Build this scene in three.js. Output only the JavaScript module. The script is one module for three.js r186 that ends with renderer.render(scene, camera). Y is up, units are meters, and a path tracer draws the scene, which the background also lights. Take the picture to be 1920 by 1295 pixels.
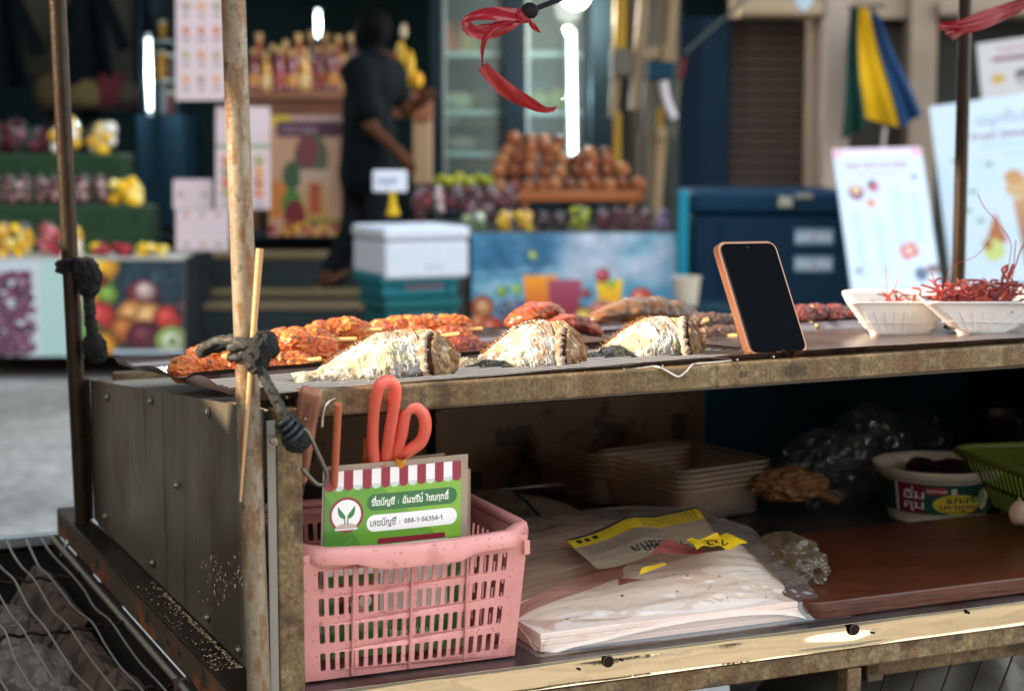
import * as THREE from 'three';
import { RoundedBoxGeometry } from 'three/addons/geometries/RoundedBoxGeometry.js';
import { mergeGeometries, mergeVertices } from 'three/addons/utils/BufferGeometryUtils.js';
import { MarchingCubes } from 'three/addons/objects/MarchingCubes.js';
import { ImprovedNoise } from 'three/addons/math/ImprovedNoise.js';

// ------------------------------------------------------------------ camera, sky, sun, exposure
const scene = new THREE.Scene();
const EYE = 1.25, PITCH = Math.atan(397.5 / 3400);
const camera = new THREE.PerspectiveCamera(2 * Math.atan(647.5 / 3400) * 180 / Math.PI, 1024 / 690, 0.05, 400);
camera.filmGauge = 36;
camera.position.set(0, EYE, 0);
camera.rotation.set(-PITCH, 0, 0);
camera.focus = 2.1;
camera.userData.fStop = 4.8;
const renderer = new THREE.WebGLRenderer({ antialias: true });
renderer.toneMapping = THREE.LinearToneMapping;
renderer.toneMappingExposure = 4.1;
renderer.shadowMap.enabled = true;
{ // clear late-afternoon sky: pale and warm low down, teal blue overhead
  const W = 256, H = 128, d = new Float32Array(W * H * 4);
  for (let j = 0; j < H; j++) for (let i = 0; i < W; i++) {
    const el = ((j + 0.5) / H - 0.5) * 180, t = Math.max(0, Math.min(1, el / 70)), k = (j * W + i) * 4;
    const up = el > 0 ? 1 : Math.max(0, 1 + el / 6), m = Math.pow(t, 0.6);
    const lo = [0.87, 0.79, 0.7], hi = [0.42, 0.56, 0.7], gr = [0.15, 0.15, 0.14];
    for (let c = 0; c < 3; c++) d[k + c] = (lo[c] + (hi[c] - lo[c]) * m) * up + gr[c] * (1 - up);
    d[k + 3] = 1;
  }
  const t = new THREE.DataTexture(d, W, H, THREE.RGBAFormat, THREE.FloatType);
  t.mapping = THREE.EquirectangularReflectionMapping; t.magFilter = THREE.LinearFilter; t.needsUpdate = true;
  scene.background = t; scene.environment = t;
}
const SUN = new THREE.Vector3(-0.882, 0.407, 0.236).normalize();
const sun = new THREE.DirectionalLight(new THREE.Color(1, 0.83, 0.62), 4.3);
sun.position.copy(SUN).multiplyScalar(30).add(new THREE.Vector3(0, 1, -3));
sun.target.position.set(0, 1, -3);
sun.castShadow = true; sun.shadow.mapSize.set(2048, 2048); sun.shadow.radius = 1.5;
Object.assign(sun.shadow.camera, { left: -12, right: 12, top: 12, bottom: -12, near: 1, far: 80 });
scene.add(sun, sun.target);

// ------------------------------------------------------------------ helpers
const V3 = (x, y, z) => new THREE.Vector3(x, y, z);
let seed_ = 7;
const seed = (n) => { seed_ = n | 0; };
const R = (a = 0, b = 1) => { seed_ = (seed_ + 0x6d2b79f5) | 0; let t = Math.imul(seed_ ^ (seed_ >>> 15), 1 | seed_); t = (t + Math.imul(t ^ (t >>> 7), 61 | t)) ^ t; return a + (b - a) * (((t ^ (t >>> 14)) >>> 0) / 4294967296); };
const pn = new ImprovedNoise(), N3 = (x, y, z) => pn.noise(x + 31.7, y + 17.3, z + 5.1);
const fbm3 = (x, y, z, o = 4) => { let s = 0, a = 0.5; for (let i = 0; i < o; i++) { s += a * N3(x, y, z); x *= 2.03; y *= 2.03; z *= 2.03; a *= 0.5; } return s; };
const ridge3 = (x, y, z, o = 4) => { let s = 0, a = 0.5; for (let i = 0; i < o; i++) { s += a * (1 - 2 * Math.abs(N3(x, y, z))); x *= 2.1; y *= 2.1; z *= 2.1; a *= 0.5; } return s; };
const clamp = (x, a = 0, b = 1) => Math.max(a, Math.min(b, x)), mix = (a, b, t) => a + (b - a) * t, sst = (a, b, x) => { const t = clamp((x - a) / (b - a)); return t * t * (3 - 2 * t); };
const mix3 = (a, b, t) => [mix(a[0], b[0], t), mix(a[1], b[1], t), mix(a[2], b[2], t)];

// the street frame: a point seen at photograph position (px, py), at world depth z
function at(px, py, z) {
  const dx = (px - 960) / 3400, dy = -(py - 647.5) / 3400, c = Math.cos(PITCH), s = Math.sin(PITCH);
  const ry = dy * c - s, rz = -dy * s - c, t = z / rz;
  return V3(dx * t, EYE + ry * t, z);
}
// the cart frame: u along its front, v up, w towards its back; local axes are (u, v, -w)
const YAW = 24 * Math.PI / 180, CU = V3(Math.cos(YAW), 0, -Math.sin(YAW)), CW = V3(-Math.sin(YAW), 0, -Math.cos(YAW)), CO = V3(-0.2466, 0, -1.8358);
const onCart = (u, v, w) => V3(0, 0, 0).copy(CO).addScaledVector(CU, u).addScaledVector(CW, w).setY(v);
const EYEP = V3(0, EYE, 0);
const ray = (px, py) => at(px, py, -1).sub(EYEP);
function pw(px, py, w) { const r = ray(px, py), t = (CO.clone().sub(EYEP).dot(CW) + w) / r.dot(CW), q = EYEP.clone().addScaledVector(r, t).sub(CO); return V3(q.dot(CU), q.y, -w); }
function pv(px, py, v) { const r = ray(px, py), t = (v - EYE) / r.y, q = EYEP.clone().addScaledVector(r, t).sub(CO); return V3(q.dot(CU), v, -q.dot(CW)); }
function pu(px, py, u) { const r = ray(px, py), t = (CO.clone().sub(EYEP).dot(CU) + u) / r.dot(CU), q = EYEP.clone().addScaledVector(r, t).sub(CO); return V3(u, q.y, -q.dot(CW)); }

const names = new Map(), BASE = new WeakMap();
const numbered = (n) => { const k = names.get(n) ?? 0; names.set(n, k + 1); return k ? n + '_' + String(k).padStart(3, '0') : n; };
function tag(o, label, category, group, kind) { o.userData.label = label; if (category) o.userData.category = category; if (group) o.userData.group = group; if (kind) o.userData.kind = kind; return o; }
// a thing standing in the street (world coordinates) or on the cart (cart coordinates)
function thing(name, label, category, base, group, yaw = 0) {
  const o = new THREE.Group(); o.name = numbered(name); o.position.copy(base); o.rotation.y = yaw; scene.add(o); BASE.set(o, base.clone());
  return tag(o, label, category, group);
}
function cthing(name, label, category, base, group) {
  const o = new THREE.Group(); o.name = numbered(name); o.position.copy(onCart(base.x, base.y, -base.z)); o.rotation.y = YAW; scene.add(o); BASE.set(o, base.clone());
  return tag(o, label, category, group);
}
function add(parent, name, geo, m, label) {
  const o = new THREE.Mesh(geo, m); o.name = name; o.castShadow = o.receiveShadow = true;
  const b = BASE.get(parent); if (b) o.position.copy(b).negate();
  parent.add(o); if (label) o.userData.label = label;
  return o;
}
// a sub-part: geometry in the same coordinates as its part
const sub = (part, name, geo, m, label) => { const o = new THREE.Mesh(geo, m); o.name = name; o.castShadow = o.receiveShadow = true; part.add(o); if (label) o.userData.label = label; return o; };
const stuff = (o) => { o.userData.kind = 'stuff'; return o; };
function struct(name, geo, m) { const o = new THREE.Mesh(geo, m); o.name = numbered(name); o.userData.kind = 'structure'; o.receiveShadow = o.castShadow = true; scene.add(o); return o; }
function copy(o, label, pos, rot) { const c = o.clone(); c.name = numbered(o.name.replace(/_\d+$/, '')); if (label) c.userData.label = label; if (pos) c.position.copy(pos); if (rot) c.rotation.set(...rot); scene.add(c); return c; }

function uvm(g) { // uv in metres from the dominant axis
  g = g.index ? g.toNonIndexed() : g; const p = g.attributes.position, n = g.attributes.normal, uv = new Float32Array(p.count * 2);
  for (let i = 0; i < p.count; i++) {
    const ax = Math.abs(n.getX(i)), ay = Math.abs(n.getY(i)), az = Math.abs(n.getZ(i)), x = p.getX(i), y = p.getY(i), z = p.getZ(i);
    const [a, b] = ax > ay && ax > az ? [z, y] : ay > az ? [x, z] : [x, y];
    uv[i * 2] = a; uv[i * 2 + 1] = b;
  }
  g.setAttribute('uv', new THREE.BufferAttribute(uv, 2)); return g;
}
const G = (...gs) => mergeGeometries(gs.flat().map((g) => { g = g.index ? g.toNonIndexed() : g; for (const k of Object.keys(g.attributes)) if (!['position', 'normal', 'uv'].includes(k)) g.deleteAttribute(k); return g; }));
const bx = (x0, x1, y0, y1, z0, z1, r = 0.002) => { const a = Math.abs(x1 - x0), b = Math.abs(y1 - y0), c = Math.abs(z1 - z0), k = Math.min(r, a * 0.45, b * 0.45, c * 0.45); return uvm(new RoundedBoxGeometry(a, b, c, 1, k).translate((x0 + x1) / 2, (y0 + y1) / 2, (z0 + z1) / 2)); };
const sphere = (x, y, z, r, a = 14, b = 10) => new THREE.SphereGeometry(r, a, b).translate(x, y, z);
function tube(pts, r, seg = 40, rad = 10, closed = false) { return new THREE.TubeGeometry(new THREE.CatmullRomCurve3(pts, closed, 'centripetal'), seg, r, rad, closed); }
function rod(a, b, r0, r1 = r0, seg = 14) { const d = b.clone().sub(a), l = d.length(), g = new THREE.CylinderGeometry(r1, r0, l, seg, 1).translate(0, l / 2, 0); g.applyQuaternion(new THREE.Quaternion().setFromUnitVectors(V3(0, 1, 0), d.normalize())); return g.translate(a.x, a.y, a.z); }
// a bent sheet through four corners (bottom left, bottom right, top right, top left) with thickness
function sheet(a, b, c, d, nx, ny, bulge, th = 0) {
  const pos = [], uv = [], idx = [], nrm = b.clone().sub(a).cross(d.clone().sub(a)).normalize();
  const side = (off, flip) => { const s = pos.length / 3;
    for (let j = 0; j <= ny; j++) for (let i = 0; i <= nx; i++) { const x = i / nx, y = j / ny, p = a.clone().lerp(b, x).lerp(d.clone().lerp(c, x), y); const k = (bulge ? bulge(x, y) : 0) + off; p.addScaledVector(nrm, k); pos.push(p.x, p.y, p.z); uv.push(x, y); }
    for (let j = 0; j < ny; j++) for (let i = 0; i < nx; i++) { const q = s + j * (nx + 1) + i, r = q + nx + 1; flip ? idx.push(q, r, q + 1, q + 1, r, r + 1) : idx.push(q, q + 1, r, q + 1, r + 1, r); } };
  side(0, false); if (th) side(-th, true);
  const g = new THREE.BufferGeometry(); g.setAttribute('position', new THREE.Float32BufferAttribute(pos, 3)); g.setAttribute('uv', new THREE.Float32BufferAttribute(uv, 2)); g.setIndex(idx);
  if (th) { const n1 = nx + 1, m = (nx + 1) * (ny + 1), e = []; const q = (p, s) => { e.push(p, p + m, s, s, p + m, s + m); };
    for (let i = 0; i < nx; i++) { q(i + 1, i); q(ny * n1 + i, ny * n1 + i + 1); } for (let j = 0; j < ny; j++) { q(j * n1, (j + 1) * n1); q((j + 1) * n1 + nx, j * n1 + nx); }
    g.setIndex([...idx, ...e]); }
  g.computeVertexNormals(); return g;
}
function warp(g, fn) { const p = g.attributes.position, v = V3(0, 0, 0); for (let i = 0; i < p.count; i++) { v.fromBufferAttribute(p, i); fn(v, i); p.setXYZ(i, v.x, v.y, v.z); } g.computeVertexNormals(); return g; }
function paint(g, fn) { const p = g.attributes.position, n = g.attributes.normal, c = new Float32Array(p.count * 3), v = V3(0, 0, 0), m = V3(0, 0, 0); for (let i = 0; i < p.count; i++) { v.fromBufferAttribute(p, i); if (n) m.fromBufferAttribute(n, i); const k = fn(v, m, i); c[i * 3] = k[0]; c[i * 3 + 1] = k[1]; c[i * 3 + 2] = k[2]; } g.setAttribute('color', new THREE.BufferAttribute(c, 3)); return g; }
const ball = (d) => { const g = new THREE.IcosahedronGeometry(1, d); g.deleteAttribute('uv'); g.deleteAttribute('normal'); const m = mergeVertices(g, 1e-5), q = m.attributes.position, uv = new Float32Array(q.count * 2); for (let i = 0; i < q.count; i++) { uv[i * 2] = Math.atan2(q.getZ(i), q.getX(i)) / 6.283; uv[i * 2 + 1] = q.getY(i) * .5; } m.setAttribute('uv', new THREE.BufferAttribute(uv, 2)); m.computeVertexNormals(); return m; };
function lump(d, sx, sy, sz, amp, fr, off, ridged) { return warp(ball(d), (v) => { const k = ridged ? ridge3(v.x * fr + off, v.y * fr, v.z * fr, 4) : fbm3(v.x * fr + off, v.y * fr, v.z * fr, 4); v.multiplyScalar(1 + amp * k).multiply(V3(sx, sy, sz)); }); }

const NTH = ['first', 'second', 'third', 'fourth', 'fifth', 'sixth', 'seventh', 'eighth', 'ninth', 'tenth', 'eleventh', 'twelfth', 'thirteenth', 'fourteenth', 'fifteenth', 'sixteenth'];
// textures
const HT = new Float32Array(65536); seed(99); for (let i = 0; i < 65536; i++) HT[i] = R();
const lat = (x, y, p) => HT[((((x % p) + p) % p) * 73 + (((y % p) + p) % p) * 197 + p * 31) & 65535];
function vn(x, y, p) { const i = Math.floor(x), j = Math.floor(y), a = x - i, b = y - j, s = a * a * (3 - 2 * a), t = b * b * (3 - 2 * b); return mix(mix(lat(i, j, p), lat(i + 1, j, p), s), mix(lat(i, j + 1, p), lat(i + 1, j + 1, p), s), t); }
// periodic noise over the unit square: f cells across
const tn = (x, y, f, o = 4, sx = 1) => { let s = 0, a = 0.5, k = 0; for (let i = 0; i < o; i++) { s += a * vn(x * f * sx, y * f, i ? f * 64 : f * 64); k += a; f *= 2; a *= 0.5; } return s / k; };
function tex(size, metres, fn, srgb = true) {
  const d = new Uint8Array(size * size * 4);
  for (let j = 0; j < size; j++) for (let i = 0; i < size; i++) { const c = fn(i / size, j / size), k = (j * size + i) * 4; for (let q = 0; q < 3; q++) d[k + q] = clamp(Array.isArray(c) ? c[q] : c) * 255; d[k + 3] = 255; }
  const t = new THREE.DataTexture(d, size, size); t.wrapS = t.wrapT = THREE.MirroredRepeatWrapping; t.magFilter = THREE.LinearFilter; t.minFilter = THREE.LinearMipmapLinearFilter; t.generateMipmaps = true;
  if (srgb) t.colorSpace = THREE.SRGBColorSpace; t.repeat.set(1 / metres, 1 / metres); t.needsUpdate = true; return t;
}
function print(w, h, draw) { const c = document.createElement('canvas'); c.width = w; c.height = h; const x = c.getContext('2d'); draw(x, w, h); const t = new THREE.CanvasTexture(c); t.colorSpace = THREE.SRGBColorSpace; t.anisotropy = 8; return t; }
const MC = new Map(), M = (color, roughness = 0.6, more) => { if (more) return new THREE.MeshStandardMaterial({ color, roughness, side: THREE.DoubleSide, ...more }); const k = (color.isColor ? color.getHex() : color) + '_' + roughness; if (!MC.has(k)) MC.set(k, new THREE.MeshPhysicalMaterial({ color, roughness, specularIntensity: .3, side: THREE.DoubleSide })); return MC.get(k); };
const P = (color, roughness, more = {}) => new THREE.MeshPhysicalMaterial({ color, roughness, side: THREE.DoubleSide, ...more });
const film = (color, roughness = 0.1, more = {}) => P(color, roughness, { transmission: 0.95, thickness: 0, ior: 1.45, ...more });

// Thai lettering as strokes on a body 10 units high (top 0, foot 10)
const TH = {
  'ช': [8.6, 'M.4 1.6 L1.2 .4 L2.6 .4 L2.4 10 L7.2 10 L7.2 3.4 L5.2 2.4 M7.2 3.4 L8.6 -.4'], 'อ': [8.6, 'M1 3.2 Q1.2 0 4.2 0 Q7.4 0 7.4 3.6 L7.4 10 L1.2 10 L1.2 5.6 L3.6 5.6'], 'บ': [8.8, 'M0 .4 L1.8 .4 L1.8 10 L7.4 10 L7.4 0'],
  'ญ': [12, 'M1.2 10 L1.2 4.4 L2.8 3.2 L1.2 2.2 Q1.6 0 4.2 0 Q6.6 0 6.6 3 L6.6 10 L11 10 L11 0 M6 13.4 Q7 11.4 8.2 13.4 L11 13.4 L11 12'], 'น': [9.4, 'M0 .4 L1.8 .4 L1.8 9.8 Q4.4 9.8 7 7 L7 0 M7 7 Q9 7.4 8.8 9.4 Q7.4 10.4 6.4 8.6'],
  'ร': [6.6, 'M1.4 9.8 L5 9.8 L5 6.4 Q5 4.4 1.2 3.8 Q1 .6 5.6 .4'], 'ย': [8.6, 'M2.6 .4 L.8 .4 L1 3 L2.8 4.6 L1.2 6.2 L1.2 10 L7.2 10 L7.2 0'], 'ไ': [5, 'M3.4 10 L3.4 -1.6 Q3.6 -4.6 1 -4.2 Q-.4 -3 1.6 -2.4'],
  'ฤ': [8.4, 'M1.2 10 L1.2 4.4 L2.8 3.2 L1.2 2.2 Q1.6 0 4.2 0 Q7 0 7 3 L7 14'], 'ท': [8.8, 'M0 .4 L1.8 .4 L1.8 10 M1.8 5 Q3 0 5.4 0 Q7.2 0 7.2 3 L7.2 10'], 'ธ': [8, 'M7 .6 Q1.2 -.6 1.2 2.6 Q1.4 4.4 6.8 4.2 L6.8 10 L1.4 10 L1.4 6.6'],
  'เ': [4, 'M1.4 0 L1.4 9.8 L3.4 9.8'], 'ล': [8.2, 'M1.2 10 L1.2 6.8 Q1.4 4.6 3.8 4.8 Q6.8 5 6.8 7 M6.8 10 L6.8 3.4 Q6.6 0 3.6 0 Q1.8 0 1.2 1.6'], 'ข': [8.4, 'M.6 2 L1.2 .4 L2.8 .6 L3.4 2.6 L2.2 4 L2.2 10 L7.2 10 L7.2 0'],
  'ม': [8.8, 'M0 .4 L1.8 .4 L1.8 8.4 Q.2 8.6 .6 10 Q2 10.4 1.8 8.4 L7.2 10 L7.2 0'], 'ค': [8.4, 'M1.2 10 L1.2 3.4 Q1.4 0 4.2 0 Q7.2 0 7.2 3.4 L7.2 10 M1.2 6.4 Q4 7.4 3.8 4.2'], 'ต': [8.4, 'M1.2 10 L1.2 3 L2.8 .4 L4.2 2 L5.6 .4 L7.2 3 L7.2 10 M1.2 6.4 Q4 7.4 3.8 4.6'],
  'ห': [8.8, 'M0 .4 L1.8 .4 L1.8 10 M1.8 6 L5.2 2.8 Q6.4 0 7.4 1.4 L5.4 3.6 Q7.2 4 7.2 6 L7.2 10'], 'ส': [8.4, 'M1.2 10 L1.2 6.8 Q1.4 4.6 3.8 4.8 L6.8 7 M6.8 10 L6.8 3.4 Q6.6 0 3.6 0 Q1.8 0 1.2 1.6 M6 2 L8.4 -.6'], 'า': [6, 'M.6 1.8 Q1.4 0 3 0 Q4.6 .2 4.6 3 L4.6 10'],
  'ด': [8.4, 'M1.2 10 L1.2 3.4 Q1.4 0 4.2 0 Q7.2 0 7.2 3.4 L7.2 10 M1.2 8.4 L4 5'], 'ง': [7, 'M3.4 .4 L5.4 .4 L5.4 10 L1 7'], 'ก': [8.4, 'M1.2 10 L1.2 4.4 L2.8 3.2 L1.2 2.2 Q1.6 0 4.2 0 Q7 0 7 3 L7 10'], 'แ': [7, 'M1.4 0 L1.4 9.8 L3 9.8 M4.6 0 L4.6 9.8 L6.2 9.8'], 'จ': [7.6, 'M1 5 L3 4.6 L3 9.8 L6.4 9.8 L6.4 3 Q6 0 3.4 0 Q1.6 0 1 1.6'],
  ' ': [4.4, ''], ':': [5, 'M2 3 L2 3.4 M2 8 L2 8.4'], '\u0e37': [0, 'M-8 -2 Q-4.6 -5.4 -1.4 -2 Z M-3.4 -3 L-3.4 -5.4 M-1.4 -2 L-1.4 -5.4'], '\u0e35': [0, 'M-8 -2 Q-4.6 -5.4 -1.4 -2 Z M-1.4 -2 L-1.4 -5.4'], '\u0e34': [0, 'M-8 -2 Q-4.6 -5.4 -1.4 -2 Z'],
  '\u0e48': [0, 'M-1.6 -6.6 L-1.6 -9'], '\u0e31': [0, 'M-6.4 -4.8 Q-6 -2 -3.6 -2.4 L-.8 -5'], '\u0e49': [0, 'M-5.4 -8.4 Q-4 -9.4 -4 -7.2 L-1.6 -9'], '\u0e4c': [0, 'M-4 -6.6 Q-5.4 -5 -4 -4.6 Q-2.4 -5.6 -4 -6.6 L-1.6 -8.6'], '\u0e38': [0, 'M-3 12 L-1.4 12 L-1.4 14.6'], '\u0e39': [0, 'M-5 12 L-4 12 L-4 14.6 L-1.4 14.6 L-1.4 12'],
};
const DG = (x, s, h) => { x.font = 'bold ' + h * 1.36 + 'px sans-serif'; return x.measureText(s).width; };
function thai(x, text, px, py, h, color, lw = 1.5) { // py = foot line, h = body height
  const k = h / 10; let cx = px; x.save(); x.strokeStyle = x.fillStyle = color; x.lineCap = 'round'; x.lineJoin = 'round';
  for (const ch of text) { const g = TH[ch];
    if (!g) { x.font = 'bold ' + h * 1.36 + 'px sans-serif'; x.fillText(ch, cx, py); cx += x.measureText(ch).width; continue; }
    if (g[1]) { x.save(); x.translate(cx, py - h); x.scale(k, k); x.lineWidth = lw; x.stroke(new Path2D(g[1])); x.restore(); }
    cx += g[0] * k + (g[0] ? 1.2 * k : 0); }
  x.restore(); return cx - px;
}

// ------------------------------------------------------------------ the setting
const asphaltT = tex(512, 3, (x, y) => { const a = tn(x, y, 5, 5), g = tn(x, y, 90, 2); const v = 0.54 + (a - 0.5) * 0.24 + (g - 0.5) * 0.2; return [v, v * 0.965, v * 0.92]; });
struct('ground', uvm(new THREE.PlaneGeometry(300, 300).rotateX(-Math.PI / 2)), M(0xffffff, 0.92, { map: asphaltT }));
const plasterT = tex(256, 2, (x, y) => { const v = 0.86 + (tn(x, y, 6, 5) - 0.5) * 0.2; return [v, v * 0.97, v * 0.93]; });
const floorM = M(0x5a5a58, 0.7, { map: plasterT }), darkM = M(0x16384a, 0.75), navyM = M(0x0c2233, 0.7);
const ZF = -10.6; // shop front line
struct('pavement', bx(-30, 30, 0.001, 0.13, -40, -9.75, 0.02), M(0x6a675f, 0.85, { map: asphaltT }));
// steps up into the shop: dark risers, grazing sun put into the tan tread colour
{
  const y = (py, z) => at(960, py, z).y;
  const tiles = [[-9.9, 655, 571], [-10.15, 571, 545], [-10.35, 545, 476]];
  const treadM = M(0x8d7b5c, 0.8, { map: plasterT }), riserM = M(0x24343a, 0.7, { map: plasterT });
  const st = thing('shop_steps', 'dark shop steps with grazing sun painted into the tan edges left of the stacked crates', 'steps', V3(-1.4, 0.13, -10));
  let yb = 0.131;
  for (const [z, , pt] of tiles) { const x0 = at(300, 560, z).x, x1 = at(700, 560, z).x, t = y(pt, z); add(st, 'riser', bx(x0, x1, yb, t - 0.03, z - 0.5, z, 0.004), riserM); add(st, 'tread', bx(x0, x1, t - 0.03, t, z - 0.5, z + 0.012, 0.006), treadM); yb = t + 0.003; }
}
// the shop building: raised floor, dark interior, columns, lintel, shutter
const shop = thing('shop_building', 'dark open shop front with beige columns across the street', 'building', V3(0, 0.13, ZF));
{
  const beige = M(0xb3a394, 0.85, { map: plasterT }), top = 6;
  const X = (px, z = ZF) => at(px, 300, z).x, Y = (py, z = ZF) => at(960, py, z).y;
  add(shop, 'interior_floor', bx(-7, 1.15, 0.13, Y(476, -10.8), -15, -10.86, 0.004), floorM);
  add(shop, 'back_wall', bx(-7, 7, 0.131, top, -15.2, -15.0), M(0x3a6672, 0.8, { map: plasterT }));  // teal of the deep shadows is put into the wall colour
  add(shop, 'side_wall', bx(-7.2, -7.0, 0.131, top, -15, ZF), darkM); add(shop, 'side_wall', bx(7.0, 7.2, 0.131, top, -15, ZF), darkM);
  add(shop, 'ceiling', bx(-7, 7, 3.4, 3.6, -15, ZF - 0.02), M(0x1c2a2e, 0.8));
  add(shop, 'upper_wall', bx(-7.2, 7.2, Y(-330), top, ZF - 0.3, ZF - 0.02, 0.01), beige);
  add(shop, 'upper_wall', bx(X(1370), X(2600), Y(34), Y(-330) - 0.004, ZF - 0.3, ZF - 0.06, 0.01), beige);
  add(shop, 'lintel', bx(X(1376), X(1536), Y(34), Y(5), ZF - 0.05, ZF + 0.18, 0.02), M(0xc9b394, 0.8, { map: plasterT }));
  add(shop, 'lintel', bx(X(1745), X(2300), Y(32), Y(2), ZF - 0.05, ZF + 0.12, 0.02), beige);
  for (const [a, b] of [[1514, 1556], [1700, 1752]]) add(shop, 'column', bx(X(a), X(b), 0.131, Y(34) + 2.2, ZF - 0.35, ZF + 0.02, 0.012), beige);
  add(shop, 'column', bx(X(1543, -10.4), X(1592, -10.4), 0.131, Y(-100), ZF + 0.03, ZF + 0.2, 0.012), M(0xbfb0a6, 0.85, { map: plasterT }));
  add(shop, 'dark_door', bx(X(1276), X(1371), 0.131, Y(30), ZF - 0.3, ZF - 0.12, 0.004), navyM);
  add(shop, 'jamb', bx(X(1255), X(1276), 0.131, Y(-300), ZF - 0.3, ZF - 0.08, 0.004), M(0x3c4340, 0.8));
  add(shop, 'wall', bx(X(1590), X(1702), 0.131, Y(34), ZF - 0.34, ZF - 0.2), M(0x4a4844, 0.85, { map: plasterT }));
  add(shop, 'wall', bx(X(1752), X(2600), 0.131, Y(34), ZF - 0.34, ZF - 0.2), M(0x3c4440, 0.85, { map: plasterT }));
  add(shop, 'wall', bx(X(1110), X(1150), 0.131, Y(-300), ZF - 0.3, ZF - 0.15), M(0x16262c, 0.8));
  add(shop, 'wall', bx(X(1135), X(1268), 0.131, Y(-300), ZF - 0.4, ZF - 0.3), M(0x40403a, 0.8, { map: plasterT }));
  add(shop, 'awning', bx(-7, 1.2, 2.42, 2.46, ZF + 0.02, -9.75, 0.01), M(0x3a5a60, 0.85));  // unseen awning added to cut sky light on the shop interior
  for (const [a, b, y0, y1, c] of [[20, 150, -80, 146, 0x6a6a60], [186, 250, -80, 190, 0x5f6260], [150, 184, -80, 330, 0x22343a]]) add(shop, 'wall_panel', bx(X(a, -13), X(b, -13), at(0, y1, -13).y, at(0, y0, -13).y, -13.1, -13, .004), M(c, .85, { map: plasterT }));
  const sh = M(0x42352a, 0.75, { map: plasterT }), slat = new RoundedBoxGeometry(X(1516) - X(1372), 0.058, 0.03, 1, 0.012);
  for (let i = 0, y = 0.6; y < Y(34) - 0.02; y += 0.06, i++) { const s = add(shop, 'shutter_slat', slat, sh); s.position.add(V3((X(1372) + X(1516)) / 2, y, ZF - 0.16)); }
}
// building added left of the view, slanted along the sun to shade the street
{
  const b = thing('added_building', 'tall pale building added unseen left of the shop to shade the street', 'building', V3(-7, 0, -20));
  const ex = (y0, y1, k) => new THREE.ExtrudeGeometry(new THREE.Shape([[-4.2 + k, 2.6 - k], [-16 - k, -.6 - k], [-16 - k, 40 + k], [-4.2 + k, 40 + k]].map((q) => new THREE.Vector2(...q))), { depth: y1 - y0, bevelEnabled: false }).rotateX(-Math.PI / 2).translate(0, y0, 0);
  add(b, 'wall', uvm(ex(.001, 9, 0)), M(0x9a8f80, 0.9, { map: plasterT })); add(b, 'roof', ex(9.003, 9.3, .2), M(0x6b4a3a, 0.8));
}
{ // shop houses added unseen behind the viewer: steel mirrors them, sky fill drops
  const walls = [0xb8a88e, 0x6d5a48, 0xc9bfae, 0x7a6a5a, 0x94826a];
  walls.forEach((c, k) => { const x0 = -13 + k * 5.4, h = [5.2, 4.2, 5.8, 4.6, 5][k], b = thing('added_shop_house', ['tan', 'brown', 'cream', 'umber', 'sand'][k] + ' shop house added unseen across the street behind the viewer', 'building', V3(x0 + 2.6, 0, 11)); add(b, 'wall', bx(x0, x0 + 5.3, .002, h, 9, 13), M(c, .9, { map: plasterT })); add(b, 'roof', bx(x0 - .05, x0 + 5.35, h + .002, h + .25, 8.7, 13.2, .02), M(0x5a4638, .8)); add(b, 'door', bx(x0 + .5, x0 + 2.9, .01, 2.5, 8.95, 8.998), M(0x141c20, .6)); add(b, 'door', bx(x0 + 3.4, x0 + 4.9, .01, 2.3, 8.95, 8.998), M(0x2a2018, .6)); for (const q of [.8, 3.3]) add(b, 'window', bx(x0 + q, x0 + q + 1.2, 2.9, 3.8, 8.96, 8.998), M(0x1c2a30, .2)); });
}
{ // stall added outside the view: crates and canopy edge shaped to shade the cart
  const n = thing('added_stall', 'cloth covered stall with canopy added unseen left of the food cart to shade it', 'stall', V3(-2.4, 0, -2.4));
  const cloth = M(0xa59f92, 0.9, { map: plasterT }), steel = M(0x777770, 0.4, { metalness: 0.8 });
  add(n, 'counter', bx(-3.1, -1.62, 0.002, 1.0, -3.7, -0.5, 0.02), cloth);
  [[-3.68, -3.0, 1.575], [-2.99, -2.3, 1.57], [-2.29, -1.6, 1.575], [-1.58, -1.0, 1.655], [-.99, -.5, 1.65]].forEach(([a, b, t], k) => add(n, 'crate', bx(-2.2, -1.7, 1.004, t, a, b, 0.02), M([0x8a6a4a, 0x4d6a66, 0x8a6a4a, 0x6d5a3a, 0x4d6a66][k], 0.8)));
  for (const [x, z] of [[-3.05, -3.65], [-1.66, -3.65], [-3.05, -0.95], [-1.66, -0.95]]) add(n, 'pole', rod(V3(x, 1.0, z), V3(x, 2.36, z), 0.014), steel);
  { const sh = new THREE.Shape([[-3.24, .2], [-1.05, 3.85], [-.9, 3.85], [-.9, .2]].map((q) => new THREE.Vector2(q[0], q[1]))); add(n, 'canopy', new THREE.ExtrudeGeometry(sh, { depth: .012, bevelEnabled: false }).rotateX(-Math.PI / 2).translate(0, 2.38, 0), M(0x7a8f96, 0.85)); }
}

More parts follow.
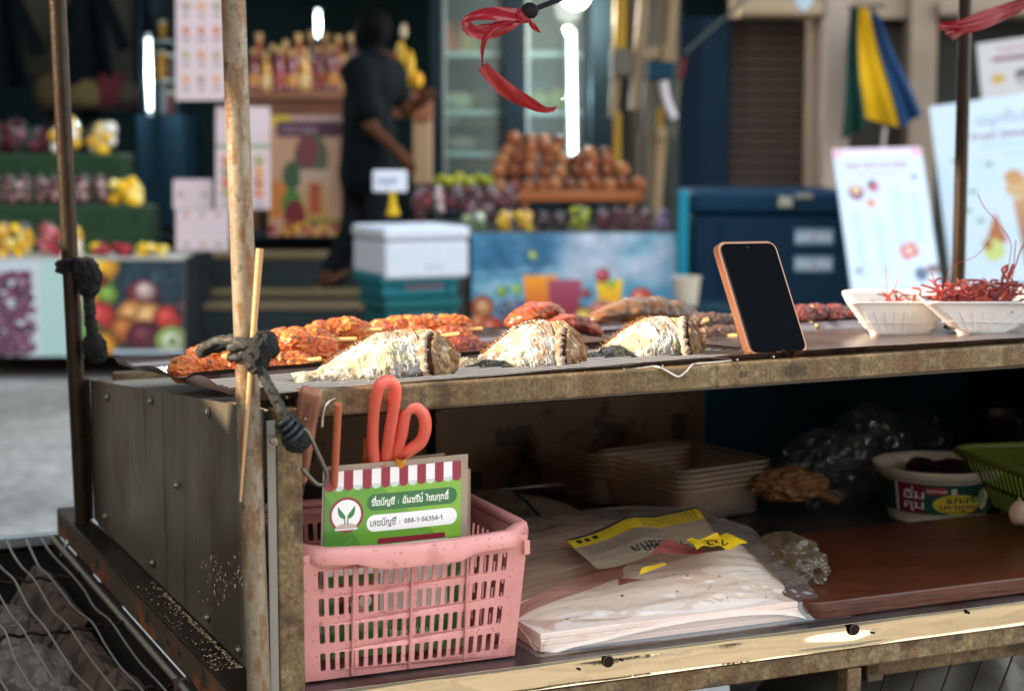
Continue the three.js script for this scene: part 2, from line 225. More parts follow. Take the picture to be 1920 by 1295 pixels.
// ------------------------------------------------------------------ background: prints
const rr = (x, a, b, w, h, r, f) => { x.fillStyle = f; x.beginPath(); x.roundRect(a, b, w, h, r); x.fill(); };
let PHOTO = false;
const dot = (x, a, b, r, f, r2 = r) => { if (PHOTO && r > 9 && f.length === 7) { const c = [1, 3, 5].map((i) => parseInt(f.slice(i, i + 2), 16)), k = (m, o) => 'rgb(' + c.map((q) => Math.round(clamp(q * m + o, 0, 255))).join() + ')', g = x.createRadialGradient(a - r * .3, b - r * .35, r * .05, a, b, r); g.addColorStop(0, k(1.1, 46)); g.addColorStop(.35, k(1.05, 8)); g.addColorStop(.8, k(.82, 0)); g.addColorStop(1, k(.5, 0)); f = g; } x.fillStyle = f; x.beginPath(); x.ellipse(a, b, r, r2, 0, 0, 7); x.fill(); };
function poster(name, label, cat, corners, draw, tw = 512, thh = 512, backing = 0.012, more = {}) { // corners: bl, br, tr, tl
  const [a, b, c, d] = corners, base = a.clone().add(b).multiplyScalar(0.5), o = thing(name, label, cat, base);
  const m = M(0xffffff, 0.55, { map: print(tw, thh, draw), ...more });
  add(o, 'printed_face', sheet(a, b, c, d, 8, 8, null), m);
  const n = b.clone().sub(a).cross(d.clone().sub(a)).normalize().multiplyScalar(-0.003), q = [a, b, c, d].map((p) => p.clone().add(n));
  add(o, 'backing', sheet(...q, 4, 4, null, backing), M(0xb5b0a8, 0.8));
  return o;
}
const quad = (x0, y0, x1, y1, z) => [at(x0, y1, z), at(x1, y1, z), at(x1, y0, z), at(x0, y0, z)];
const cup = (x, a, b, w, h, c1, c2) => { const g = x.createLinearGradient(0, b, 0, b + h); g.addColorStop(0, c1); g.addColorStop(1, c2); x.fillStyle = g; x.beginPath(); x.moveTo(a, b); x.lineTo(a + w, b); x.lineTo(a + w * 0.86, b + h); x.lineTo(a + w * 0.14, b + h); x.fill(); };
const clouds = (x, w, h, n, col, y0, y1, r) => { for (let i = 0; i < n; i++) { x.globalAlpha = 0.12; dot(x, R(0, w), R(y0, y1), R(r * 0.4, r), col, R(r * 0.3, r * 0.6)); } x.globalAlpha = 1; };
seed(11);
poster('juice_banner', 'blue sky juice banner with glasses and cut fruit below the fruit table', 'banner', quad(884, 437, 1268, 625, -8.9), (x, w, h) => { PHOTO = true;
  x.fillStyle = '#4f93ae'; x.fillRect(0, 0, w, h); clouds(x, w * .6, h, 90, '#1f5f86', 0, h * 0.35, 150); x.save(); x.translate(w * .45, 0); clouds(x, w * .55, h, 120, '#d8d6e4', 0, h * 0.5, 110); x.restore(); clouds(x, w, h, 30, '#a8a8bc', h * .05, h * .4, 60); clouds(x, w * 0.4, h, 50, '#f2f2f6', h * 0.35, h * 0.7, 60);
  for (let i = 0; i < 60; i++) dot(x, R(0, w), h * (1.02 - .34 * R() * R()), R(26, 62), ['#b83a28', '#d8742c', '#8a2430', '#c9502c', '#5f7a2c', '#e0a03a', '#6d2030'][i % 7]); cup(x, w * .25, h * .42, w * .17, h * .55, '#f2a224', '#c22e20'); cup(x, w * .37, h * .46, w * .17, h * .54, '#a84a62', '#7c1626'); cup(x, w * .61, h * .46, w * .13, h * .42, '#f4cc1c', '#e8881a');
  for (const [a, b, r, c] of [[.04, .9, .07, '#d8642c'], [.1, .95, .08, '#c23a2a'], [.06, .74, .06, '#d98a5a'], [.17, .76, .06, '#3f4a63'], [.21, .72, .05, '#59637a'], [.24, .8, .05, '#46506a'], [.56, .6, .035, '#8e2a3a'], [.64, .42, .05, '#b53446'], [.63, .78, .08, '#f4a79a'], [.63, .78, .06, '#d0585a'], [.83, .66, .08, '#d54a30'], [.86, .84, .09, '#f0b0a8'], [.86, .84, .065, '#c86a70'], [.73, .86, .07, '#6f8a34'], [.55, .84, .06, '#e4b040'], [.95, .9, .07, '#c2402f'], [.3, .95, .08, '#5a7a2c'], [.48, .93, .06, '#a8262a'], [.15, .58, .04, '#74a03a'], [.22, .56, .035, '#86b344'], [.3, .22, .03, '#9dbb4c'], [.68, .5, .03, '#8fb64a']]) { dot(x, a * w, b * h, r * w * 0.74, c); x.globalAlpha = .35; dot(x, a * w - r * w * .2, b * h - r * w * .22, r * w * .3, '#f4d8a8'); x.globalAlpha = 1; }
  for (let i = 0; i < 26; i++) dot(x, w * R(.14, .26), h * R(.68, .86), 15, ['#3d4a66', '#56627e', '#6a7690'][i % 3]);
  PHOTO = false;
}, 1024, 500);
poster('grape_banner', 'pale banner printed with dark grapes below the tiered stand', 'banner', quad(-90, 487, 152, 668, -9.2), (x, w, h) => { PHOTO = true;
  x.fillStyle = '#cfd6de'; x.fillRect(0, 0, w, h); x.fillStyle = '#b9d8d0'; x.fillRect(w * .68, 0, w * .32, h); for (let i = 0; i < 150; i++) { const t = R(), s = mix(.2, .07, Math.abs(t - .6)); dot(x, w * (.46 + R(-1, 1) * s), h * (.12 + t * .86), R(12, 22), ['#6d3a55', '#8a4a68', '#5a2a44', '#9d6580', '#7c4460'][i % 5]); }
  for (let i = 0; i < 60; i++) dot(x, w * R(.28, .5), h * R(.5, 1), R(10, 24), ['#7b4b66', '#94637c', '#664058'][i % 3]); dot(x, w * .97, h * .94, 26, '#4a7a3a');
  PHOTO = false;
});
poster('fruit_banner', 'dark banner printed with peaches and kiwi beside the grape banner', 'banner', quad(152.5, 489, 345, 664, -9.19), (x, w, h) => { PHOTO = true;
  x.fillStyle = '#1d3440'; x.fillRect(0, 0, w, h); for (let i = 0; i < 70; i++) { x.globalAlpha = .35; dot(x, w * R(.4, .95), h * R(.05, .5), R(3, 12), '#7f9aa6'); } x.globalAlpha = 1;
  x.fillStyle = '#6f8f3c'; x.fillRect(0, 0, w * .3, h);
  for (const [a, b, r, c] of [[.2, .06, .2, '#f0a824'], [.12, .26, .18, '#8a2f22'], [.08, .36, .16, '#e8a426'], [.26, .36, .12, '#7aa03c'], [.18, .6, .2, '#c63a35'], [.05, .78, .2, '#4d7a2e'], [.2, .92, .18, '#f0a024'], [.6, .36, .2, '#7a2b38'], [.62, .32, .12, '#c9a6a0'], [.5, .58, .2, '#cf8a48'], [.42, .74, .18, '#b0622c'], [.66, .6, .18, '#e0a060'], [.84, .62, .18, '#c0392e'], [.62, .82, .22, '#5d2030'], [.88, .86, .2, '#a8bf62'], [.88, .86, .13, '#dfe6b8'], [.88, .86, .05, '#5f6f4a'], [1, .5, .12, '#4a2c38']]) dot(x, a * w, b * h, r * w * .85, c);
  x.fillStyle = '#b9c4cc'; x.fillRect(w * .3, h * .95, w, h * .05);
  PHOTO = false;
});
const food = (x, w, h, cols, rows, x0, y0, x1, y1, pal, r) => { for (let j = 0; j < rows; j++) for (let i = 0; i < cols; i++) { const a = mix(x0, x1, cols > 1 ? i / (cols - 1) : .5) * w, b = mix(y0, y1, rows > 1 ? j / (rows - 1) : .5) * h; dot(x, a, b, r, pal[(i * 3 + j * 5) % pal.length], r * .8); dot(x, a + r * .2, b - r * .2, r * .4, '#e9c79a'); x.fillStyle = '#8a7f86'; x.fillRect(a - r * 1.1, b + r * 1.3, r * 2.2, r * .3); x.fillRect(a - r * .8, b + r * 1.9, r * 1.6, r * .25); } };
const drinks = ['#c56a34', '#b44a34', '#d08a3c', '#8d8a4c', '#c24a3a', '#7d7a5c'];
const menuP = (n, l, q, cols, rows, band) => poster(n, l, 'menu sheet', q, (x, w, h) => { x.fillStyle = '#d9c4c8'; x.fillRect(0, 0, w, h); x.fillStyle = '#c8aab2'; x.fillRect(0, h * .28, w, 6); x.fillRect(0, h * .52, w, 5); if (band) { x.fillStyle = '#8d9f80'; x.fillRect(0, band * h, w, h * .05); } food(x, w, h, cols, rows, .2, band ? band + .16 : .1, .8, .84, drinks, w / cols * .2); }, 256, 384);
menuP('menu_sheet', 'tall pink menu sheet hanging at the top between the two left poles', quad(329, -60, 425, 188, -9.5), 3, 5);
menuP('menu_sheet', 'narrow pink menu sheet with a green band behind the front pole', quad(404, 200, 506, 392, -9.55), 2, 4, .36);
menuP('menu_sheet', 'small pink menu sheet standing on the shop step, upper half', quad(324, 336, 398, 392, -9.6), 2, 1);
menuP('menu_sheet', 'square pink menu sheet standing on the shop step, lower half', quad(329, 393, 429, 470, -9.5), 3, 2);
poster('juice_poster', 'orange juice poster with dark header and a drink cup behind the front pole', 'poster', quad(503, 216, 648, 442, -10.4), (x, w, h) => {
  x.fillStyle = '#c99a7c'; x.fillRect(0, 0, w, h); x.fillStyle = '#d8b446'; x.fillRect(0, 0, w * .5, h * .1); x.fillStyle = '#c6a29a'; x.fillRect(w * .3, 0, w, h * .05); rr(x, w * .1, h * .05, w * .85, h * .13, 24, '#4d2338'); x.fillStyle = '#b79aa6'; x.font = 'bold ' + h * .075 + 'px serif'; x.fillText('Fruit & Juice', w * .16, h * .14);
  dot(x, w * .55, h * .36, w * .22, '#56603f'); dot(x, w * .5, h * .3, w * .14, '#7c3a40'); dot(x, w * .3, h * .5, w * .12, '#3f5a38', h * .12); cup(x, w * .4, h * .45, w * .42, h * .45, '#c8a898', '#c7923e'); rr(x, w * .52, h * .56, w * .16, h * .26, 10, '#b0542c'); dot(x, w * .1, h * .7, w * .16, '#cf7d34'); dot(x, w * .3, h * .74, w * .13, '#4f7f38'); dot(x, w * .34, h * .84, w * .14, '#7a2028');
  x.fillStyle = '#6c8a3c'; x.fillRect(w * .5, h * .86, w * .5, h * .05); for (let i = 0; i < 40; i++) dot(x, R(0, w), h * R(.9, 1), R(10, 22), ['#d8902c', '#b23a2a', '#e0b63c', '#8f2a2a'][i % 4]);
});

// ------------------------------------------------------------------ background: left stand with bagged fruit
{
  const z = -9.3, st = thing('tiered_stand', 'three tier fruit stand covered in dark green turf at the left edge', 'stand', V3(-2.3, 0.13, z - 0.4));
  const turfT = tex(256, 0.5, (x, y) => { const v = 0.25 + tn(x, y, 60, 3) * 0.4; return [v * 0.55, v * 0.86, v * 0.58]; }), turf = M(0x8fa08c, 0.95, { map: turfT });
  const X = (px, zz) => at(px, 400, zz).x, Y = (py, zz) => at(100, py, zz).y;
  add(st, 'turf_step', bx(X(-90, z - .5), X(292, z - .5), 0.5, Y(386, z - .3), z - .6, z - .3, 0.02), turf); // tier faces 386-460 / 290-330
  add(st, 'turf_step', bx(X(-90, z - .8), X(243, z - .8), 0.5, Y(289, z - .62), z - .95, z - .62, 0.02), turf);
  add(st, 'base', bx(X(-88, z), X(340, z), 0.132, Y(487, z), z - .95, z + 0.06, 0.01), M(0x2a3033, 0.8)); add(st, 'counter_top', bx(X(-90, z), X(342, z), Y(487, z) + 0.002, Y(485, z) + 0.012, z - .3, z + 0.08, 0.004), M(0xb9b4a8, 0.7));
}
const fruitG = new THREE.SphereGeometry(1, 12, 9), wrapG = lump(3, 1, 1, 1, 0.22, 2.2, 3);
const bagFilm = film(0xfaf6f6, 0.06, { transmission: 0.97 });
function fruitBag(label, group, p, w, h, cols, n, film_ = true) {
  const o = thing('fruit_bag', label, 'bag of fruit', p, group);
  for (let i = 0; i < n; i++) { const m = add(o, 'fruit', fruitG, M(cols[i % cols.length], 0.4)); m.position.set(R(-.34, .34) * w, (0.16 + 0.66 * (i / n)) * h + R(-.03, .03) * h, R(0, .34) * w); const s = R(.17, .24) * Math.min(w, h); m.scale.set(s, s, s); }
  if (film_) { const f = add(o, 'plastic_film', wrapG, bagFilm); f.position.set(0, h * .48, .05 * w); f.scale.set(w * .5, h * .52, w * .42); }
  return o;
}
{
  seed(21); const dark = ['#5d1f2a', '#43141f', '#7a3440', '#3a1420'].map((c) => new THREE.Color(c)), yel = ['#f0c030', '#e0aa28', '#f4dc80'].map((c) => new THREE.Color(c)), white = ['#f2ece0', '#e8dcc0', '#e0b040'].map((c) => new THREE.Color(c)), red = ['#b23a40', '#a02c34', '#d0767a'].map((c) => new THREE.Color(c)), mott = ['#6d3a40', '#a57a74', '#4a2228', '#d8bab4', '#5a2a30'].map((c) => new THREE.Color(c));
  const bag = (label, group, px, py, w, h, z, c, n, f) => fruitBag(label, group, at(px, py, z), w * 2.72e-3 * -z / 9.3, h * 2.72e-3 * -z / 9.3, c, n, f);
  const T1 = -10.05, T2 = -9.72, T3 = -9.33;
  for (const px of [-14, 30]) bag(px < 0 ? 'dark red bag of fruit cut by the left edge on the top tier' : 'dark red bag on the top tier, second from the left edge', 'dark red bags on the top tier', px, 288, 50, 70, T1, dark, 12);
  bag('dark maroon bag of fruit beside the white bags on the top tier', undefined, 72, 288, 42, 54, T1, dark, 10); bag('white bag of pale fruit on the top tier behind the rear pole', undefined, 125, 288, 62, 72, T1, white, 12); bag('yellow and white bag of fruit at the right end of the top tier', undefined, 192, 290, 62, 66, T1, [yel[0], white[0], yel[2]], 12);
  for (let i = 0; i < 8; i++) bag(NTH[i] + ' mottled dark red bag from the left on the middle turf tier', 'mottled bags along the middle tier', -8 + i * 28, 385, 32, 62, T2, mott, 11);
  bag('yellow heap of banana fruit at the right end of the middle tier', undefined, 240, 386, 70, 56, T2, yel, 16, false);
  for (const [px, c, l] of [[10, yel, 'yellow bag of fruit on the bottom tier, first from the left edge'], [45, yel, 'yellow bag of fruit on the bottom tier beside the red bag'], [92, red, 'red and white bag of fruit on the bottom tier'], [134, white, 'whitish bag of fruit on the bottom tier behind the rear pole']]) bag(l, undefined, px, 487, 44, 76, T3, c, 13);
  const pile = (label, px, py, w, h, cols, n) => { const o = thing('fruit_pack', label, 'fruit pack', at(px, py, T3), 'loose fruit packs on the counter'); for (let i = 0; i < n; i++) { const m = add(o, 'fruit', fruitG, M(cols[i % cols.length], 0.4)), s = R(.016, .026); m.position.set(R(-.5, .5) * w, s + R(0, 1) * h, R(-.06, .06)); m.scale.set(s, s * .8, s); } };
  pile('mixed red and green fruit pack on the stand counter', 178, 486, .1, .05, [red[0], yel[0], new THREE.Color('#6d8a3a'), dark[2]], 16); pile('red fruit pack on the stand counter', 222, 486, .11, .05, [red[0], red[1], dark[0]], 16); pile('yellow mango fruit pack at the right end of the counter', 282, 488, .16, .05, yel, 22);
}
{ // dim goods deep inside the shop at the upper left
  const z = -12.6, sh = thing('dark_shelf', 'dim low shelf with small goods deep inside the shop at upper left', 'shelf', at(170, 205, z)); add(sh, 'shelf_board', bx(at(70, 0, z).x, at(262, 0, z).x, at(0, 206, z).y, at(0, 198, z).y, z - .3, z + .1, .006), M(0x3a2e2a, .7)); for (const px of [78, 254]) add(sh, 'shelf_leg', bx(at(px - 5, 0, z).x, at(px + 5, 0, z).x, .4, at(0, 207, z).y, z - .2, z, .004), M(0x2a2a2a, .7));
  for (const [px, w, h, c, l] of [[90, .1, .12, 0x5a4a36, 'dim olive packet at the left end of the deep shelf'], [128, .13, .08, 0x6d5a3c, 'dim tan packet on the deep shelf behind the rear pole'], [165, .14, .1, 0x7a6a44, 'dim ochre packet in the middle of the deep shelf'], [206, .12, .13, 0x6a3038, 'dim red packet on the deep shelf'], [240, .1, .09, 0x5a5348, 'dim grey packet at the right end of the deep shelf']]) { const o = thing('packet', l, 'packet', at(px, 198, z).add(V3(0, .002, 0))); add(o, 'packet_body', lump(5, w, h, .06, .25, 1.5, px).translate(0, h * .8, 0), M(c, .6)).position.set(0, 0, 0); }
  for (const [px, py, l] of [[8, -20, 'dark shirt hanging at the top left corner of the shop'], [168, -30, 'dark shirt hanging right of the rear pole inside the shop']]) { const o = thing('hanging_shirt', l, 'shirt', at(px, py, z)); add(o, 'shirt_cloth', sheet(at(px - 48, py + 190, z), at(px + 46, py + 180, z), at(px + 22, py, z), at(px - 24, py, z), 16, 16, (x, y) => .05 * Math.sin(x * 8 + y * 2) * (1 - y * .6), .006), M(0x0c161c, .9)); for (const s of [-1, 1]) add(o, 'sleeve', sheet(at(px + s * 78, py + 120, z), at(px + s * 52, py + 128, z), at(px + s * 14, py + 10, z), at(px + s * 26, py + 2, z), 8, 8, (x, y) => .02 * Math.sin(x * 5), .006), M(0x0c161c, .9)); add(o, 'hanger', rod(at(px - 26, py, z), at(px + 26, py, z), .008), M(0x6a6a66, .5)); }
}
{ // dark bench behind the menu sheets, wooden shelf with bottles
  const b = thing('shop_bench', 'black bench under the juice poster at the top of the steps', 'bench', at(500, 476, -10.75)); const z = -10.8;
  add(b, 'bench_top', bx(at(300, 450, z).x, at(700, 450, z).x, at(500, 448, z).y, at(500, 440, z).y, z - .5, z + .15, .006), M(0x1b262b, .6)); add(b, 'bench_front', bx(at(305, 450, z).x, at(690, 450, z).x, at(500, 476, z).y, at(500, 449, z).y, z - .45, z + .1, .006), M(0x08141c, .7));
  const zs = -11.4, s = thing('wooden_shelf', 'reddish wooden shelf carrying rows of bottles left of the person', 'shelf', at(600, 300, zs)), wood = M(0x7d4a2e, .6, { map: plasterT });
  add(s, 'shelf_board', bx(at(440, 190, zs).x, at(810, 190, zs).x, at(600, 188, zs).y, at(600, 172, zs).y, zs - .25, zs + .2, .006), wood); add(s, 'shelf_front', bx(at(445, 190, zs).x, at(805, 190, zs).x, at(600, 222, zs).y, at(600, 189, zs).y, zs - .2, zs + .16, .006), wood);
  for (const px of [470, 790]) add(s, 'shelf_leg', bx(at(px - 12, 190, zs).x, at(px + 12, 190, zs).x, .6, at(600, 223, zs).y, zs - .15, zs + .1, .006), wood);
  seed(31); const cap = M(0x8a6a42, .5), prof = [[0, 0], [.035, 0], [.037, .01], [.037, .11], [.03, .14], [.014, .17], [.013, .2], [0, .2]].map((p) => new THREE.Vector2(p[0], p[1]));
  const bg = new THREE.LatheGeometry(prof, 14), cg = new THREE.CylinderGeometry(.016, .016, .03, 12), lg = new THREE.CylinderGeometry(.0378, .0378, .06, 14, 1, true);
  const cols = [0x5a1f22, 0x7a3a1c, 0x94601e, 0x4a2a20, 0x5d1a26, 0x7a4a24];
  for (let i = 0; i < 16; i++) { const back = i % 2, px = 474 + i * 12.4, o = thing('bottle', NTH[i] + ' brown sauce bottle from the left on the wooden shelf', 'bottle', at(px, 171, zs - back * .1).setY(at(600, 172, zs).y + .001), 'bottles crowded on the wooden shelf'); add(o, 'glass_body', bg, P(cols[i % 6], .25)).position.set(0, 0, 0); add(o, 'cap', cg, cap).position.set(0, .21, 0); add(o, 'bottle_label', lg, M([0x9a6436, 0x7a3a30, 0xa88a60][i % 3], .7)).position.set(0, .06, 0); o.scale.setScalar((back ? 1.55 : 1.15) * R(.82, 1.12)); o.rotation.y = R(0, 6); }
  const c = thing('carton_column', 'tan carton standing upright beside the person', 'carton', at(790, 345, -10.9)); add(c, 'carton', bx(at(774, 300, -10.9).x, at(808, 300, -10.9).x, at(790, 345, -10.9).y, at(790, 226, -10.9).y, -11.1, -10.9, .006), M(0xa58a6c, .85)); add(c, 'carton_lid', bx(at(772, 300, -10.9).x, at(809, 300, -10.9).x, at(790, 225.5, -10.9).y, at(790, 186, -10.9).y, -11.12, -10.88, .006), M(0x8a5a42, .85));
  const y = thing('hanging_bottle', 'yellow squeezed bottle bunch hanging right of the person', 'bottle bunch', at(765, 185, -10.9)); for (const [px, py, rx, ry, cc] of [[752, 110, 10, 34, 0xb08a2c], [768, 130, 10, 36, 0xc09a30], [781, 150, 13, 16, 0xc8922a], [757, 58, 6, 14, 0xb9a68a], [738, 120, 12, 22, 0x7a3e30]]) { const p = at(px, py, -10.9), m = add(y, 'bottle', fruitG, M(cc, .5)); m.position.add(p); m.scale.set(rx * .0032, ry * .0032, rx * .0032); }
}

// ------------------------------------------------------------------ background: glass door fridges, lamps
{
  const z = -11.2, X = (px, zz = z) => at(px, 200, zz).x, Y = (py, zz = z) => at(900, py, zz).y;
  const black = M(0x0b1a22, .5), inner = M(0x6d7d78, .7, { map: plasterT }), shelfM = M(0xb4c0be, .5), glass = film(0xe6f0ee, .03, { transmission: .95 });
  const f = thing('glass_door_fridge', 'tall black framed fridge with two glass doors right of the person', 'fridge', V3(X(945), .13, z));
  const yb = Y(352), yt = Y(-260);
  for (const [a, b] of [[808, 829], [943, 985], [1094, 1112]]) add(f, 'door_frame', bx(X(a), X(b), yb, yt, z - .1, z, .006), black);
  add(f, 'back_panel', bx(X(812), X(1108), yb, yt, z - .75, z - .7), inner); add(f, 'side_panel', bx(X(808), X(812), yb, yt, z - .75, z - .101), black); add(f, 'side_panel', bx(X(1108), X(1112), yb, yt, z - .75, z - .101), black); add(f, 'divider', bx(X(955), X(972), yb, yt, z - .699, z - .101), black);
  add(f, 'fridge_base', bx(X(808), X(1112), .131, yb - .003, z - .75, z, .006), black); add(f, 'fridge_top', bx(X(808), X(1112), yt + .003, yt + .1, z - .75, z, .006), black);
  for (const [a, b] of [[830, 942], [986, 1093]]) { for (const py of [95, 206, 285]) add(f, 'fridge_shelf', bx(X(a), X(b), Y(py) - .03, Y(py), z - .68, z - .12, .004), shelfM); add(f, 'glass_door', bx(X(a), X(b), yb + .01, yt - .01, z - .05, z - .044, .001), glass); add(f, 'door_rail', bx(X(a) + .002, X(a) + .02, yb + .02, yt - .02, z - .04, z - .01, .002), M(0x8d9a98, .4, { metalness: .6 })); }
  seed(41); const bt = new THREE.LatheGeometry([[0, 0], [.032, 0], [.034, .01], [.034, .12], [.012, .17], [.012, .2], [0, .2]].map((p) => new THREE.Vector2(...p)), 12);
  const put = (px, py, w, h, c, zz, l, g) => { const o = thing('packet', l, 'packet', at(px, py, zz), g); add(o, 'packet_body', lump(3, w, h / 2, .05, .2, 1.4, R(0, 9)).translate(0, h / 2, 0), M(c, .5)).position.set(0, 0, 0); };
  for (const [px, c] of [[840, 0xc0603a], [856, 0xa0503a], [872, 0xb0a05a], [890, 0xa89a60], [908, 0x7d7a50]]) { const o = thing('bottle', NTH[[840, 856, 872, 890, 908].indexOf(px)] + ' small bottle from the left on the top fridge shelf', 'bottle', V3(X(px, z - .3), Y(95) + .001, z - .3), 'bottles on the top fridge shelf'); add(o, 'bottle_body', bt, M(c, .35)).position.set(0, 0, 0); }
  for (const [px, py, w, h, c, l] of [[860, 207, .1, .12, 0xb9b6a0, 'pale packet on the second fridge shelf'], [905, 207, .09, .13, 0x6d6a4a, 'olive packet on the second fridge shelf'], [850, 234, .08, .07, 0xd8d6c8, 'white packet lying on the low fridge shelf'], [900, 238, .13, .06, 0x9aac3a, 'lime green packet lying on the low fridge shelf'], [865, 284, .1, .1, 0x9a968a, 'grey packet at the bottom of the left fridge door'], [912, 284, .09, .09, 0x7a6a50, 'brown packet at the bottom of the left fridge door'], [1010, 206, .08, .12, 0x8a8f4a, 'green packet on the right fridge shelf beside the divider'], [1050, 206, .07, .14, 0xa0a050, 'yellow green packet on the right fridge shelf beside the lamp']]) put(px, py, w, h, c, z - .3, l);
}
const glow = (p, r, l, rot, name, label, cat, power, cool = true) => { // a fluorescent tube: glowing glass, end caps and its own light
  const col = cool ? new THREE.Color(.75, .95, 1) : new THREE.Color(1, .95, .85), o = thing(name, label, cat, p);
  add(o, 'glowing_tube', new THREE.CapsuleGeometry(r, l, 6, 14), new THREE.MeshStandardMaterial({ color: 0xffffff, emissive: col, emissiveIntensity: power, roughness: .4 })).position.set(0, 0, 0);
  for (const s of [-1, 1]) add(o, 'end_cap', new THREE.CylinderGeometry(r * 1.05, r * 1.05, .03, 12), M(0x9a9f9f, .5)).position.set(0, s * (l / 2 + r * .8), 0);
  o.rotation.z = rot; const lt = new THREE.PointLight(col, .3); lt.position.set(0, 0, r + .06); lt.castShadow = true; o.add(lt); return o;
};
glow(at(1073, 176, -10.9), .018, .73, .02, 'tube_lamp', 'bright white upright tube lamp in front of the right fridge door', 'lamp', 2.6);
glow(at(279, 140, -10.7), .014, .42, 0, 'tube_lamp', 'dimmer upright tube lamp left of the tall pink menu sheet', 'lamp', 1.3);
glow(at(596, 44, -11.1), .014, .11, 0, 'tube_lamp', 'short white tube lamp above the shelf of bottles', 'lamp', 2);
{ const p = at(1079, -2, -10.6), o = thing('light_bulb', 'round warm white bulb cut by the top edge above the tube lamp', 'lamp', p); add(o, 'glowing_bulb', new THREE.SphereGeometry(.085, 20, 14), new THREE.MeshStandardMaterial({ color: 0xffffff, emissive: new THREE.Color(1, .97, .86), emissiveIntensity: 2.6 })).position.set(0, .03, 0); add(o, 'socket', new THREE.CylinderGeometry(.03, .04, .1, 14), M(0xd0d0c8, .5)).position.set(0, .15, 0); const lt = new THREE.PointLight(new THREE.Color(1, .95, .85), .8); lt.position.set(0, -.1, .1); lt.castShadow = true; o.add(lt); }
{ // things in the lit glass case at the left
  const z = -10.95, X = (px) => at(px, 140, z).x, Y = (py) => at(300, py, z).y, c = thing('glass_case', 'narrow dark framed glass case with a lamp left of the tall menu sheet', 'display case', V3(X(290), .9, z));
  add(c, 'case_back', bx(X(266), X(326), Y(214), Y(-60), z - .3, z - .27), M(0x2a3b3f, .7)); add(c, 'case_side', bx(X(262), X(266), Y(218), Y(-60), z - .3, z), M(0x0b1a22, .5)); add(c, 'case_side', bx(X(326), X(332), Y(218), Y(-60), z - .3, z), M(0x0b1a22, .5)); add(c, 'case_base', bx(X(255), X(345), Y(425), Y(216), z - .5, z + .05, .01), M(0x0e2836, .7));
  for (const py of [75, 150]) add(c, 'case_shelf', bx(X(267), X(325), Y(py) - .012, Y(py), z - .26, z, .003), M(0x70807e, .4));
  for (const [px, py, cc, h] of [[300, 75, 0xb08a3a, .1], [296, 150, 0xc08a3a, .16], [314, 150, 0x4a3a3a, .14], [298, 213, 0x8a949a, .16], [312, 213, 0x6a2f34, .12]]) { const o = thing('jar', ({ 75: 'ochre jar on the upper shelf of the narrow glass case', 150: px < 305 ? 'orange jar on the lower shelf of the narrow glass case' : 'dark jar on the lower shelf of the narrow glass case', 213: px < 305 ? 'pale jar at the bottom of the narrow glass case' : 'red jar at the bottom of the narrow glass case' })[py], 'jar', V3(X(px), Y(py) + .001, z - .12)); add(o, 'jar_body', new THREE.CylinderGeometry(.028, .028, h, 14).translate(0, h / 2, 0), M(cc, .35)).position.set(0, 0, 0); add(o, 'jar_lid', new THREE.CylinderGeometry(.03, .03, .02, 14).translate(0, h + .011, 0), M(0xb8b4a4, .4)).position.set(0, 0, 0); }
}

// ------------------------------------------------------------------ the person: one continuous body with shirt, trousers and hair
function skin(bones, res, lo, size, k = 0.03) { // bones: [ax, ay, az, ra, bx, by, bz, rb]
  const mc = new MarchingCubes(res, M(0xffffff), false, false, 400000), f = mc.field, h = size / res; mc.isolation = 0;
  for (let z = 0; z < res; z++) for (let y = 0; y < res; y++) for (let x = 0; x < res; x++) {
    const px = lo.x + (x) * h, py = lo.y + (y) * h, pz = lo.z + (z) * h; let d = 1;
    for (const b of bones) { const ux = b[4] - b[0], uy = b[5] - b[1], uz = b[6] - b[2], qx = px - b[0], qy = py - b[1], qz = pz - b[2], l = ux * ux + uy * uy + uz * uz, t = l > 0 ? clamp((qx * ux + qy * uy + qz * uz) / l) : 0;
      const e = Math.hypot(qx - ux * t, qy - uy * t, qz - uz * t) - mix(b[3], b[7], t), kk = b[8] ?? k, m = clamp(.5 + .5 * (d - e) / kk); d = mix(d, e, m) - kk * m * (1 - m); }
    f[x + y * res + z * res * res] = -d;
  }
  mc.update(); const n = mc.count, g = new THREE.BufferGeometry(), p = new Float32Array(n * 3), q = new Float32Array(n * 3);
  for (let i = 0; i < n; i++) for (let c = 0; c < 3; c++) { p[i * 3 + c] = [lo.x, lo.y, lo.z][c] + (mc.positionArray[i * 3 + c] + 1) * size / 2; q[i * 3 + c] = mc.normalArray[i * 3 + c]; }
  g.setAttribute('position', new THREE.BufferAttribute(p, 3)); g.setAttribute('normal', new THREE.BufferAttribute(q, 3));
  const m = mergeVertices((g.deleteAttribute('normal'), g), 1e-4); m.computeVertexNormals(); return m;
}
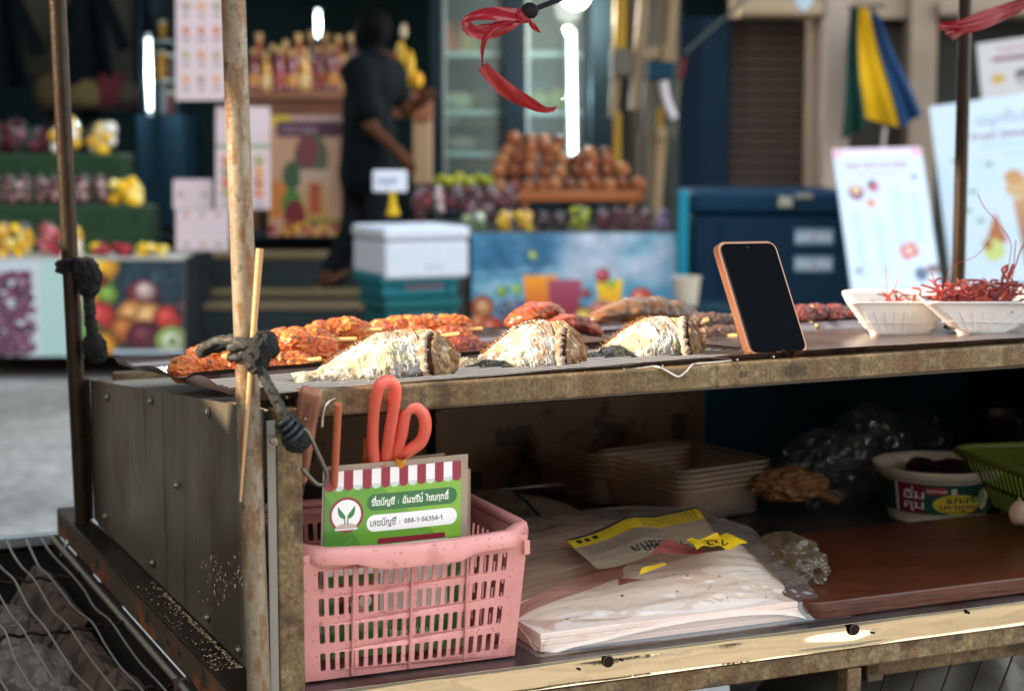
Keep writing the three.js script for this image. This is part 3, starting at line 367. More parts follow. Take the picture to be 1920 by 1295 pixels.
{
  const z = -10.25, A = (px, py, dz = 0) => at(px, py, z + dz), b = (p, r0, q, r1, k) => [p.x, p.y, p.z, r0, q.x, q.y, q.z, r1, k];
  const head = A(706, 62), neck = A(698, 98), chest = A(698, 150), waist = A(695, 250), hip = A(690, 310), hipF = A(706, 320, .06), hipB = A(676, 320, -.05);
  const shR = A(672, 138, .13), elR = A(694, 236, .2), wrR = A(746, 284, .3), haR = A(762, 304, .33), shL = A(730, 140, -.12), elL = A(764, 205, -.1), wrL = A(790, 190, -.06), haL = A(800, 180, -.04);
  const knF = A(716, 420, .1), anF = A(712, 520, .06), toF = A(736, 535, .1), knB = A(668, 420, -.04), anB = A(622, 508, -.1), toB = A(606, 524, -.02);
  const legs = [b(hipF, .085, knF, .062), b(knF, .06, anF, .04), b(hipB, .085, knB, .062), b(knB, .06, anB, .04)];
  const torso = [b(A(698, 132), .1, waist, .095, .05), b(waist, .1, hip, .115, .05), b(shL, .05, shR, .05, .05), b(A(690, 160, .04), .1, A(704, 160, -.04), .1, .05)];
  const fingers = (w, h) => { const d = h.clone().sub(w).normalize(), s = V3(0, 0, 1).cross(d).normalize(), o = []; for (let i = 0; i < 4; i++) { const r = h.clone().addScaledVector(s, (i - 1.5) * .018), m = r.clone().addScaledVector(d, .035 - Math.abs(i - 1.3) * .004), e = m.clone().addScaledVector(d, .028).add(V3(0, -.012, -.006)); o.push(b(r, .0088, m, .008, .006), b(m, .008, e, .007, .006)); } const t = w.clone().lerp(h, .5).addScaledVector(s, .03); o.push(b(t, .011, t.clone().addScaledVector(d, .04).addScaledVector(s, .016), .008, .008)); return o; };
  const armR = [b(shR, .05, elR, .04), b(elR, .038, wrR, .026), b(wrR, .028, haR, .03, .02), ...fingers(wrR, haR)], armL = [b(shL, .05, elL, .04), b(elL, .038, wrL, .026), b(wrL, .028, haL, .03, .02), ...fingers(wrL, haL)];
  const hd = [b(head, .085, A(712, 82, .02), .066, .02), b(A(724, 76, .03), .014, A(728, 82, .035), .012, .012), b(A(716, 92, .03), .03, A(718, 92, .03), .026, .02), b(A(716, 86, .085), .012, A(718, 87, .09), .01, .01), b(A(692, 72, .075), .016, A(690, 80, .078), .012, .01), b(neck, .046, A(700, 118), .06, .03)];
  const lo = V3(-1.35, -.02, z - .85), size = 1.75;
  const p = thing('person', 'person with dark hair, black shirt and dark trousers standing among the stalls', 'person', A(680, 540).setY(.5));
  add(p, 'body', skin([...hd, ...torso, ...legs, ...armR, ...armL, b(anF, .04, toF, .03), b(anB, .04, toB, .03)], 190, lo, size, .03), M(0x50301f, .75));
  const eyeM = M(0x120d0a, .3); for (const q of [A(720, 68, .07), A(727, 69, .0)]) add(p, 'eye', sphere(q.x, q.y, q.z, .009), eyeM);
  const fat = (a, e) => a.map((r) => [...r.slice(0, 3), r[3] + e, ...r.slice(4, 7), r[7] + e, r[8]]);
  add(p, 'shirt', skin([...fat(torso, .022), b(A(700, 106), .07, A(698, 140), .115, .05), b(A(699, 118), .07, shR, .085, .05), b(A(699, 118), .07, shL, .085, .05), b(shR, .085, A(688, 206, .19), .08, .05), b(shL, .085, A(748, 180, -.11), .07, .05), b(waist, .12, A(690, 335), .15, .06), b(A(682, 200, .05), .12, A(690, 330, .05), .14, .06)], 150, V3(-1.3, .35, z - .7), 1.5, .04), M(0x050b10, .9));
  add(p, 'trousers', skin([...fat(legs, .02), b(hipF, .12, hipB, .12, .05)], 110, V3(-1.4, -.05, z - .65), 1.15, .03), M(0x15181c, .9));
  add(p, 'hair', skin([b(A(700, 52), .1, A(694, 66, -.02), .09, .03), b(A(688, 70, -.03), .07, A(684, 100, -.06), .05, .03), b(A(706, 42, .02), .07, A(700, 48, .06), .06, .03)], 60, V3(-1.15, 1.2, z - .4), .8, .03), M(0x040506, .95));
  for (const [a, t, r] of [[anF, toF, 1], [anB, toB, -1]]) { const s = a.clone().lerp(t, .4); add(p, 'sandal', new RoundedBoxGeometry(.24, .03, .09, 2, .012).rotateZ(r > 0 ? -.1 : .5).translate(s.x, s.y - .04, s.z), M(r > 0 ? 0x22252a : 0x6d4a3a, .7)); }
}

// ------------------------------------------------------------------ background: cooler on crates, price sign
{
  const z = -8.4, X = (px, zz = z) => at(px, 470, zz).x, Y = (py, zz = z) => at(790, py, zz).y, foam = M(0xd9dde6, .75, { map: tex(128, .3, (x, y) => { const v = .93 + (tn(x, y, 40, 2) - .5) * .1; return [v, v, v]; }) });
  const crateM = M(0x1f6b74, .5), crate2 = M(0x1a5a5c, .55), TURN = .42;
  const boxThing = (name, label, cat, px, pyb, dz) => { const o = thing(name, label, cat, V3(X(px), Y(pyb), z + dz), undefined, TURN); BASE.delete(o); return o; }; // local: front left bottom corner at the origin, depth along -z
  const lab = (o, w, h, bgc, col, text) => add(o, 'crate_marking', new THREE.PlaneGeometry(w * .56, h * .42).translate(w * .56, h * .48, .006), M(0xffffff, .6, { map: print(256, 80, (x, tw, th) => { x.fillStyle = bgc; x.fillRect(0, 0, tw, th); x.fillStyle = col; if (text) { x.font = 'bold 46px serif'; x.fillText(text, 8, 56); } else x.fillRect(8, 14, tw - 16, th - 28); }) }));
  const crate = (label, px, pyb, pyt, w, d, m, dz) => { const o = boxThing('crate', label, 'crate', px, pyb, dz), h = Y(pyt) - Y(pyb) - .003; add(o, 'crate_body', bx(0, w, 0, h - .05, -d, 0, .015), m); add(o, 'crate_rim', bx(-.02, w + .02, h - .049, h, -d - .02, .02, .01), m); for (const s of [.03, .95]) add(o, 'corner_rib', bx(w * s - .02, w * s + .02, .01, h - .055, .001, .012, .004), m); return [o, w, h]; };
  lab(...crate('lower teal plastic crate with worn yellow lettering under the white cooler', 724, 648, 561, .35, .34, crate2, -.03), '#1a5a5c', '#b3a878', 'Sea-Store');
  lab(...crate('upper teal plastic crate with a dark red mark under the white cooler', 718, 561, 514, .36, .36, crateM, -.02), '#1f6b74', '#5d4454', '');
  crate('bottom teal plastic crate of the stack, standing on the street', 726, 793, 649, .35, .34, crate2, -.03);
  { const o = boxThing('foam_cooler', 'white polystyrene cooler box with lid standing on two teal crates', 'cooler box', 722, 525, .02), w = .425, d = .46, h1 = Y(453) - Y(525), h2 = Y(427) - Y(525); add(o, 'cooler_body', bx(0, w, .001, h1, -d, 0, .02), foam); add(o, 'cooler_lid', bx(-.006, w + .006, h1 + .002, h2, -d - .006, .006, .02), foam); add(o, 'embossed_mark', bx(w * .48, w * .68, h1 * .3, h1 * .38, -.002, .004, .001), M(0xb9bdc6, .7)); }
  const s = thing('price_sign', 'small white sign with blue writing on a yellow stand above the cooler', 'sign', V3(X(738, z - .2), Y(408), z - .2)), zz = z - .25;
  add(s, 'stand_foot', new THREE.CylinderGeometry(.012, .034, .075, 16).translate(X(737, zz), Y(400, zz) + .03, zz), M(0xc9a21c, .5)); add(s, 'stand_stem', bx(X(731, zz), X(743, zz), Y(395, zz), Y(358, zz), zz - .01, zz + .01, .004), M(0xd0a81e, .5));
  add(s, 'sign_board', bx(X(699, zz), X(764, zz), Y(360, zz), Y(319, zz), zz - .012, zz + .012, .01), M(0xd6d8e2, .6));
  add(s, 'writing', new THREE.PlaneGeometry(X(758, zz) - X(705, zz), .09).translate((X(705, zz) + X(758, zz)) / 2, Y(339, zz), zz + .0145), M(0xffffff, .6, { map: print(256, 128, (x, w, h) => { x.fillStyle = '#dcdfe8'; x.fillRect(0, 0, w, h); thai(x, 'เมนูลด', 20, 84, 40, '#3c4f92', 1.8); }) }));
}

// ------------------------------------------------------------------ background: fruit table
{
  const z = -9.0, X = (px, zz = z) => at(px, 430, zz).x, Y = (py, zz = z) => at(1070, py, zz).y, t = thing('fruit_table', 'fruit table carrying packs and round fruit above the juice banner', 'table', V3(X(1070), .13, z));
  add(t, 'table_top', bx(X(800), X(1262), Y(437) - .01, Y(434), z - 1.1, z + .04, .006), M(0x3a3a38, .7)); add(t, 'table_box', bx(X(880), X(1258), .132, Y(438) - .012, z - 1.0, z - .03, .01), M(0x2a3033, .8)); add(t, 'table_leg', bx(X(872), X(882), .132, Y(438) - .012, z - .05, z + .02, .004), M(0x4a3a30, .7));
  const trayM = M(0xb5642c, .55, { map: plasterT }), zt = z - .5, tr = thing('wooden_tray', 'orange brown wooden tray edge holding the heap of round brown fruit', 'tray', V3(X(1085, zt), Y(375, zt), zt));
  add(tr, 'tray_front', bx(X(968, zt), X(1199, zt), Y(378, zt), Y(358, zt), zt - .02, zt + .01, .008), trayM); add(tr, 'tray_floor', bx(X(930, zt), X(1199, zt), Y(370, zt), Y(366, zt), zt - .6, zt - .022, .004), trayM); for (const [a, b] of [[962, 967], [1200, 1205]]) add(tr, 'tray_side', bx(X(a, zt), X(b, zt), Y(378, zt), Y(358, zt), zt - .6, zt, .003), trayM);
  add(tr, 'tray_leg', bx(X(980, zt), X(990, zt), Y(434, zt), Y(379, zt), zt - .1, zt, .003), trayM); add(tr, 'tray_leg', bx(X(1180, zt), X(1190, zt), Y(434, zt), Y(379, zt), zt - .1, zt, .003), trayM);
  seed(51); const cols = [0x8a4e2e, 0x7a4224, 0x96603a, 0x6a3820].map((c) => M(c, .38)), fg = lump(3, 1, 1.05, 1, .06, 3, 2); let proto = null;
  const rows = [[350, 940, 1195, 11, 0], [322, 935, 1165, 9, .09], [302, 942, 1140, 8, .16], [282, 950, 1045, 5, .2], [290, 1105, 1135, 2, .2], [264, 962, 1050, 4, .25]];
  rows.forEach(([py, a, b, n, dz]) => { for (let i = 0; i < n; i++) { const r = R(.034, .045), p = at(mix(a, b, n > 1 ? i / (n - 1) : .5) + R(-3, 3), py + R(-3, 3), zt - .08 - dz); const o = thing('round_fruit', NTH[i] + ' round brown fruit from the left, row ' + NTH[rows.findIndex((w) => w[0] === py)] + ' of the heap', 'fruit', p, 'round brown fruit heaped on the wooden tray'); const m = add(o, 'fruit_body', fg, cols[(i + py) % 4]); m.position.set(0, 0, 0); m.scale.setScalar(r); const c = add(o, 'fruit_crown', new THREE.ConeGeometry(.008, .014, 6), M(0x5a3a22, .8)); c.position.set(0, r, 0); } });
  const dk = [0x4a1a24, 0x5d2430, 0x38121c, 0x6d3440].map((c) => new THREE.Color(c)), yl = [0xd8ae24, 0xe2c250, 0xc99a1c].map((c) => new THREE.Color(c)), gr = [0x8a8f2a, 0xa8a83a, 0x6d7a24].map((c) => new THREE.Color(c)), bl = [0x2a1a22, 0x3a222c, 0x1d1218].map((c) => new THREE.Color(c)), pu = [0x6d5a7a, 0x8a789a].map((c) => new THREE.Color(c)), wt = [0xc9d0c4, 0x8a9a6a, 0x4a6a3a].map((c) => new THREE.Color(c));
  const k = 9 / 3400, bag = (l, g, px, py, w, h, zz, c, n, f) => fruitBag(l, g, at(px, py, zz), w * k, h * k, c, n, f);
  for (let i = 0; i < 4; i++) bag(NTH[i] + ' dark red bag of mangosteens from the left on the fruit table', 'dark red bags behind the front packs', 856 + i * 33, 398, 36, 58, z - .35, dk, 12);
  bag('bag of red fruit behind the cooler and price sign', undefined, 790, 404, 44, 60, z - .4, [dk[3], dk[1], new THREE.Color(0xa04a4a)], 11); bag('pale pink bag of fruit between cooler and mangosteens', undefined, 822, 405, 30, 66, z - .35, [new THREE.Color(0xc9a0a0), new THREE.Color(0xc05a50), new THREE.Color(0xd6d0d0)], 9);
  bag('white and green pack of fruit at the left end of the table front', undefined, 888, 434, 44, 40, z - .08, wt, 11); for (const px of [884, 912]) bag(px < 900 ? 'dark red pack above the white and green pack on the table' : 'dark red pack left of the bright yellow packs on the table', 'dark red packs over the banner corner', px, 412, 34, 34, z - .2, dk, 9);
  for (const px of [950, 984]) bag((px < 960 ? 'left' : 'right') + ' one of the two bright yellow packs on the table front', 'bright yellow packs', px, 434, 34, 44, z - .08, yl, 11);
  for (const px of [1018, 1050]) bag(px < 1030 ? 'nearly black pack beside the bright yellow packs' : 'nearly black pack beside the olive green pack', 'nearly black packs', px, 434, 34, 40, z - .08, bl, 10);
  bag('olive green fruit pack in the middle of the table front', undefined, 1086, 434, 40, 52, z - .08, gr, 12);
  for (let i = 0; i < 4; i++) bag(NTH[i] + ' dark purple grape pack from the olive green pack on the table', 'dark purple grape packs', 1128 + i * 27, 434, 30, 48, z - .08, [...dk, bl[0]], 10);
  bag('pale lilac pack at the right end of the table front', undefined, 1240, 434, 30, 48, z - .08, pu, 9);
  const bn = thing('banana_bunch', 'bunch of yellow green bananas behind the mangosteen bags', 'bananas', at(850, 350, z - .7), undefined); for (let i = 0; i < 11; i++) { const p = at(815 + i * 9, 344 + R(-6, 6), z - .7 - R(0, .1)); add(bn, 'banana', tube([p, p.clone().add(V3(R(.01, .03), .03, .02)), p.clone().add(V3(R(.03, .05), .035, .05)), p.clone().add(V3(.06, .01, .07))], .014, 10, 7), M([0xa8a82c, 0xbdb034, 0x8f9a2a][i % 3], .5)); }
  const po = thing('teal_post', 'bright teal post standing right of the juice banner', 'post', at(1283, 530, -8.8)); add(po, 'post', bx(at(1272, 440, -8.8).x, at(1291, 440, -8.8).x, at(1280, 640, -8.8).y, at(1280, 357, -8.8).y, -8.84, -8.8, .008).rotateZ(0), M(0x177f94, .5)); add(po, 'post_foot', bx(at(1262, 440, -8.8).x, at(1300, 440, -8.8).x, .131, at(1280, 640, -8.8).y, -8.92, -8.72, .01), M(0x3a4a4c, .7));
  const wb = thing('white_tub', 'pale tapered tub standing beside the teal post', 'tub', at(1287, 572, -8.5)); add(wb, 'tub_body', new THREE.CylinderGeometry(.066, .052, .13, 24, 1, true).translate(0, .065, 0), M(0xc4b8a2, .7)).position.set(0, 0, 0); add(wb, 'tub_rim', new THREE.TorusGeometry(.066, .005, 8, 24).rotateX(Math.PI / 2).translate(0, .13, 0), M(0xc9beaa, .7)).position.set(0, 0, 0); add(wb, 'tub_base', new THREE.CylinderGeometry(.052, .052, .006, 20), M(0xc4b8a2, .7)).position.set(0, .003, 0);
  const tb = thing('side_table', 'low dark side table carrying the pale tub', 'table', at(1290, 600, -8.5).setY(.002)); const tx = at(1290, 572, -8.5); add(tb, 'table_top', bx(tx.x - .13, tx.x + .2, tx.y - .03, tx.y - .001, -8.7, -8.35, .005), M(0x14303c, .6)); for (const [a, b] of [[-.11, -8.68], [.18, -8.68], [-.11, -8.37], [.18, -8.37]]) add(tb, 'table_leg', rod(V3(tx.x + a, .003, b), V3(tx.x + a, tx.y - .031, b), .014), M(0x14303c, .6));
}

// ------------------------------------------------------------------ background: pipes, meters, cloths, chest, signs
{
  const z = -10.3, o = thing('pipe_bundle', 'bundle of tan and yellow service pipes on the wall right of the fridge', 'pipes', at(1210, 380, z).setY(.131));
  const tan = M(0xa08a68, .6, { map: plasterT }), yel = M(0xa5812e, .55), gry = M(0x6b665a, .6, { map: plasterT });
  for (const [a, ya, b, yb_, r, m] of [[1165, -80, 1162, 90, 12, yel], [1155, 140, 1150, 220, 8, tan], [1158, 210, 1157, 310, 7, yel], [1213, -80, 1188, 205, 9, tan], [1236, -80, 1228, 120, 9, gry], [1264, -80, 1253, 110, 13, tan], [1218, 150, 1212, 380, 10, gry], [1238, 240, 1222, 470, 14, tan], [1202, 250, 1196, 370, 5, gry], [1275, 140, 1262, 260, 4, gry], [1240, 200, 1236, 240, 6, yel]]) add(o, 'pipe', rod(at(a, ya, z), at(b, yb_, z), r * .00303, r * .00303, 12), m);
  for (const [a, b, c, d, m] of [[1146, 92, 1186, 142, gry], [1212, 88, 1236, 112, tan], [1240, 84, 1268, 118, tan], [1214, 116, 1262, 150, darkM], [1228, 238, 1250, 262, tan]]) { const p = at(a, d, z), q = at(c, b, z); add(o, 'meter_box', bx(p.x, q.x, p.y, q.y, z - .06, z + .06, .012), m); }
  const bt = thing('white_bag', 'narrow white bag hanging among the service pipes', 'bag', at(1250, 220, z + .08)); add(bt, 'bag_body', tube([at(1244, 152, z + .08), at(1248, 180, z + .08), at(1256, 205, z + .08), at(1264, 222, z + .08)], .026, 20, 10), M(0xc8c2c6, .7));
  const rd = thing('hanging_tag', 'small dark red tag hanging right of the service pipes', 'tag', at(1279, 150, z + .05)); add(rd, 'tag_body', rod(at(1283, 108, z + .05), at(1276, 148, z + .05), .013, .011, 10), M(0x7a2530, .6));
  const cb = thing('stay_cable', 'grey cable slanting from the pipes up to the awning', 'cable', at(1285, 98, z + .1)); add(cb, 'cable', tube([at(1284, 100, z + .1), at(1330, 58, z + .1), at(1372, 22, z + .1), at(1410, -14, z + .1)], .01, 20, 8), M(0x4f5652, .7));
  const aw = thing('awning_tip', 'pale blue tip of an awning hanging at the top edge', 'awning', at(1505, 0, -10)); const p = [at(1482, -30, -10), at(1528, -30, -10), at(1522, 8, -10), at(1508, 22, -10), at(1496, 12, -10)], s = new THREE.Shape(p.map((q) => new THREE.Vector2(q.x, q.y))); add(aw, 'cloth', new THREE.ExtrudeGeometry(s, { depth: .01, bevelEnabled: true, bevelSize: .003, bevelThickness: .003 }).translate(0, 0, -10), M(0xaebfcc, .8));
}
{ // folded parasol cloths hanging between the columns
  const z = -10.2, o = thing('hanging_cloth', 'folded green, yellow and blue cloth hanging between the two beige columns', 'cloth', at(1640, 20, z));
  const strip = (name, tl, tr, br, bl, c, fold) => add(o, name, sheet(at(...bl, z), at(...br, z), at(...tr, z), at(...tl, z), 24, 24, (x, y) => fold * Math.sin(x * 9 + y * 3) * (1.1 - y * .6) + .02 * Math.sin(y * 7), .004), M(c, .85));
  strip('green_cloth', [1594, 12], [1612, 12], [1622, 240], [1578, 262], 0x1c4038, .03); strip('yellow_cloth', [1611, 14], [1628, 14], [1686, 238], [1612, 218], 0xc79a14, .012); strip('blue_cloth', [1630, 12], [1650, 30], [1728, 214], [1688, 242], 0x26456a, .025);
  add(o, 'hanger', rod(at(1590, 14, z), at(1660, 10, z), .012), M(0x5a5650, .6)); add(o, 'cord', rod(at(1660, 238, z), at(1656, 276, z), .012), M(0xb0a8a0, .8));
}
{
  const z = -8.95, X = (px, zz = z) => at(px, 470, zz).x, Y = (py, zz = z) => at(1440, py, zz).y, o = thing('ice_chest', 'large dark blue ice chest with two worn white stickers', 'ice chest', V3(X(1430), .002, z)), blue = M(0x0a2c42, .65), dk = M(0x08263a, .65);
  add(o, 'chest_body', bx(X(1298), X(1592), .003, Y(402), z - .7, z, .03), blue); add(o, 'chest_lid', bx(X(1292), X(1596), Y(401), Y(358), z - .72, z + .025, .03), blue); add(o, 'front_panel', bx(X(1350), X(1590), Y(575), Y(412), z + .002, z + .014, .01), dk); add(o, 'chest_side_rib', bx(X(1300), X(1342), .01, Y(408), z + .002, z + .02, .012), dk);
  add(o, 'latch', bx(X(1456), X(1482), Y(388), Y(368), z + .026, z + .05, .006), M(0x9a9684, .5)); add(o, 'latch', bx(X(1488), X(1520), Y(372), Y(362), z + .026, z + .045, .004), M(0x8a8678, .5));
  const st = (py) => add(o, 'sticker', new THREE.PlaneGeometry(X(1562) - X(1489), Y(py) - Y(py + 30)).translate((X(1489) + X(1562)) / 2, Y(py + 15), z + .0165), M(0xffffff, .6, { map: print(256, 96, (x, w, h) => { x.fillStyle = '#6d8290'; x.fillRect(0, 0, w, h); x.fillStyle = '#b8c4cc'; for (let i = 0; i < 12; i++) x.fillRect(12 + i * 19.5, 18 + R(0, 12), 14, h - 44); x.fillStyle = '#a03a44'; x.fillRect(120, 44, 18, 24); }) })); seed(5); st(428); st(479);
}
const legs = (o, pts) => pts.forEach(([x, y, z]) => { const p = at(x, y, z); add(o, 'leg', rod(V3(p.x, .004, p.z + .02), V3(p.x, p.y + .1, p.z - .03), .014), M(0x6a6a66, .5)); });
const mb = poster('menu_board', 'pale blue leaning menu board with red heading and dessert pictures', 'menu board', [at(1598, 546, -8.2), at(1766, 540, -8.2), at(1728, 275, -8.75), at(1561, 279, -8.75)], (x, w, h) => {
  x.fillStyle = '#c6d2e0'; x.fillRect(0, 0, w, h); x.fillStyle = '#d9aab8'; x.fillRect(0, 0, w * .1, h * .07); x.fillRect(w * .88, 0, w * .12, h * .07); x.fillStyle = '#d8c4d0'; x.fillRect(w * .1, 0, w * .78, h * .05);
  x.fillStyle = '#a8404e'; x.font = 'bold 50px sans-serif'; x.fillText('MENU TOAST & ICE CREAM', w * .12, h * .15, w * .7); x.fillStyle = '#b8707c'; x.fillRect(w * .22, h * .185, w * .5, 9);
  dot(x, w * .2, h * .32, w * .09, '#8a4a60'); dot(x, w * .2, h * .3, w * .05, '#d9b98a'); dot(x, w * .4, h * .28, w * .07, '#b06a78'); dot(x, w * .38, h * .26, w * .04, '#6a4a3c'); dot(x, w * .35, h * .4, w * .055, '#d08a6a'); dot(x, w * .87, h * .22, w * .03, '#5a4a4a');
  x.fillStyle = '#8795ab'; for (const [a, b, n] of [[.1, .46, 16], [.34, .5, 14], [.58, .3, 14], [.78, .34, 12]]) for (let i = 0; i < n; i++) x.fillRect(w * a, h * (b + i * .03), w * (.1 + ((i * 7) % 5) * .012), 6);
  x.save(); x.translate(w * .7, h * .74); x.rotate(-.35); rr(x, -50, -36, 100, 76, 14, '#c0503e'); rr(x, -28, -20, 56, 40, 8, '#e0b0a4'); x.restore(); dot(x, w * .8, h * .9, w * .075, '#5a6474'); dot(x, w * .95, h * .87, w * .1, '#9a7a78', 26);
}, 512, 800);
legs(mb, [[1612, 546, -8.25], [1752, 541, -8.25]]);
const db = poster('drinks_banner', 'large white banner with iced drinks and fruit print at the right edge', 'banner', [at(1785, 536, -8.5), at(2150, 520, -8.1), at(2100, 150, -8.5), at(1743, 200, -8.9)], (x, w, h) => {
  x.fillStyle = '#cfdde8'; x.fillRect(0, 0, w, h); clouds(x, w, h, 40, '#a9c9dc', h * .3, h * .9, 90);
  thai(x, 'เมนูเครื่องดื่ม', w * .24, h * .14, 40, '#8a98a8', 1.6); x.fillStyle = '#8d5f66'; x.font = 'bold 62px sans-serif'; x.fillText('Fruit Smoothie', w * .2, h * .225); x.fillStyle = '#9fc0d2'; x.fillRect(w * .25, h * .26, w * .5, 10); x.fillRect(w * .35, h * .31, w * .4, 8);
  cup(x, w * .38, h * .56, w * .2, h * .36, '#c9986a', '#8a5a44'); dot(x, w * .44, h * .5, w * .09, '#d0a878', 60); dot(x, w * .4, h * .44, w * .05, '#c79460', 40); x.fillStyle = '#b06a3a'; x.beginPath(); x.moveTo(w * .28, h * .62); x.lineTo(w * .33, h * .78); x.lineTo(w * .2, h * .8); x.fill(); dot(x, w * .25, h * .82, 60, '#c9cf7a'); dot(x, w * .22, h * .79, 26, '#a06a3a');
  for (const [a, b] of [[.1, .32], [.28, .36], [.18, .5], [.14, .6], [.2, .66]]) dot(x, w * a, h * b, 22, '#7fa070', 12); dot(x, w * .62, h * .4, 40, '#b87a8a');
}, 1024, 1024);
legs(db, [[1800, 536, -8.55], [2130, 520, -8.2]]);
poster('small_poster', 'small white poster with red writing above the large drinks banner', 'poster', [at(1842, 186, -10.3), at(2010, 176, -10.3), at(2005, 58, -10.35), at(1832, 82, -10.35)], (x, w, h) => { x.fillStyle = '#bdb9b8'; x.fillRect(0, 0, w, h); x.fillStyle = '#a0626a'; x.font = 'bold 60px sans-serif'; x.fillText('TOPPING', w * .2, h * .2); x.fillStyle = '#7e4a56'; x.fillRect(w * .15, h * .28, w * .5, 40); dot(x, w * .2, h * .66, 44, '#b89a4a'); dot(x, w * .48, h * .62, 50, '#5a4a50'); dot(x, w * .47, h * .72, 40, '#a09aa0'); }, 512, 512);

// ------------------------------------------------------------------ the food cart
const bc = (u0, u1, v0, v1, w0, w1, r) => bx(u0, u1, v0, v1, -w1, -w0, r), c3 = (u, v, w) => V3(u, v, -w);
const S = (u, w) => 0.974 + 0.013 * clamp(u / 0.6) - 0.07 * w; // the sloping top that the trays lie on
const spot = (x, y, f, lo, hi, o = 4) => sst(lo, hi, tn(x, y, f, o));
const galvT = tex(1024, 1.1, (x, y) => { let c = mix3([.57, .47, .32], [.44, .35, .22], tn(x, y, 14, 6)); c = mix3(c, [.72, .63, .48], .4 * spot(x + .3, y, 70, .5, .72, 4)); c = mix3(c, [.27, .2, .13], .3 * spot(x, y + .4, 150, .5, .72, 4)); c = mix3(c, [.17, .12, .07], .5 * spot(x, y + .1, 40, .6, .78, 6)); c = mix3(c, [.42, .25, .13], .4 * spot(x + .7, y + .2, 30, .58, .78, 6)); const g = .85 + .3 * (vn(x * 700, y * 500, 4096) - .5); return c.map((k) => k * g); });
const galvB = tex(256, 0.08, (x, y) => tn(x, y, 24, 4), false);
const galv = M(0xffffff, .62, { map: galvT, metalness: .25, bumpMap: galvB, bumpScale: .0006 });
const rustT = tex(512, 0.3, (x, y) => { let c = mix3([.3, .24, .19], [.42, .33, .24], tn(x, y, 8, 5)); c = mix3(c, [.62, .32, .14], .9 * spot(x + .1, y + .6, 6, .46, .64)); c = mix3(c, [.14, .1, .08], .8 * spot(x, y, 14, .55, .7)); return c; });
const rust = M(0xffffff, .75, { map: rustT, metalness: .15, bumpMap: galvB, bumpScale: .001 });
const poleT = tex(512, 0.22, (x, y) => { let c = mix3([.58, .54, .47], [.44, .37, .28], tn(x, y, 6, 5)); c = mix3(c, [.42, .28, .16], .7 * spot(x * 1.5, y * .5, 12, .48, .68)); c = mix3(c, [.2, .15, .11], .45 * spot(x, y + .2, 22, .58, .8)); c = mix3(c, [.66, .62, .56], .3 * spot(x + .5, y, 60, .56, .8)); return c; });
const poleM = M(0xffffff, .42, { map: poleT, metalness: .2, bumpMap: galvB, bumpScale: .0004 });
const darkPole = M(0x6f6258, .4, { map: poleT, metalness: .5, bumpMap: galvB, bumpScale: .0004 });
const panelT = tex(1024, 0.9, (x, y) => { let v = .5 + (tn(x, y, 4, 4) - .5) * .12 + (vn(x * 240, y * 3, 4096) - .5) * .07; let c = [v, v * .955, v * .87]; c = mix3(c, [.38, .31, .2], .55 * spot(x, y, 7, .6, .78)); return mix3(c, [.3, .27, .23], .5 * sst(.56, .74, vn(x * 26, y * 1.2, 4096) * .6 + tn(x, y, 9, 4) * .4)); });
const panelR = tex(512, 0.5, (x, y) => { const v = .46 + (tn(x, y, 6, 4) - .5) * .3 + (vn(x * 180, y * 3, 4096) - .5) * .1; return v; }, false);
const panelM = M(0xe8e2d6, 1, { map: panelT, roughnessMap: panelR, metalness: .5 });
const shelfT = tex(512, 0.5, (x, y) => { const v = .4 + (tn(x, y, 5, 5) - .5) * .2 + (vn(x * 4, y * 200, 4096) - .5) * .06; return mix3([v, v * .93, v * .9], [.26, .18, .14], .6 * spot(x, y, 9, .56, .7)); });
const shelfM = M(0xffffff, .28, { map: shelfT, metalness: .75 });
const polish = M(0xcdbb9c, .1, { metalness: 1, bumpMap: tex(512, 0.7, (x, y) => tn(x, y, 4, 3) + .01 * vn(x * 200, y * 30, 4096), false), bumpScale: .009, roughnessMap: null });
const innerT = tex(512, 0.5, (x, y) => { let c = mix3([.56, .47, .38], [.4, .35, .3], tn(x, y, 5, 5)); return mix3(c, [.2, .17, .14], .8 * spot(x, y, 14, .6, .7)); });
const innerM = M(0xb0b4b4, .55, { map: innerT, metalness: .3 });
const screwM = M(0x9a9488, .35, { metalness: .85 });
const cart = cthing('food_cart', 'worn steel street food cart with rusty pipe poles in the foreground', 'food cart', V3(0, 0, 0));
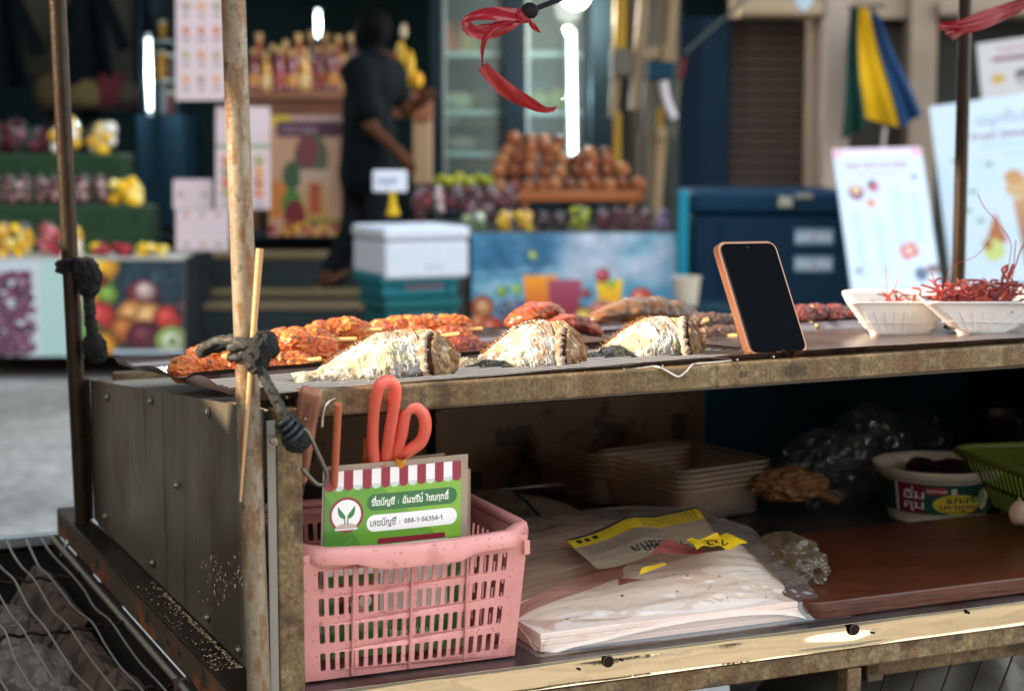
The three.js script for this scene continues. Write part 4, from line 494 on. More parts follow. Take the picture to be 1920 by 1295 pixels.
{
  const line = (a, b, y0, y1) => { const at_ = (y) => a.clone().lerp(b, (y - a.y) / (b.y - a.y)); return [at_(y0), at_(y1)]; };
  const pole = (a, b, m, label, r = .0121) => { const [p, q] = line(a, b, .04, 2.06); const g = rod(p, q, r, r, 28), uv = g.attributes.uv; for (let i = 0; i < uv.count; i++) uv.setXY(i, uv.getX(i) * .076, uv.getY(i) * 2); return add(cart, 'pole', g, m, label); };
  pole(pw(484.5, 1280, -.004), pw(437, 4, -.004), poleM, 'sunlit front pole with peeling chrome'); pole(pw(154, 960, .95), pw(107, 4, .95), darkPole, 'dark rear pole at the left'); pole(pw(1797, 548, .95), pw(1811, 4, .95), darkPole, 'thin pole at the right behind the foam trays'); pole(c3(1.66, .7, -.004), c3(1.66, 1.4, -.004), poleM);
  add(cart, 'roof', bc(-.3, 1.9, 2.065, 2.085, -.25, 1.25, .006), M(0x8a9094, .6));
  // side panel: taller in front than behind
  add(cart, 'side_panel', sheet(c3(-.0005, .667, .957), c3(-.0005, .667, .03), c3(-.0005, .9655, .03), c3(-.0005, .881, .957), 30, 12, (x, y) => .0012 * Math.sin(x * 7 + 1) * Math.sin(y * 3.1), .0016), panelM).geometry = uvm(sheet(c3(-.0005, .667, .957), c3(-.0005, .667, .03), c3(-.0005, .9655, .03), c3(-.0005, .881, .957), 30, 12, (x, y) => .0012 * Math.sin(x * 7 + 1) * Math.sin(y * 3.1), .0016));
  add(cart, 'panel_flange', bc(-.0055, .0036, .645, .958, -.0012, .0012, .0004), M(0x8a867e, .5, { metalness: .6 }));
  const sg = G(new THREE.SphereGeometry(.0042, 14, 8, 0, 7, 0, 1.6).scale(1, .75, 1).rotateZ(Math.PI / 2).translate(-.001, 0, 0), new THREE.CylinderGeometry(.0062, .0062, .0016, 16).rotateZ(Math.PI / 2), new THREE.BoxGeometry(.0012, .006, .0012).translate(-.0041, 0, 0));
  for (const [x, y] of [[447, 1219], [388, 1158], [285, 1055], [197, 968], [449, 782], [388, 773], [281, 752], [200, 745], [330, 910]]) { const p = pu(x, y, -.003), o = add(cart, 'screw', sg, screwM); o.position.copy(p); o.rotation.x = R(0, 3); }
  const s2 = add(cart, 'screw', sg, screwM); s2.position.copy(pw(511, 827, -.003)); s2.rotation.y = Math.PI / 2;
  // angle iron ledge
  add(cart, 'angle_iron', bc(-.036, -.0025, .6605, .665, .035, 1.075, .001), M(0x8d857a, .38, { map: shelfT, metalness: .7 }), 'horizontal ledge scattered with crumbs');
  add(cart, 'rusty_flange', bc(-.0362, -.0325, .625, .660, .02, 1.075, .001), rust);
  // corner post, rails, legs
  add(cart, 'corner_post', bc(.0045, .0325, .04, .968, -.0015, .03, .003), galv); add(cart, 'corner_post', bc(.0045, .0325, .04, .60, .92, .95, .003), galv); add(cart, 'corner_post', bc(1.62, 1.65, .04, .975, 0, .03, .003), galv); add(cart, 'corner_post', bc(1.62, 1.65, .04, .9, .92, .95, .003), galv);
  add(cart, 'top_rail', warp(bc(.033, 1.62, .9585, .9855, 0, .028, .003), () => {}), galv).geometry = (() => { const g = uvm(new RoundedBoxGeometry(1.587, .027, .028, 2, .003)); const n = 1; g.translate(.8265, .972, -.014); const p = g.attributes.position; for (let i = 0; i < p.count; i++) p.setY(i, p.getY(i) + .0075 * clamp((p.getX(i) - .033) / 1.587) * 1.3); return g; })();
  add(cart, 'top_rail', bc(.03, 1.62, .868, .893, .925, .95, .003), galv); add(cart, 'side_rail', bc(1.62, 1.645, .885, .91, .03, .92, .003), galv);
  add(cart, 'lower_rail', bc(.033, 1.62, .6085, .6335, .001, .03, .003), galv); add(cart, 'lower_rail', bc(.033, 1.62, .6085, .6335, .922, .948, .003), galv);
  add(cart, 'middle_leg', bc(.7155, .7365, .05, .608, .003, .026, .003), galv);
  // shelf plate with the polished folded edge
  add(cart, 'shelf_plate', bc(.002, 1.62, .655, .664, .002, .945, .001), shelfM);
  const lip = sheet(c3(.034, .6365, -.003), c3(1.62, .6335, -.003), c3(1.62, .6635, -.003), c3(.034, .6655, -.003), 160, 6, (x, y) => .0022 * fbm3(x * 14, y * 1.2, 2, 3) + .0022 * Math.exp(-Math.pow((x - .425) * 30, 2)) * Math.sin(y * 6) - .001 * Math.exp(-Math.pow((y - 1) * 5, 2)), .002);
  add(cart, 'polished_edge', uvm(lip), polish);
  for (const [x, y, r] of [[1141, 1240, .0062], [1603, 1180, .0062], [1086, 1254, .0016], [1166, 1237, .0015], [1638, 1186, .0015], [1816, 1148, .002]]) { const p = pw(x, y, -.0045), h = add(cart, r > .004 ? 'rivet_hole' : 'pit', new THREE.CylinderGeometry(r, r * .8, .003, 18).rotateX(Math.PI / 2), M(0x1d1712, .7)); h.position.copy(p); if (r > .004) { const q = add(cart, 'hole_rim', new THREE.TorusGeometry(r, .0008, 8, 20), M(0x6a5238, .5, { metalness: .5 })); q.position.copy(p); } }
  // inside of the shelf
  add(cart, 'inner_wall', bc(.003, 1.05, .6645, .87, .93, .936, .001), M(0xffe8cc, .5, { map: innerT, metalness: .2 })); add(cart, 'inner_wall', bc(1.052, 1.62, .6645, .87, .93, .936, .001), M(0x1d4f66, .6)); add(cart, 'inner_wall', bc(1.612, 1.62, .6645, .95, .03, .93, .001), innerM);  // back wall in two colours: lit brown left, shadow navy painted right
  add(cart, 'wall_seam', bc(pw(806, 800, .922).x, pw(818, 800, .922).x, .665, .87, .922, .93, .001), M(0x10161a, .7));
  add(cart, 'wall_board', bc(.18, .62, .672, .70, .905, .922, .003), M(0x6a4c34, .6, { map: innerT }));
  add(cart, 'top_plate', sheet(c3(.005, .955, .03), c3(1.62, .962, .03), c3(1.62, .888, .925), c3(.005, .882, .925), 10, 6, null, .003), M(0x9a9488, .6));
  add(cart, 'tray_support', bc(.003, .02, .875, .886, .5, .92, .001), galv); add(cart, 'rear_angle', bc(-.014, -.0008, .667, .882, .9585, .975, .001), darkPole);
  // lower drawer rail
  const dr = warp(uvm(new RoundedBoxGeometry(.86, .026, .03, 2, .003)), () => {}); add(cart, 'drawer_rail', dr.translate(1.215, .585, -.075), galv); add(cart, 'drawer_rail', bc(.785, .81, .565, .603, .06, .5, .003), innerM); for (let i = 0; i < 6; i++) add(cart, 'drawer_wire', rod(c3(.83 + i * .05, .568, .08), c3(.81 + i * .05, .50, .09), .0014), darkPole);
  add(cart, 'bottom_plate', bc(.033, 1.62, .2, .21, .01, .94, .002), innerM);
  // wheels
  for (const u of [.25, 1.4]) for (const w of [.12, .83]) { const wh = add(cart, 'wheel', new THREE.TorusGeometry(.085, .022, 10, 26), M(0x1a1a1a, .8)); wh.position.copy(c3(u, .108, w)); sub(wh, 'rim', new THREE.CylinderGeometry(.07, .07, .02, 20).rotateX(Math.PI / 2), galv); sub(wh, 'fork', bx(-.012, .012, 0, .095, -.035, .035, .003), galv); }
  // crumbs on the ledge and specks on the panel
  seed(61); const cg = []; for (let i = 0; i < 420; i++) { const t = Math.pow(R(), 1.7), w = .12 + .42 * t, edge = R() < .6, u = edge ? -.0035 - R(0, .006) : R(-.035, -.004), s = R(.0006, .0016); cg.push(new THREE.TetrahedronGeometry(s).scale(1, .6, R(1, 2)).rotateY(R(0, 6)).translate(u, .6658, -w)); }
  stuff(add(cart, 'crumbs', G(cg), M(0xcfae86, .9)));
  const sp = []; for (let i = 0; i < 90; i++) { const p = pu(430 + (R() + R() + R() - 1.5) * 60, 1080 + (R() + R() - 1) * 60, -.0024); sp.push(new THREE.SphereGeometry(R(.0004, .0011), 5, 4).scale(.6, R(1, 3), 1).translate(p.x, p.y, p.z)); } stuff(add(cart, 'food_specks', G(sp), M(0xd0bf9a, .9)));
}
// white plastic bags lying below the shelf
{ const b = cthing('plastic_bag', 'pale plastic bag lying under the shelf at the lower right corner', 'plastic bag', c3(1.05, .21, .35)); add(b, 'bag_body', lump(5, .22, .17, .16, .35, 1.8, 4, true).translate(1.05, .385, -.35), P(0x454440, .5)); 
  const b2 = cthing('storage_box', 'dark storage box on the bottom plate beneath the shelf', 'box', c3(.4, .21, .4)); add(b2, 'box_body', bc(.15, .66, .211, .45, .2, .6, .01), M(0x1a3138, .6)); add(b2, 'box_lid', bc(.14, .67, .452, .48, .19, .61, .01), M(0x20404a, .6)); }

// ------------------------------------------------------------------ steel trays and the wire rack
const trayT = tex(512, 0.3, (x, y) => { const v = .5 + (tn(x, y, 6, 5) - .5) * .25 + (vn(x * 3, y * 160, 4096) - .5) * .1; return mix3([v, v * .86, v * .83], [.2, .1, .08], .6 * spot(x, y, 12, .56, .7)); });
const trayM = M(0xffffff, .26, { map: trayT, metalness: .8 });
function tray(name, label, u0, u1, w0, w1, lift, wav) {
  const nx = 70, ny = 40, g = sheet(c3(u0, 0, w0), c3(u1, 0, w0), c3(u1, 0, w1), c3(u0, 0, w1), nx, ny, null, 0), du = u1 - u0, dw = w1 - w0;
  warp(g, (v) => { const u = v.x, w = -v.z, e = Math.min(u - u0, u1 - u, w - w0, w1 - w), k = sst(.012, 0, e), side = u - u0 < .012 ? wav * Math.sin(w * 26 + 1.2) + wav * .6 * Math.sin(w * 11) : 0; v.y = S(u, w) + lift + .011 * k + side * k + .0006 * N3(u * 20, w * 20, 1); });
  const o = cthing(name, label, 'tray', c3((u0 + u1) / 2, .9, (w0 + w1) / 2)); add(o, 'tray_sheet', uvm(g), trayM); add(o, 'rolled_rim', tube([c3(u0, 0, w0), c3((u0 + u1) / 2, 0, w0), c3(u1, 0, w0), c3(u1, 0, (w0 + w1) / 2), c3(u1, 0, w1), c3((u0 + u1) / 2, 0, w1), c3(u0, 0, w1), c3(u0, 0, (w0 + w1) / 2)].map((p) => { p.y = S(p.x, -p.z) + lift + .011; return p; }), .0013, 160, 6, true).translate(0, 0, 0), trayM); return o;
}
const rimless = (o) => { o.remove(o.children[1]); return o; };
rimless(tray('steel_tray', 'dull steel tray with a bent left lip holding the orange skewers', -.008, .60, .36, .76, .004, .004));
rimless(tray('steel_tray', 'front steel tray with wavy left lip under the wire rack and fish', -.01, .625, .012, .345, 0, .006));
rimless(tray('steel_tray', 'wide steel tray under the phone and white foam trays', .63, 1.55, .006, .62, .001, .001));
rimless(tray('steel_tray', 'rear steel tray carrying the dark grilled fish and meat', .61, 1.5, .63, .90, .004, .001));
{
  const o = cthing('wire_rack', 'thin wire grilling rack with a bent handle under the three salted fish', 'wire rack', c3(.3, .97, .14)), m = M(0xbfb4a6, .28, { metalness: .95 });
  const y = (u, w) => S(u, w) + .0085; const front = [pw(603, 800, -.006), pw(606, 772, -.006), pw(614, 755, -.004), pw(640, 743, .006)]; for (const px of [700, 800, 900, 1000, 1100, 1200]) front.push(pw(px, 741 - (px - 640) * .0905, .013)); front.push(pw(1228, 687, .004), pw(1240, 690, -.003), pw(1254, 698, -.004), pw(1272, 706, -.004), pw(1286, 697, -.004), pw(1296, 685, -.002), pw(1306, 682, .006), pw(1340, 679, .014), pw(1372, 676, .018));
  add(o, 'front_wire', tube(front, .0017, 200, 8), m); add(o, 'second_wire', tube([pw(640, 752, .012), pw(800, 737, .014), pw(1000, 719, .014), pw(1250, 697, .014), pw(1372, 684, .02)], .0012, 60, 6), m);
  for (let i = 1; i < 12; i++) { const w = .012 + i * .026; add(o, 'long_wire', rod(c3(-.0 + .002 * (i % 2), y(0, w), w), c3(.615, y(.615, w), w), .0012, .0012, 7), m); }
  for (let i = 0; i < 13; i++) { const u = .02 + i * .049; add(o, 'cross_wire', rod(c3(u, y(u, .01) - .0026, .01), c3(u, y(u, .305) - .0026, .305), .0013, .0013, 7), m); }
}

// ------------------------------------------------------------------ salted grilled fish
const saltM = M(0xffffff, .8, { vertexColors: true, bumpMap: tex(512, .05, (x, y) => tn(x, y, 20, 4), false), bumpScale: .0012 });
const flakeM = M(0xbfb3a0, .75);
function fish(n, label, tail, head, wid, hgt, roll) { // tail tip and snout in cart coordinates
  const o = cthing('salted_fish', label, 'grilled fish', tail.clone().lerp(head, .5), 'salt crusted fish in a row on the wire rack'), ax = head.clone().sub(tail), L = ax.length(), X = ax.clone().normalize(), up = V3(0, 1, 0).applyAxisAngle(X, roll), Z = X.clone().cross(up).normalize(); up.copy(Z.clone().cross(X));
  const prof = (t) => t < .16 ? mix(.5, .3, sst(0, .16, t)) : t < .58 ? mix(.3, 1, sst(.06, .6, t)) : mix(.994, .5, Math.pow(clamp((t - .58) / .42), 2.1)) * (t > .86 ? Math.sqrt(Math.max(.02, 1 - Math.pow((t - .86) / .14, 2) * .9)) : 1), off = n * 7.3;
  const pt = (t, a, s = 1) => { const r = prof(t), flat = t < .16 ? mix(.22, 1, t / .16) : 1, cs = Math.cos(a), sn = Math.sin(a); return tail.clone().addScaledVector(X, t * L).addScaledVector(Z, cs * wid * r * s * (t < .16 ? 1.1 : 1)).addScaledVector(up, (Math.sign(sn) * Math.pow(Math.abs(sn), .85) * hgt * r * flat + (r - .5) * hgt * .25) * s); };
  const body = (t0, t1, nt, na, bump) => { const pos = [], idx = [], uv = []; for (let i = 0; i <= nt; i++) for (let j = 0; j <= na; j++) { const t = mix(t0, t1, i / nt), a = j / na * Math.PI * 2, p = pt(t, a, 1 + bump(t, a)); pos.push(p.x, p.y, p.z); uv.push(t * L, a * .05); } for (let i = 0; i < nt; i++) for (let j = 0; j < na; j++) { const q = i * (na + 1) + j, r = q + na + 1; idx.push(q, q + 1, r, q + 1, r + 1, r); }
    for (const [i, c] of [[0, t0], [nt, t1]]) { const k = pos.length / 3, p = pt(c, 0, 0).lerp(pt(c, Math.PI, 0), .5).addScaledVector(X, i ? .004 : 0); pos.push(p.x, p.y, p.z); uv.push(c * L, 0); for (let j = 0; j < na; j++) { const q = i * (na + 1) + j; i ? idx.push(q, q + 1, k) : idx.push(q + 1, q, k); } }
    const g = new THREE.BufferGeometry(); g.setAttribute('position', new THREE.Float32BufferAttribute(pos, 3)); g.setAttribute('uv', new THREE.Float32BufferAttribute(uv, 2)); g.setIndex(idx); g.computeVertexNormals(); return g; };
  const rough = (t, a) => { const q = pt(t, a); return .055 * ridge3(q.x * 130 + off, q.y * 80, q.z * 80, 4) + .15 * fbm3(q.x * 40, q.y * 40, q.z * 40 + off, 4) + .045 * ridge3(q.x * 320, q.y * 320, q.z * 320, 2); };
  const white = [.4, .395, .375], brown = [.28, .15, .06], char = [.055, .05, .04], olive = [.32, .26, .11], cream = [.36, .35, .32];
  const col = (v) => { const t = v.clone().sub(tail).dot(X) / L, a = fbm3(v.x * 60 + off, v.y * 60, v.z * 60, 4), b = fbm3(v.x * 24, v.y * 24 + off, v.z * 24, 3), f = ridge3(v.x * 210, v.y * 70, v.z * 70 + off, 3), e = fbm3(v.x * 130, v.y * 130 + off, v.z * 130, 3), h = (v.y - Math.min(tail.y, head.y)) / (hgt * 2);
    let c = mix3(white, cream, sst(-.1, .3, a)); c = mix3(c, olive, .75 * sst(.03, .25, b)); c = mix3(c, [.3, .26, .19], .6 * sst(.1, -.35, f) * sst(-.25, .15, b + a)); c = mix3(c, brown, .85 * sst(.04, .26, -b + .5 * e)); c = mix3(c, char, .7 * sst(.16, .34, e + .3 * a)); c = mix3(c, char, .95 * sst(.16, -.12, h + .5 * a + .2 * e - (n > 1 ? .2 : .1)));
    const hd = sst(.73, .79, t + .12 * a); c = mix3(c, mix3([.36, .19, .08], [.52, .36, .19], sst(-.1, .25, a)), .85 * hd); return mix3(c, [.16, .08, .04], .8 * hd * sst(.06, .3, e + .6 * b)); };
  add(o, 'body', paint(body(.0, .76, 220, 110, rough), col), saltM);
  add(o, 'head', paint(body(.758, 1, 90, 96, (t, a) => rough(t, a) * (1 + .8 * sst(.76, .84, t)) - .05 * Math.exp(-Math.pow((t - .765) * 110, 2)) - .3 * sst(.93, 1, t) * Math.exp(-Math.pow(Math.sin(a - .2) * 3.4, 2))), col), saltM);
  const gill = (t, w, s, k) => { const pos = []; for (let i = 0; i <= 26; i++) { const a = mix(-.95, 1.45, i / 26), q = pt(t - .075 * Math.cos((i / 26 - .5) * 3.1) + .03, a, s * (1 + rough(t, a))); pos.push(q); } return warp(tube(pos, w, 70, 9), (v) => v.addScalar(k * .0016 * N3(v.x * 300, v.y * 300, v.z * 300))); };
  add(o, 'gill_cover', paint(gill(.775 + .014 * n, .0056, 1.025, 1.6), (v, m) => mix3([.58, .5, .4], [.36, .2, .1], sst(-.2, .3, fbm3(v.x * 90, v.y * 90, v.z * 90)))), saltM);
  add(o, 'gill_slit', gill(.803 + .014 * n, .0044, 1.035, .4), M(0x3a1d10, .8)); add(o, 'gill_fold', paint(gill(.83 + .014 * n, .005, 1.02, 1.6), () => [.42, .26, .13]), saltM);
  { const q = []; for (let i = 0; i <= 24; i++) { const a = mix(-1.3, 2.5, i / 24); q.push(pt(.945 + .02 * Math.sin(i), a, 1.0 + .5 * rough(.945, a))); } add(o, 'jaw', paint(warp(tube(q, .0034, 60, 8), (v) => v.addScalar(.0012 * N3(v.x * 300, v.y * 300, v.z * 300))), () => [.42, .2, .07]), saltM); }
  const ey = pt(.89, .75, .97); add(o, 'eye', sphere(ey.x, ey.y, ey.z, .0042), M(0xbdb09a, .5));
  { const fin = []; for (let i = 0; i < 60; i++) { const t = mix(.2, .66, i / 60), q = pt(t, 1.95, 1), e = q.clone().addScaledVector(Z, R(-.004, .001)).addScaledVector(up, R(.002, .0055)).addScaledVector(X, -R(.002, .006)); fin.push(rod(q, e, .0011, .0003, 4)); } add(o, 'dorsal_fin', G(fin), M(0x8a6038, .8)); }
  const fl = []; for (let i = 0; i < 500; i++) { const t = Math.pow(R(), .8) * .74 + .02, a = R(-.5, 3.4), q = pt(t, a, 1.0 + rough(t, a)), s = R(.0005, .0015); fl.push(new THREE.TetrahedronGeometry(s).scale(1, .35, R(1, 2.2)).rotateX(R(0, 6)).rotateY(R(0, 6)).translate(q.x, q.y, q.z)); } stuff(add(o, 'salt_flakes', G(fl), flakeM));
  return o;
}
seed(71);
fish(1, 'salted fish nearest the front pole, its white body longest in view', pw(552, 716, .17), pw(858, 664, .135), .052, .031, .18);
fish(2, 'middle salted fish with brown head between the two others', pw(862, 694, .19), pw(1098, 652, .14), .054, .032, .32);
fish(3, 'salted fish nearest the phone with reddish open gill', pw(1092, 678, .19), pw(1318, 640, .15), .05, .033, .1);

// ------------------------------------------------------------------ orange chicken skewers and the darker grilled food behind
const meatM = P(0xffffff, .38, { vertexColors: true, clearcoat: .15, clearcoatRoughness: .35 }), stickM = M(0xd9ad72, .7);
function piece(p, r, off, cols) { const g = warp(ball(22), (v) => { const k = .3 * fbm3(v.x * 1.3 + off, v.y * 1.3, v.z * 1.3, 2) + .26 * ridge3(v.x * 2.2, v.y * 2.2 + off, v.z * 2.2, 4) + .08 * fbm3(v.x * 9, v.y * 9 + off, v.z * 9, 2); v.multiplyScalar(r * (1 + k)); v.y *= .85; v.x *= 1.15; }); g.translate(p.x, p.y, p.z); return paint(g, (v, m) => { const a = fbm3(v.x * 55 + off, v.y * 55, v.z * 55, 4), b = fbm3(v.x * 140, v.y * 140 + off, v.z * 140, 3); let c = mix3(cols[0], cols[1], sst(-.2, .25, a)); c = mix3(c, cols[2], .9 * sst(.1, .28, b + .4 * a)); return c; }); }
const orange = [[.56, .1, .016], [.8, .25, .04], [.1, .02, .01]], darkRed = [[.2, .03, .014], [.32, .06, .02], [.05, .014, .01]], black = [[.07, .035, .025], [.16, .07, .035], [.02, .013, .01]], redBrown = [[.28, .05, .014], [.42, .1, .025], [.07, .016, .008]];
function skewer(label, pts, w, stick, cols = orange, r = .0165, group = 'meat skewers piled on the steel trays') {
  const q = pts.map(([x, y, dw = 0]) => pw(x, y, w + dw)), o = cthing('meat_skewer', label, 'skewer', q[0].clone(), group);
  q.forEach((p) => add(o, 'meat_piece', piece(p, r * R(.85, 1.2), R(0, 90), cols), meatM));
  if (stick) { const e = pw(stick[0] + 4, stick[1], w + (stick[2] ?? -.022)), s = q[0].clone(); add(o, 'stick', rod(s, e, .0024, .0034, 10), stickM); }
  return o;
}
seed(81);
skewer('orange skewer at the lower left end of the pile behind the front pole', [[350, 692], [378, 685], [408, 688], [438, 686], [468, 690]], .5, [534, 681]);
skewer('orange skewer above the lower left one, under the black rubber strap', [[374, 668], [404, 664], [434, 667], [462, 668], [490, 672]], .52, null);
skewer('orange skewer whose stick end points right just behind the first fish tail', [[505, 684], [528, 680], [552, 684], [478, 680]], .47, [598, 673]);
skewer('orange skewer in the middle of the pile beside the knotted strap', [[528, 660], [552, 662], [578, 660], [602, 655], [556, 640]], .53, null);
skewer('orange skewer above the fish tail with a pale stick end', [[530, 640], [556, 632], [586, 634], [612, 644]], .57, [664, 636]);
skewer('charred orange skewer along the top of the pile left of the cooler', [[600, 622], [628, 620], [655, 618], [674, 622]], .62, [712, 618]);
skewer('reddish orange skewer behind the first fish back', [[640, 636], [668, 634], [696, 632], [722, 630]], .63, null, [[.5, .08, .03], [.68, .15, .04], [.1, .02, .01]]);
skewer('orange skewer whose long stick end shows right above the first fish head', [[716, 619], [744, 615], [772, 614], [802, 613], [832, 612], [856, 614]], .66, [900, 617]);
skewer('dark orange skewer half hidden behind the head of the first fish', [[780, 636], [808, 638], [838, 632], [864, 634], [876, 646]], .6, [857, 626], [[.48, .08, .02], [.62, .14, .03], [.09, .02, .01]]);
skewer('orange skewer low between the first and second fish', [[858, 652], [880, 655], [902, 660]], .56, null, darkRed);
{ // other grilled food
  const slab = (name, label, cat, pts, w, r, cols, sy, gl) => { const o = cthing(name, label, cat, pw(pts[0][0], pts[0][1], w)); const ps = pts.map(([x, y, k = 1, dw = 0]) => [pw(x, y, w + dw), k]); const g = tube(ps.map((p) => p[0]), 1, 60, 20); const cv = new THREE.CatmullRomCurve3(ps.map((p) => p[0]), false, 'centripetal'); const pos = g.attributes.position, seg = 61, c = V3(0, 0, 0);
    for (let i = 0; i < seg; i++) { const t = i / 60, kk = t * (ps.length - 1), a = Math.floor(Math.min(kk, ps.length - 2)), k = mix(ps[a][1], ps[a + 1][1], kk - a) * Math.pow(Math.max(.02, 1 - Math.pow(2 * t - 1, 8)), .5); cv.getPointAt(t, c); for (let j = 0; j <= 20; j++) { const q = i * 21 + j, d = V3(pos.getX(q), pos.getY(q), pos.getZ(q)).sub(c); const n = 1 + .35 * fbm3(c.x * 40 + d.x, d.y * 2, d.z * 2 + i * .1, 3) + .2 * ridge3(c.x * 90, d.y * 3, d.z * 3, 2); pos.setXYZ(q, c.x + d.x * r * k * n, c.y + d.y * r * k * sy * n, c.z + d.z * r * k * 1.6 * n); } }
    g.computeVertexNormals(); add(o, gl, paint(g, (v) => { const a = fbm3(v.x * 45, v.y * 70, v.z * 45, 4), b = fbm3(v.x * 110, v.y * 110, v.z * 110 + 4, 3); return mix3(mix3(cols[0], cols[1], sst(-.2, .25, a)), cols[2], .9 * sst(.05, .3, b - .2 * a)); }), meatM); return [o, ps]; };
  slab('grilled_wing', 'reddish brown grilled wing arching behind the second fish', 'grilled meat', [[948, 612, .5], [975, 596, .9], [1008, 584, 1.1], [1036, 582, .8], [1056, 596, .6]], .6, .016, redBrown, .8, 'meat');
  slab('grilled_wing', 'dark red grilled piece lying right behind the second fish', 'grilled meat', [[1030, 606, .6], [1065, 604, 1], [1098, 612, 1], [1128, 628, .7]], .56, .0125, darkRed, .9, 'meat');
  const [f] = slab('brown_fish', 'brown grilled fish lying across the rear behind the third fish', 'grilled fish', [[1100, 606, .55], [1140, 588, .75], [1190, 583, 1.15], [1240, 585, 1.25], [1285, 592, 1.1], [1312, 600, .8]], .7, .017, [[.1, .06, .035], [.2, .085, .03], [.045, .03, .022]], 1, 'body');
  add(f, 'tail_fin', sheet(pw(1092, 618, .7), pw(1140, 604, .7), pw(1142, 588, .7), pw(1112, 588, .7), 8, 8, (x, y) => .004 * Math.sin(y * 9), .003), M(0x5a3a1c, .7));
  skewer('blackened skewer with pale stick end right of the third fish, upper', [[1316, 606], [1338, 604], [1360, 606], [1382, 602]], .62, [1322, 598, -.03], black, .014, 'blackened skewers beside the phone');
  skewer('blackened skewer with tan stick end right of the third fish, lower', [[1326, 628], [1350, 626], [1374, 628]], .56, [1378, 630, -.02], black, .0145, 'blackened skewers beside the phone');
  skewer('dark maroon grilled meat heap with yellow stick end right of the phone', [[1502, 594], [1530, 588], [1562, 592], [1590, 598], [1512, 616], [1545, 612], [1580, 616], [1606, 612]], .66, [1530, 613, -.05], [[.13, .025, .02], [.22, .05, .03], [.035, .015, .012]], .019, 'blackened skewers beside the phone');
}

// ------------------------------------------------------------------ phone and foam trays on the top
{
  const bl = pw(1408, 667, .03), br = pw(1521, 662, .03), tr = pw(1459, 447, .085), tl = pw(1339, 454, .085), o = cthing('smartphone', 'black screened smartphone in a clear case leaning upright on the steel tray', 'smartphone', bl.clone().lerp(br, .5));
  const X = br.clone().sub(bl), W = X.length(), Y = tl.clone().lerp(tr, .5).sub(bl.clone().lerp(br, .5)), H = Y.length(); X.normalize(); const Z = X.clone().cross(Y).normalize(), YY = Z.clone().cross(X), m = new THREE.Matrix4().makeBasis(X, Y.clone().normalize(), Z).setPosition(bl.clone().lerp(br, .5));
  const slab = (w, h, r, d, bev) => { const s = new THREE.Shape(); const a = w / 2; s.moveTo(-a + r, 0); s.lineTo(a - r, 0); s.quadraticCurveTo(a, 0, a, r); s.lineTo(a, h - r); s.quadraticCurveTo(a, h, a - r, h); s.lineTo(-a + r, h); s.quadraticCurveTo(-a, h, -a, h - r); s.lineTo(-a, r); s.quadraticCurveTo(-a, 0, -a + r, 0); return new THREE.ExtrudeGeometry(s, { depth: d, bevelEnabled: true, bevelSize: bev, bevelThickness: bev, bevelSegments: 3, curveSegments: 10 }); };
  add(o, 'clear_case', slab(W - .004, H - .003, .012, .009, .0016).translate(0, .0015, -.0125).applyMatrix4(m), P(0x9a6a50, .2, { clearcoat: .4, metalness: .6 }));
  add(o, 'phone_body', slab(W - .010, H - .009, .010, .006, .001).translate(0, .0045, -.0075).applyMatrix4(m), M(0x17181b, .3, { metalness: .5 }));
  add(o, 'screen', slab(W - .0105, H - .0095, .009, .0006, .0004).translate(0, .0048, .0002).applyMatrix4(m), P(0x04060b, .06, { specularIntensity: .05 }));
  add(o, 'camera_hole', new THREE.CylinderGeometry(.0014, .0014, .0004, 14).rotateX(Math.PI / 2).translate(-.002, H - .0095, .0014).applyMatrix4(m), M(0x1c2430, .2));
  add(o, 'side_button', bx(-.0008, .0012, H * .55, H * .66, -.009, -.005, .0005).translate(W / 2 + .0002, 0, 0).applyMatrix4(m), M(0x8a5a44, .3, { metalness: .5 }));
  const st = cthing('phone_stand', 'small wedge stand hidden behind the leaning smartphone', 'stand', bl.clone().lerp(br, .5)); add(st, 'stand_leg', rod(V3(0, .06, -.0165).applyMatrix4(m), pw(1480, 652, .16).setY(S(.6, .16) + .012), .004), M(0x22262a, .6)); add(st, 'stand_pad', bx(-.02, .02, .045, .085, -.0165, -.014, .001).applyMatrix4(m), M(0x22262a, .6));
}
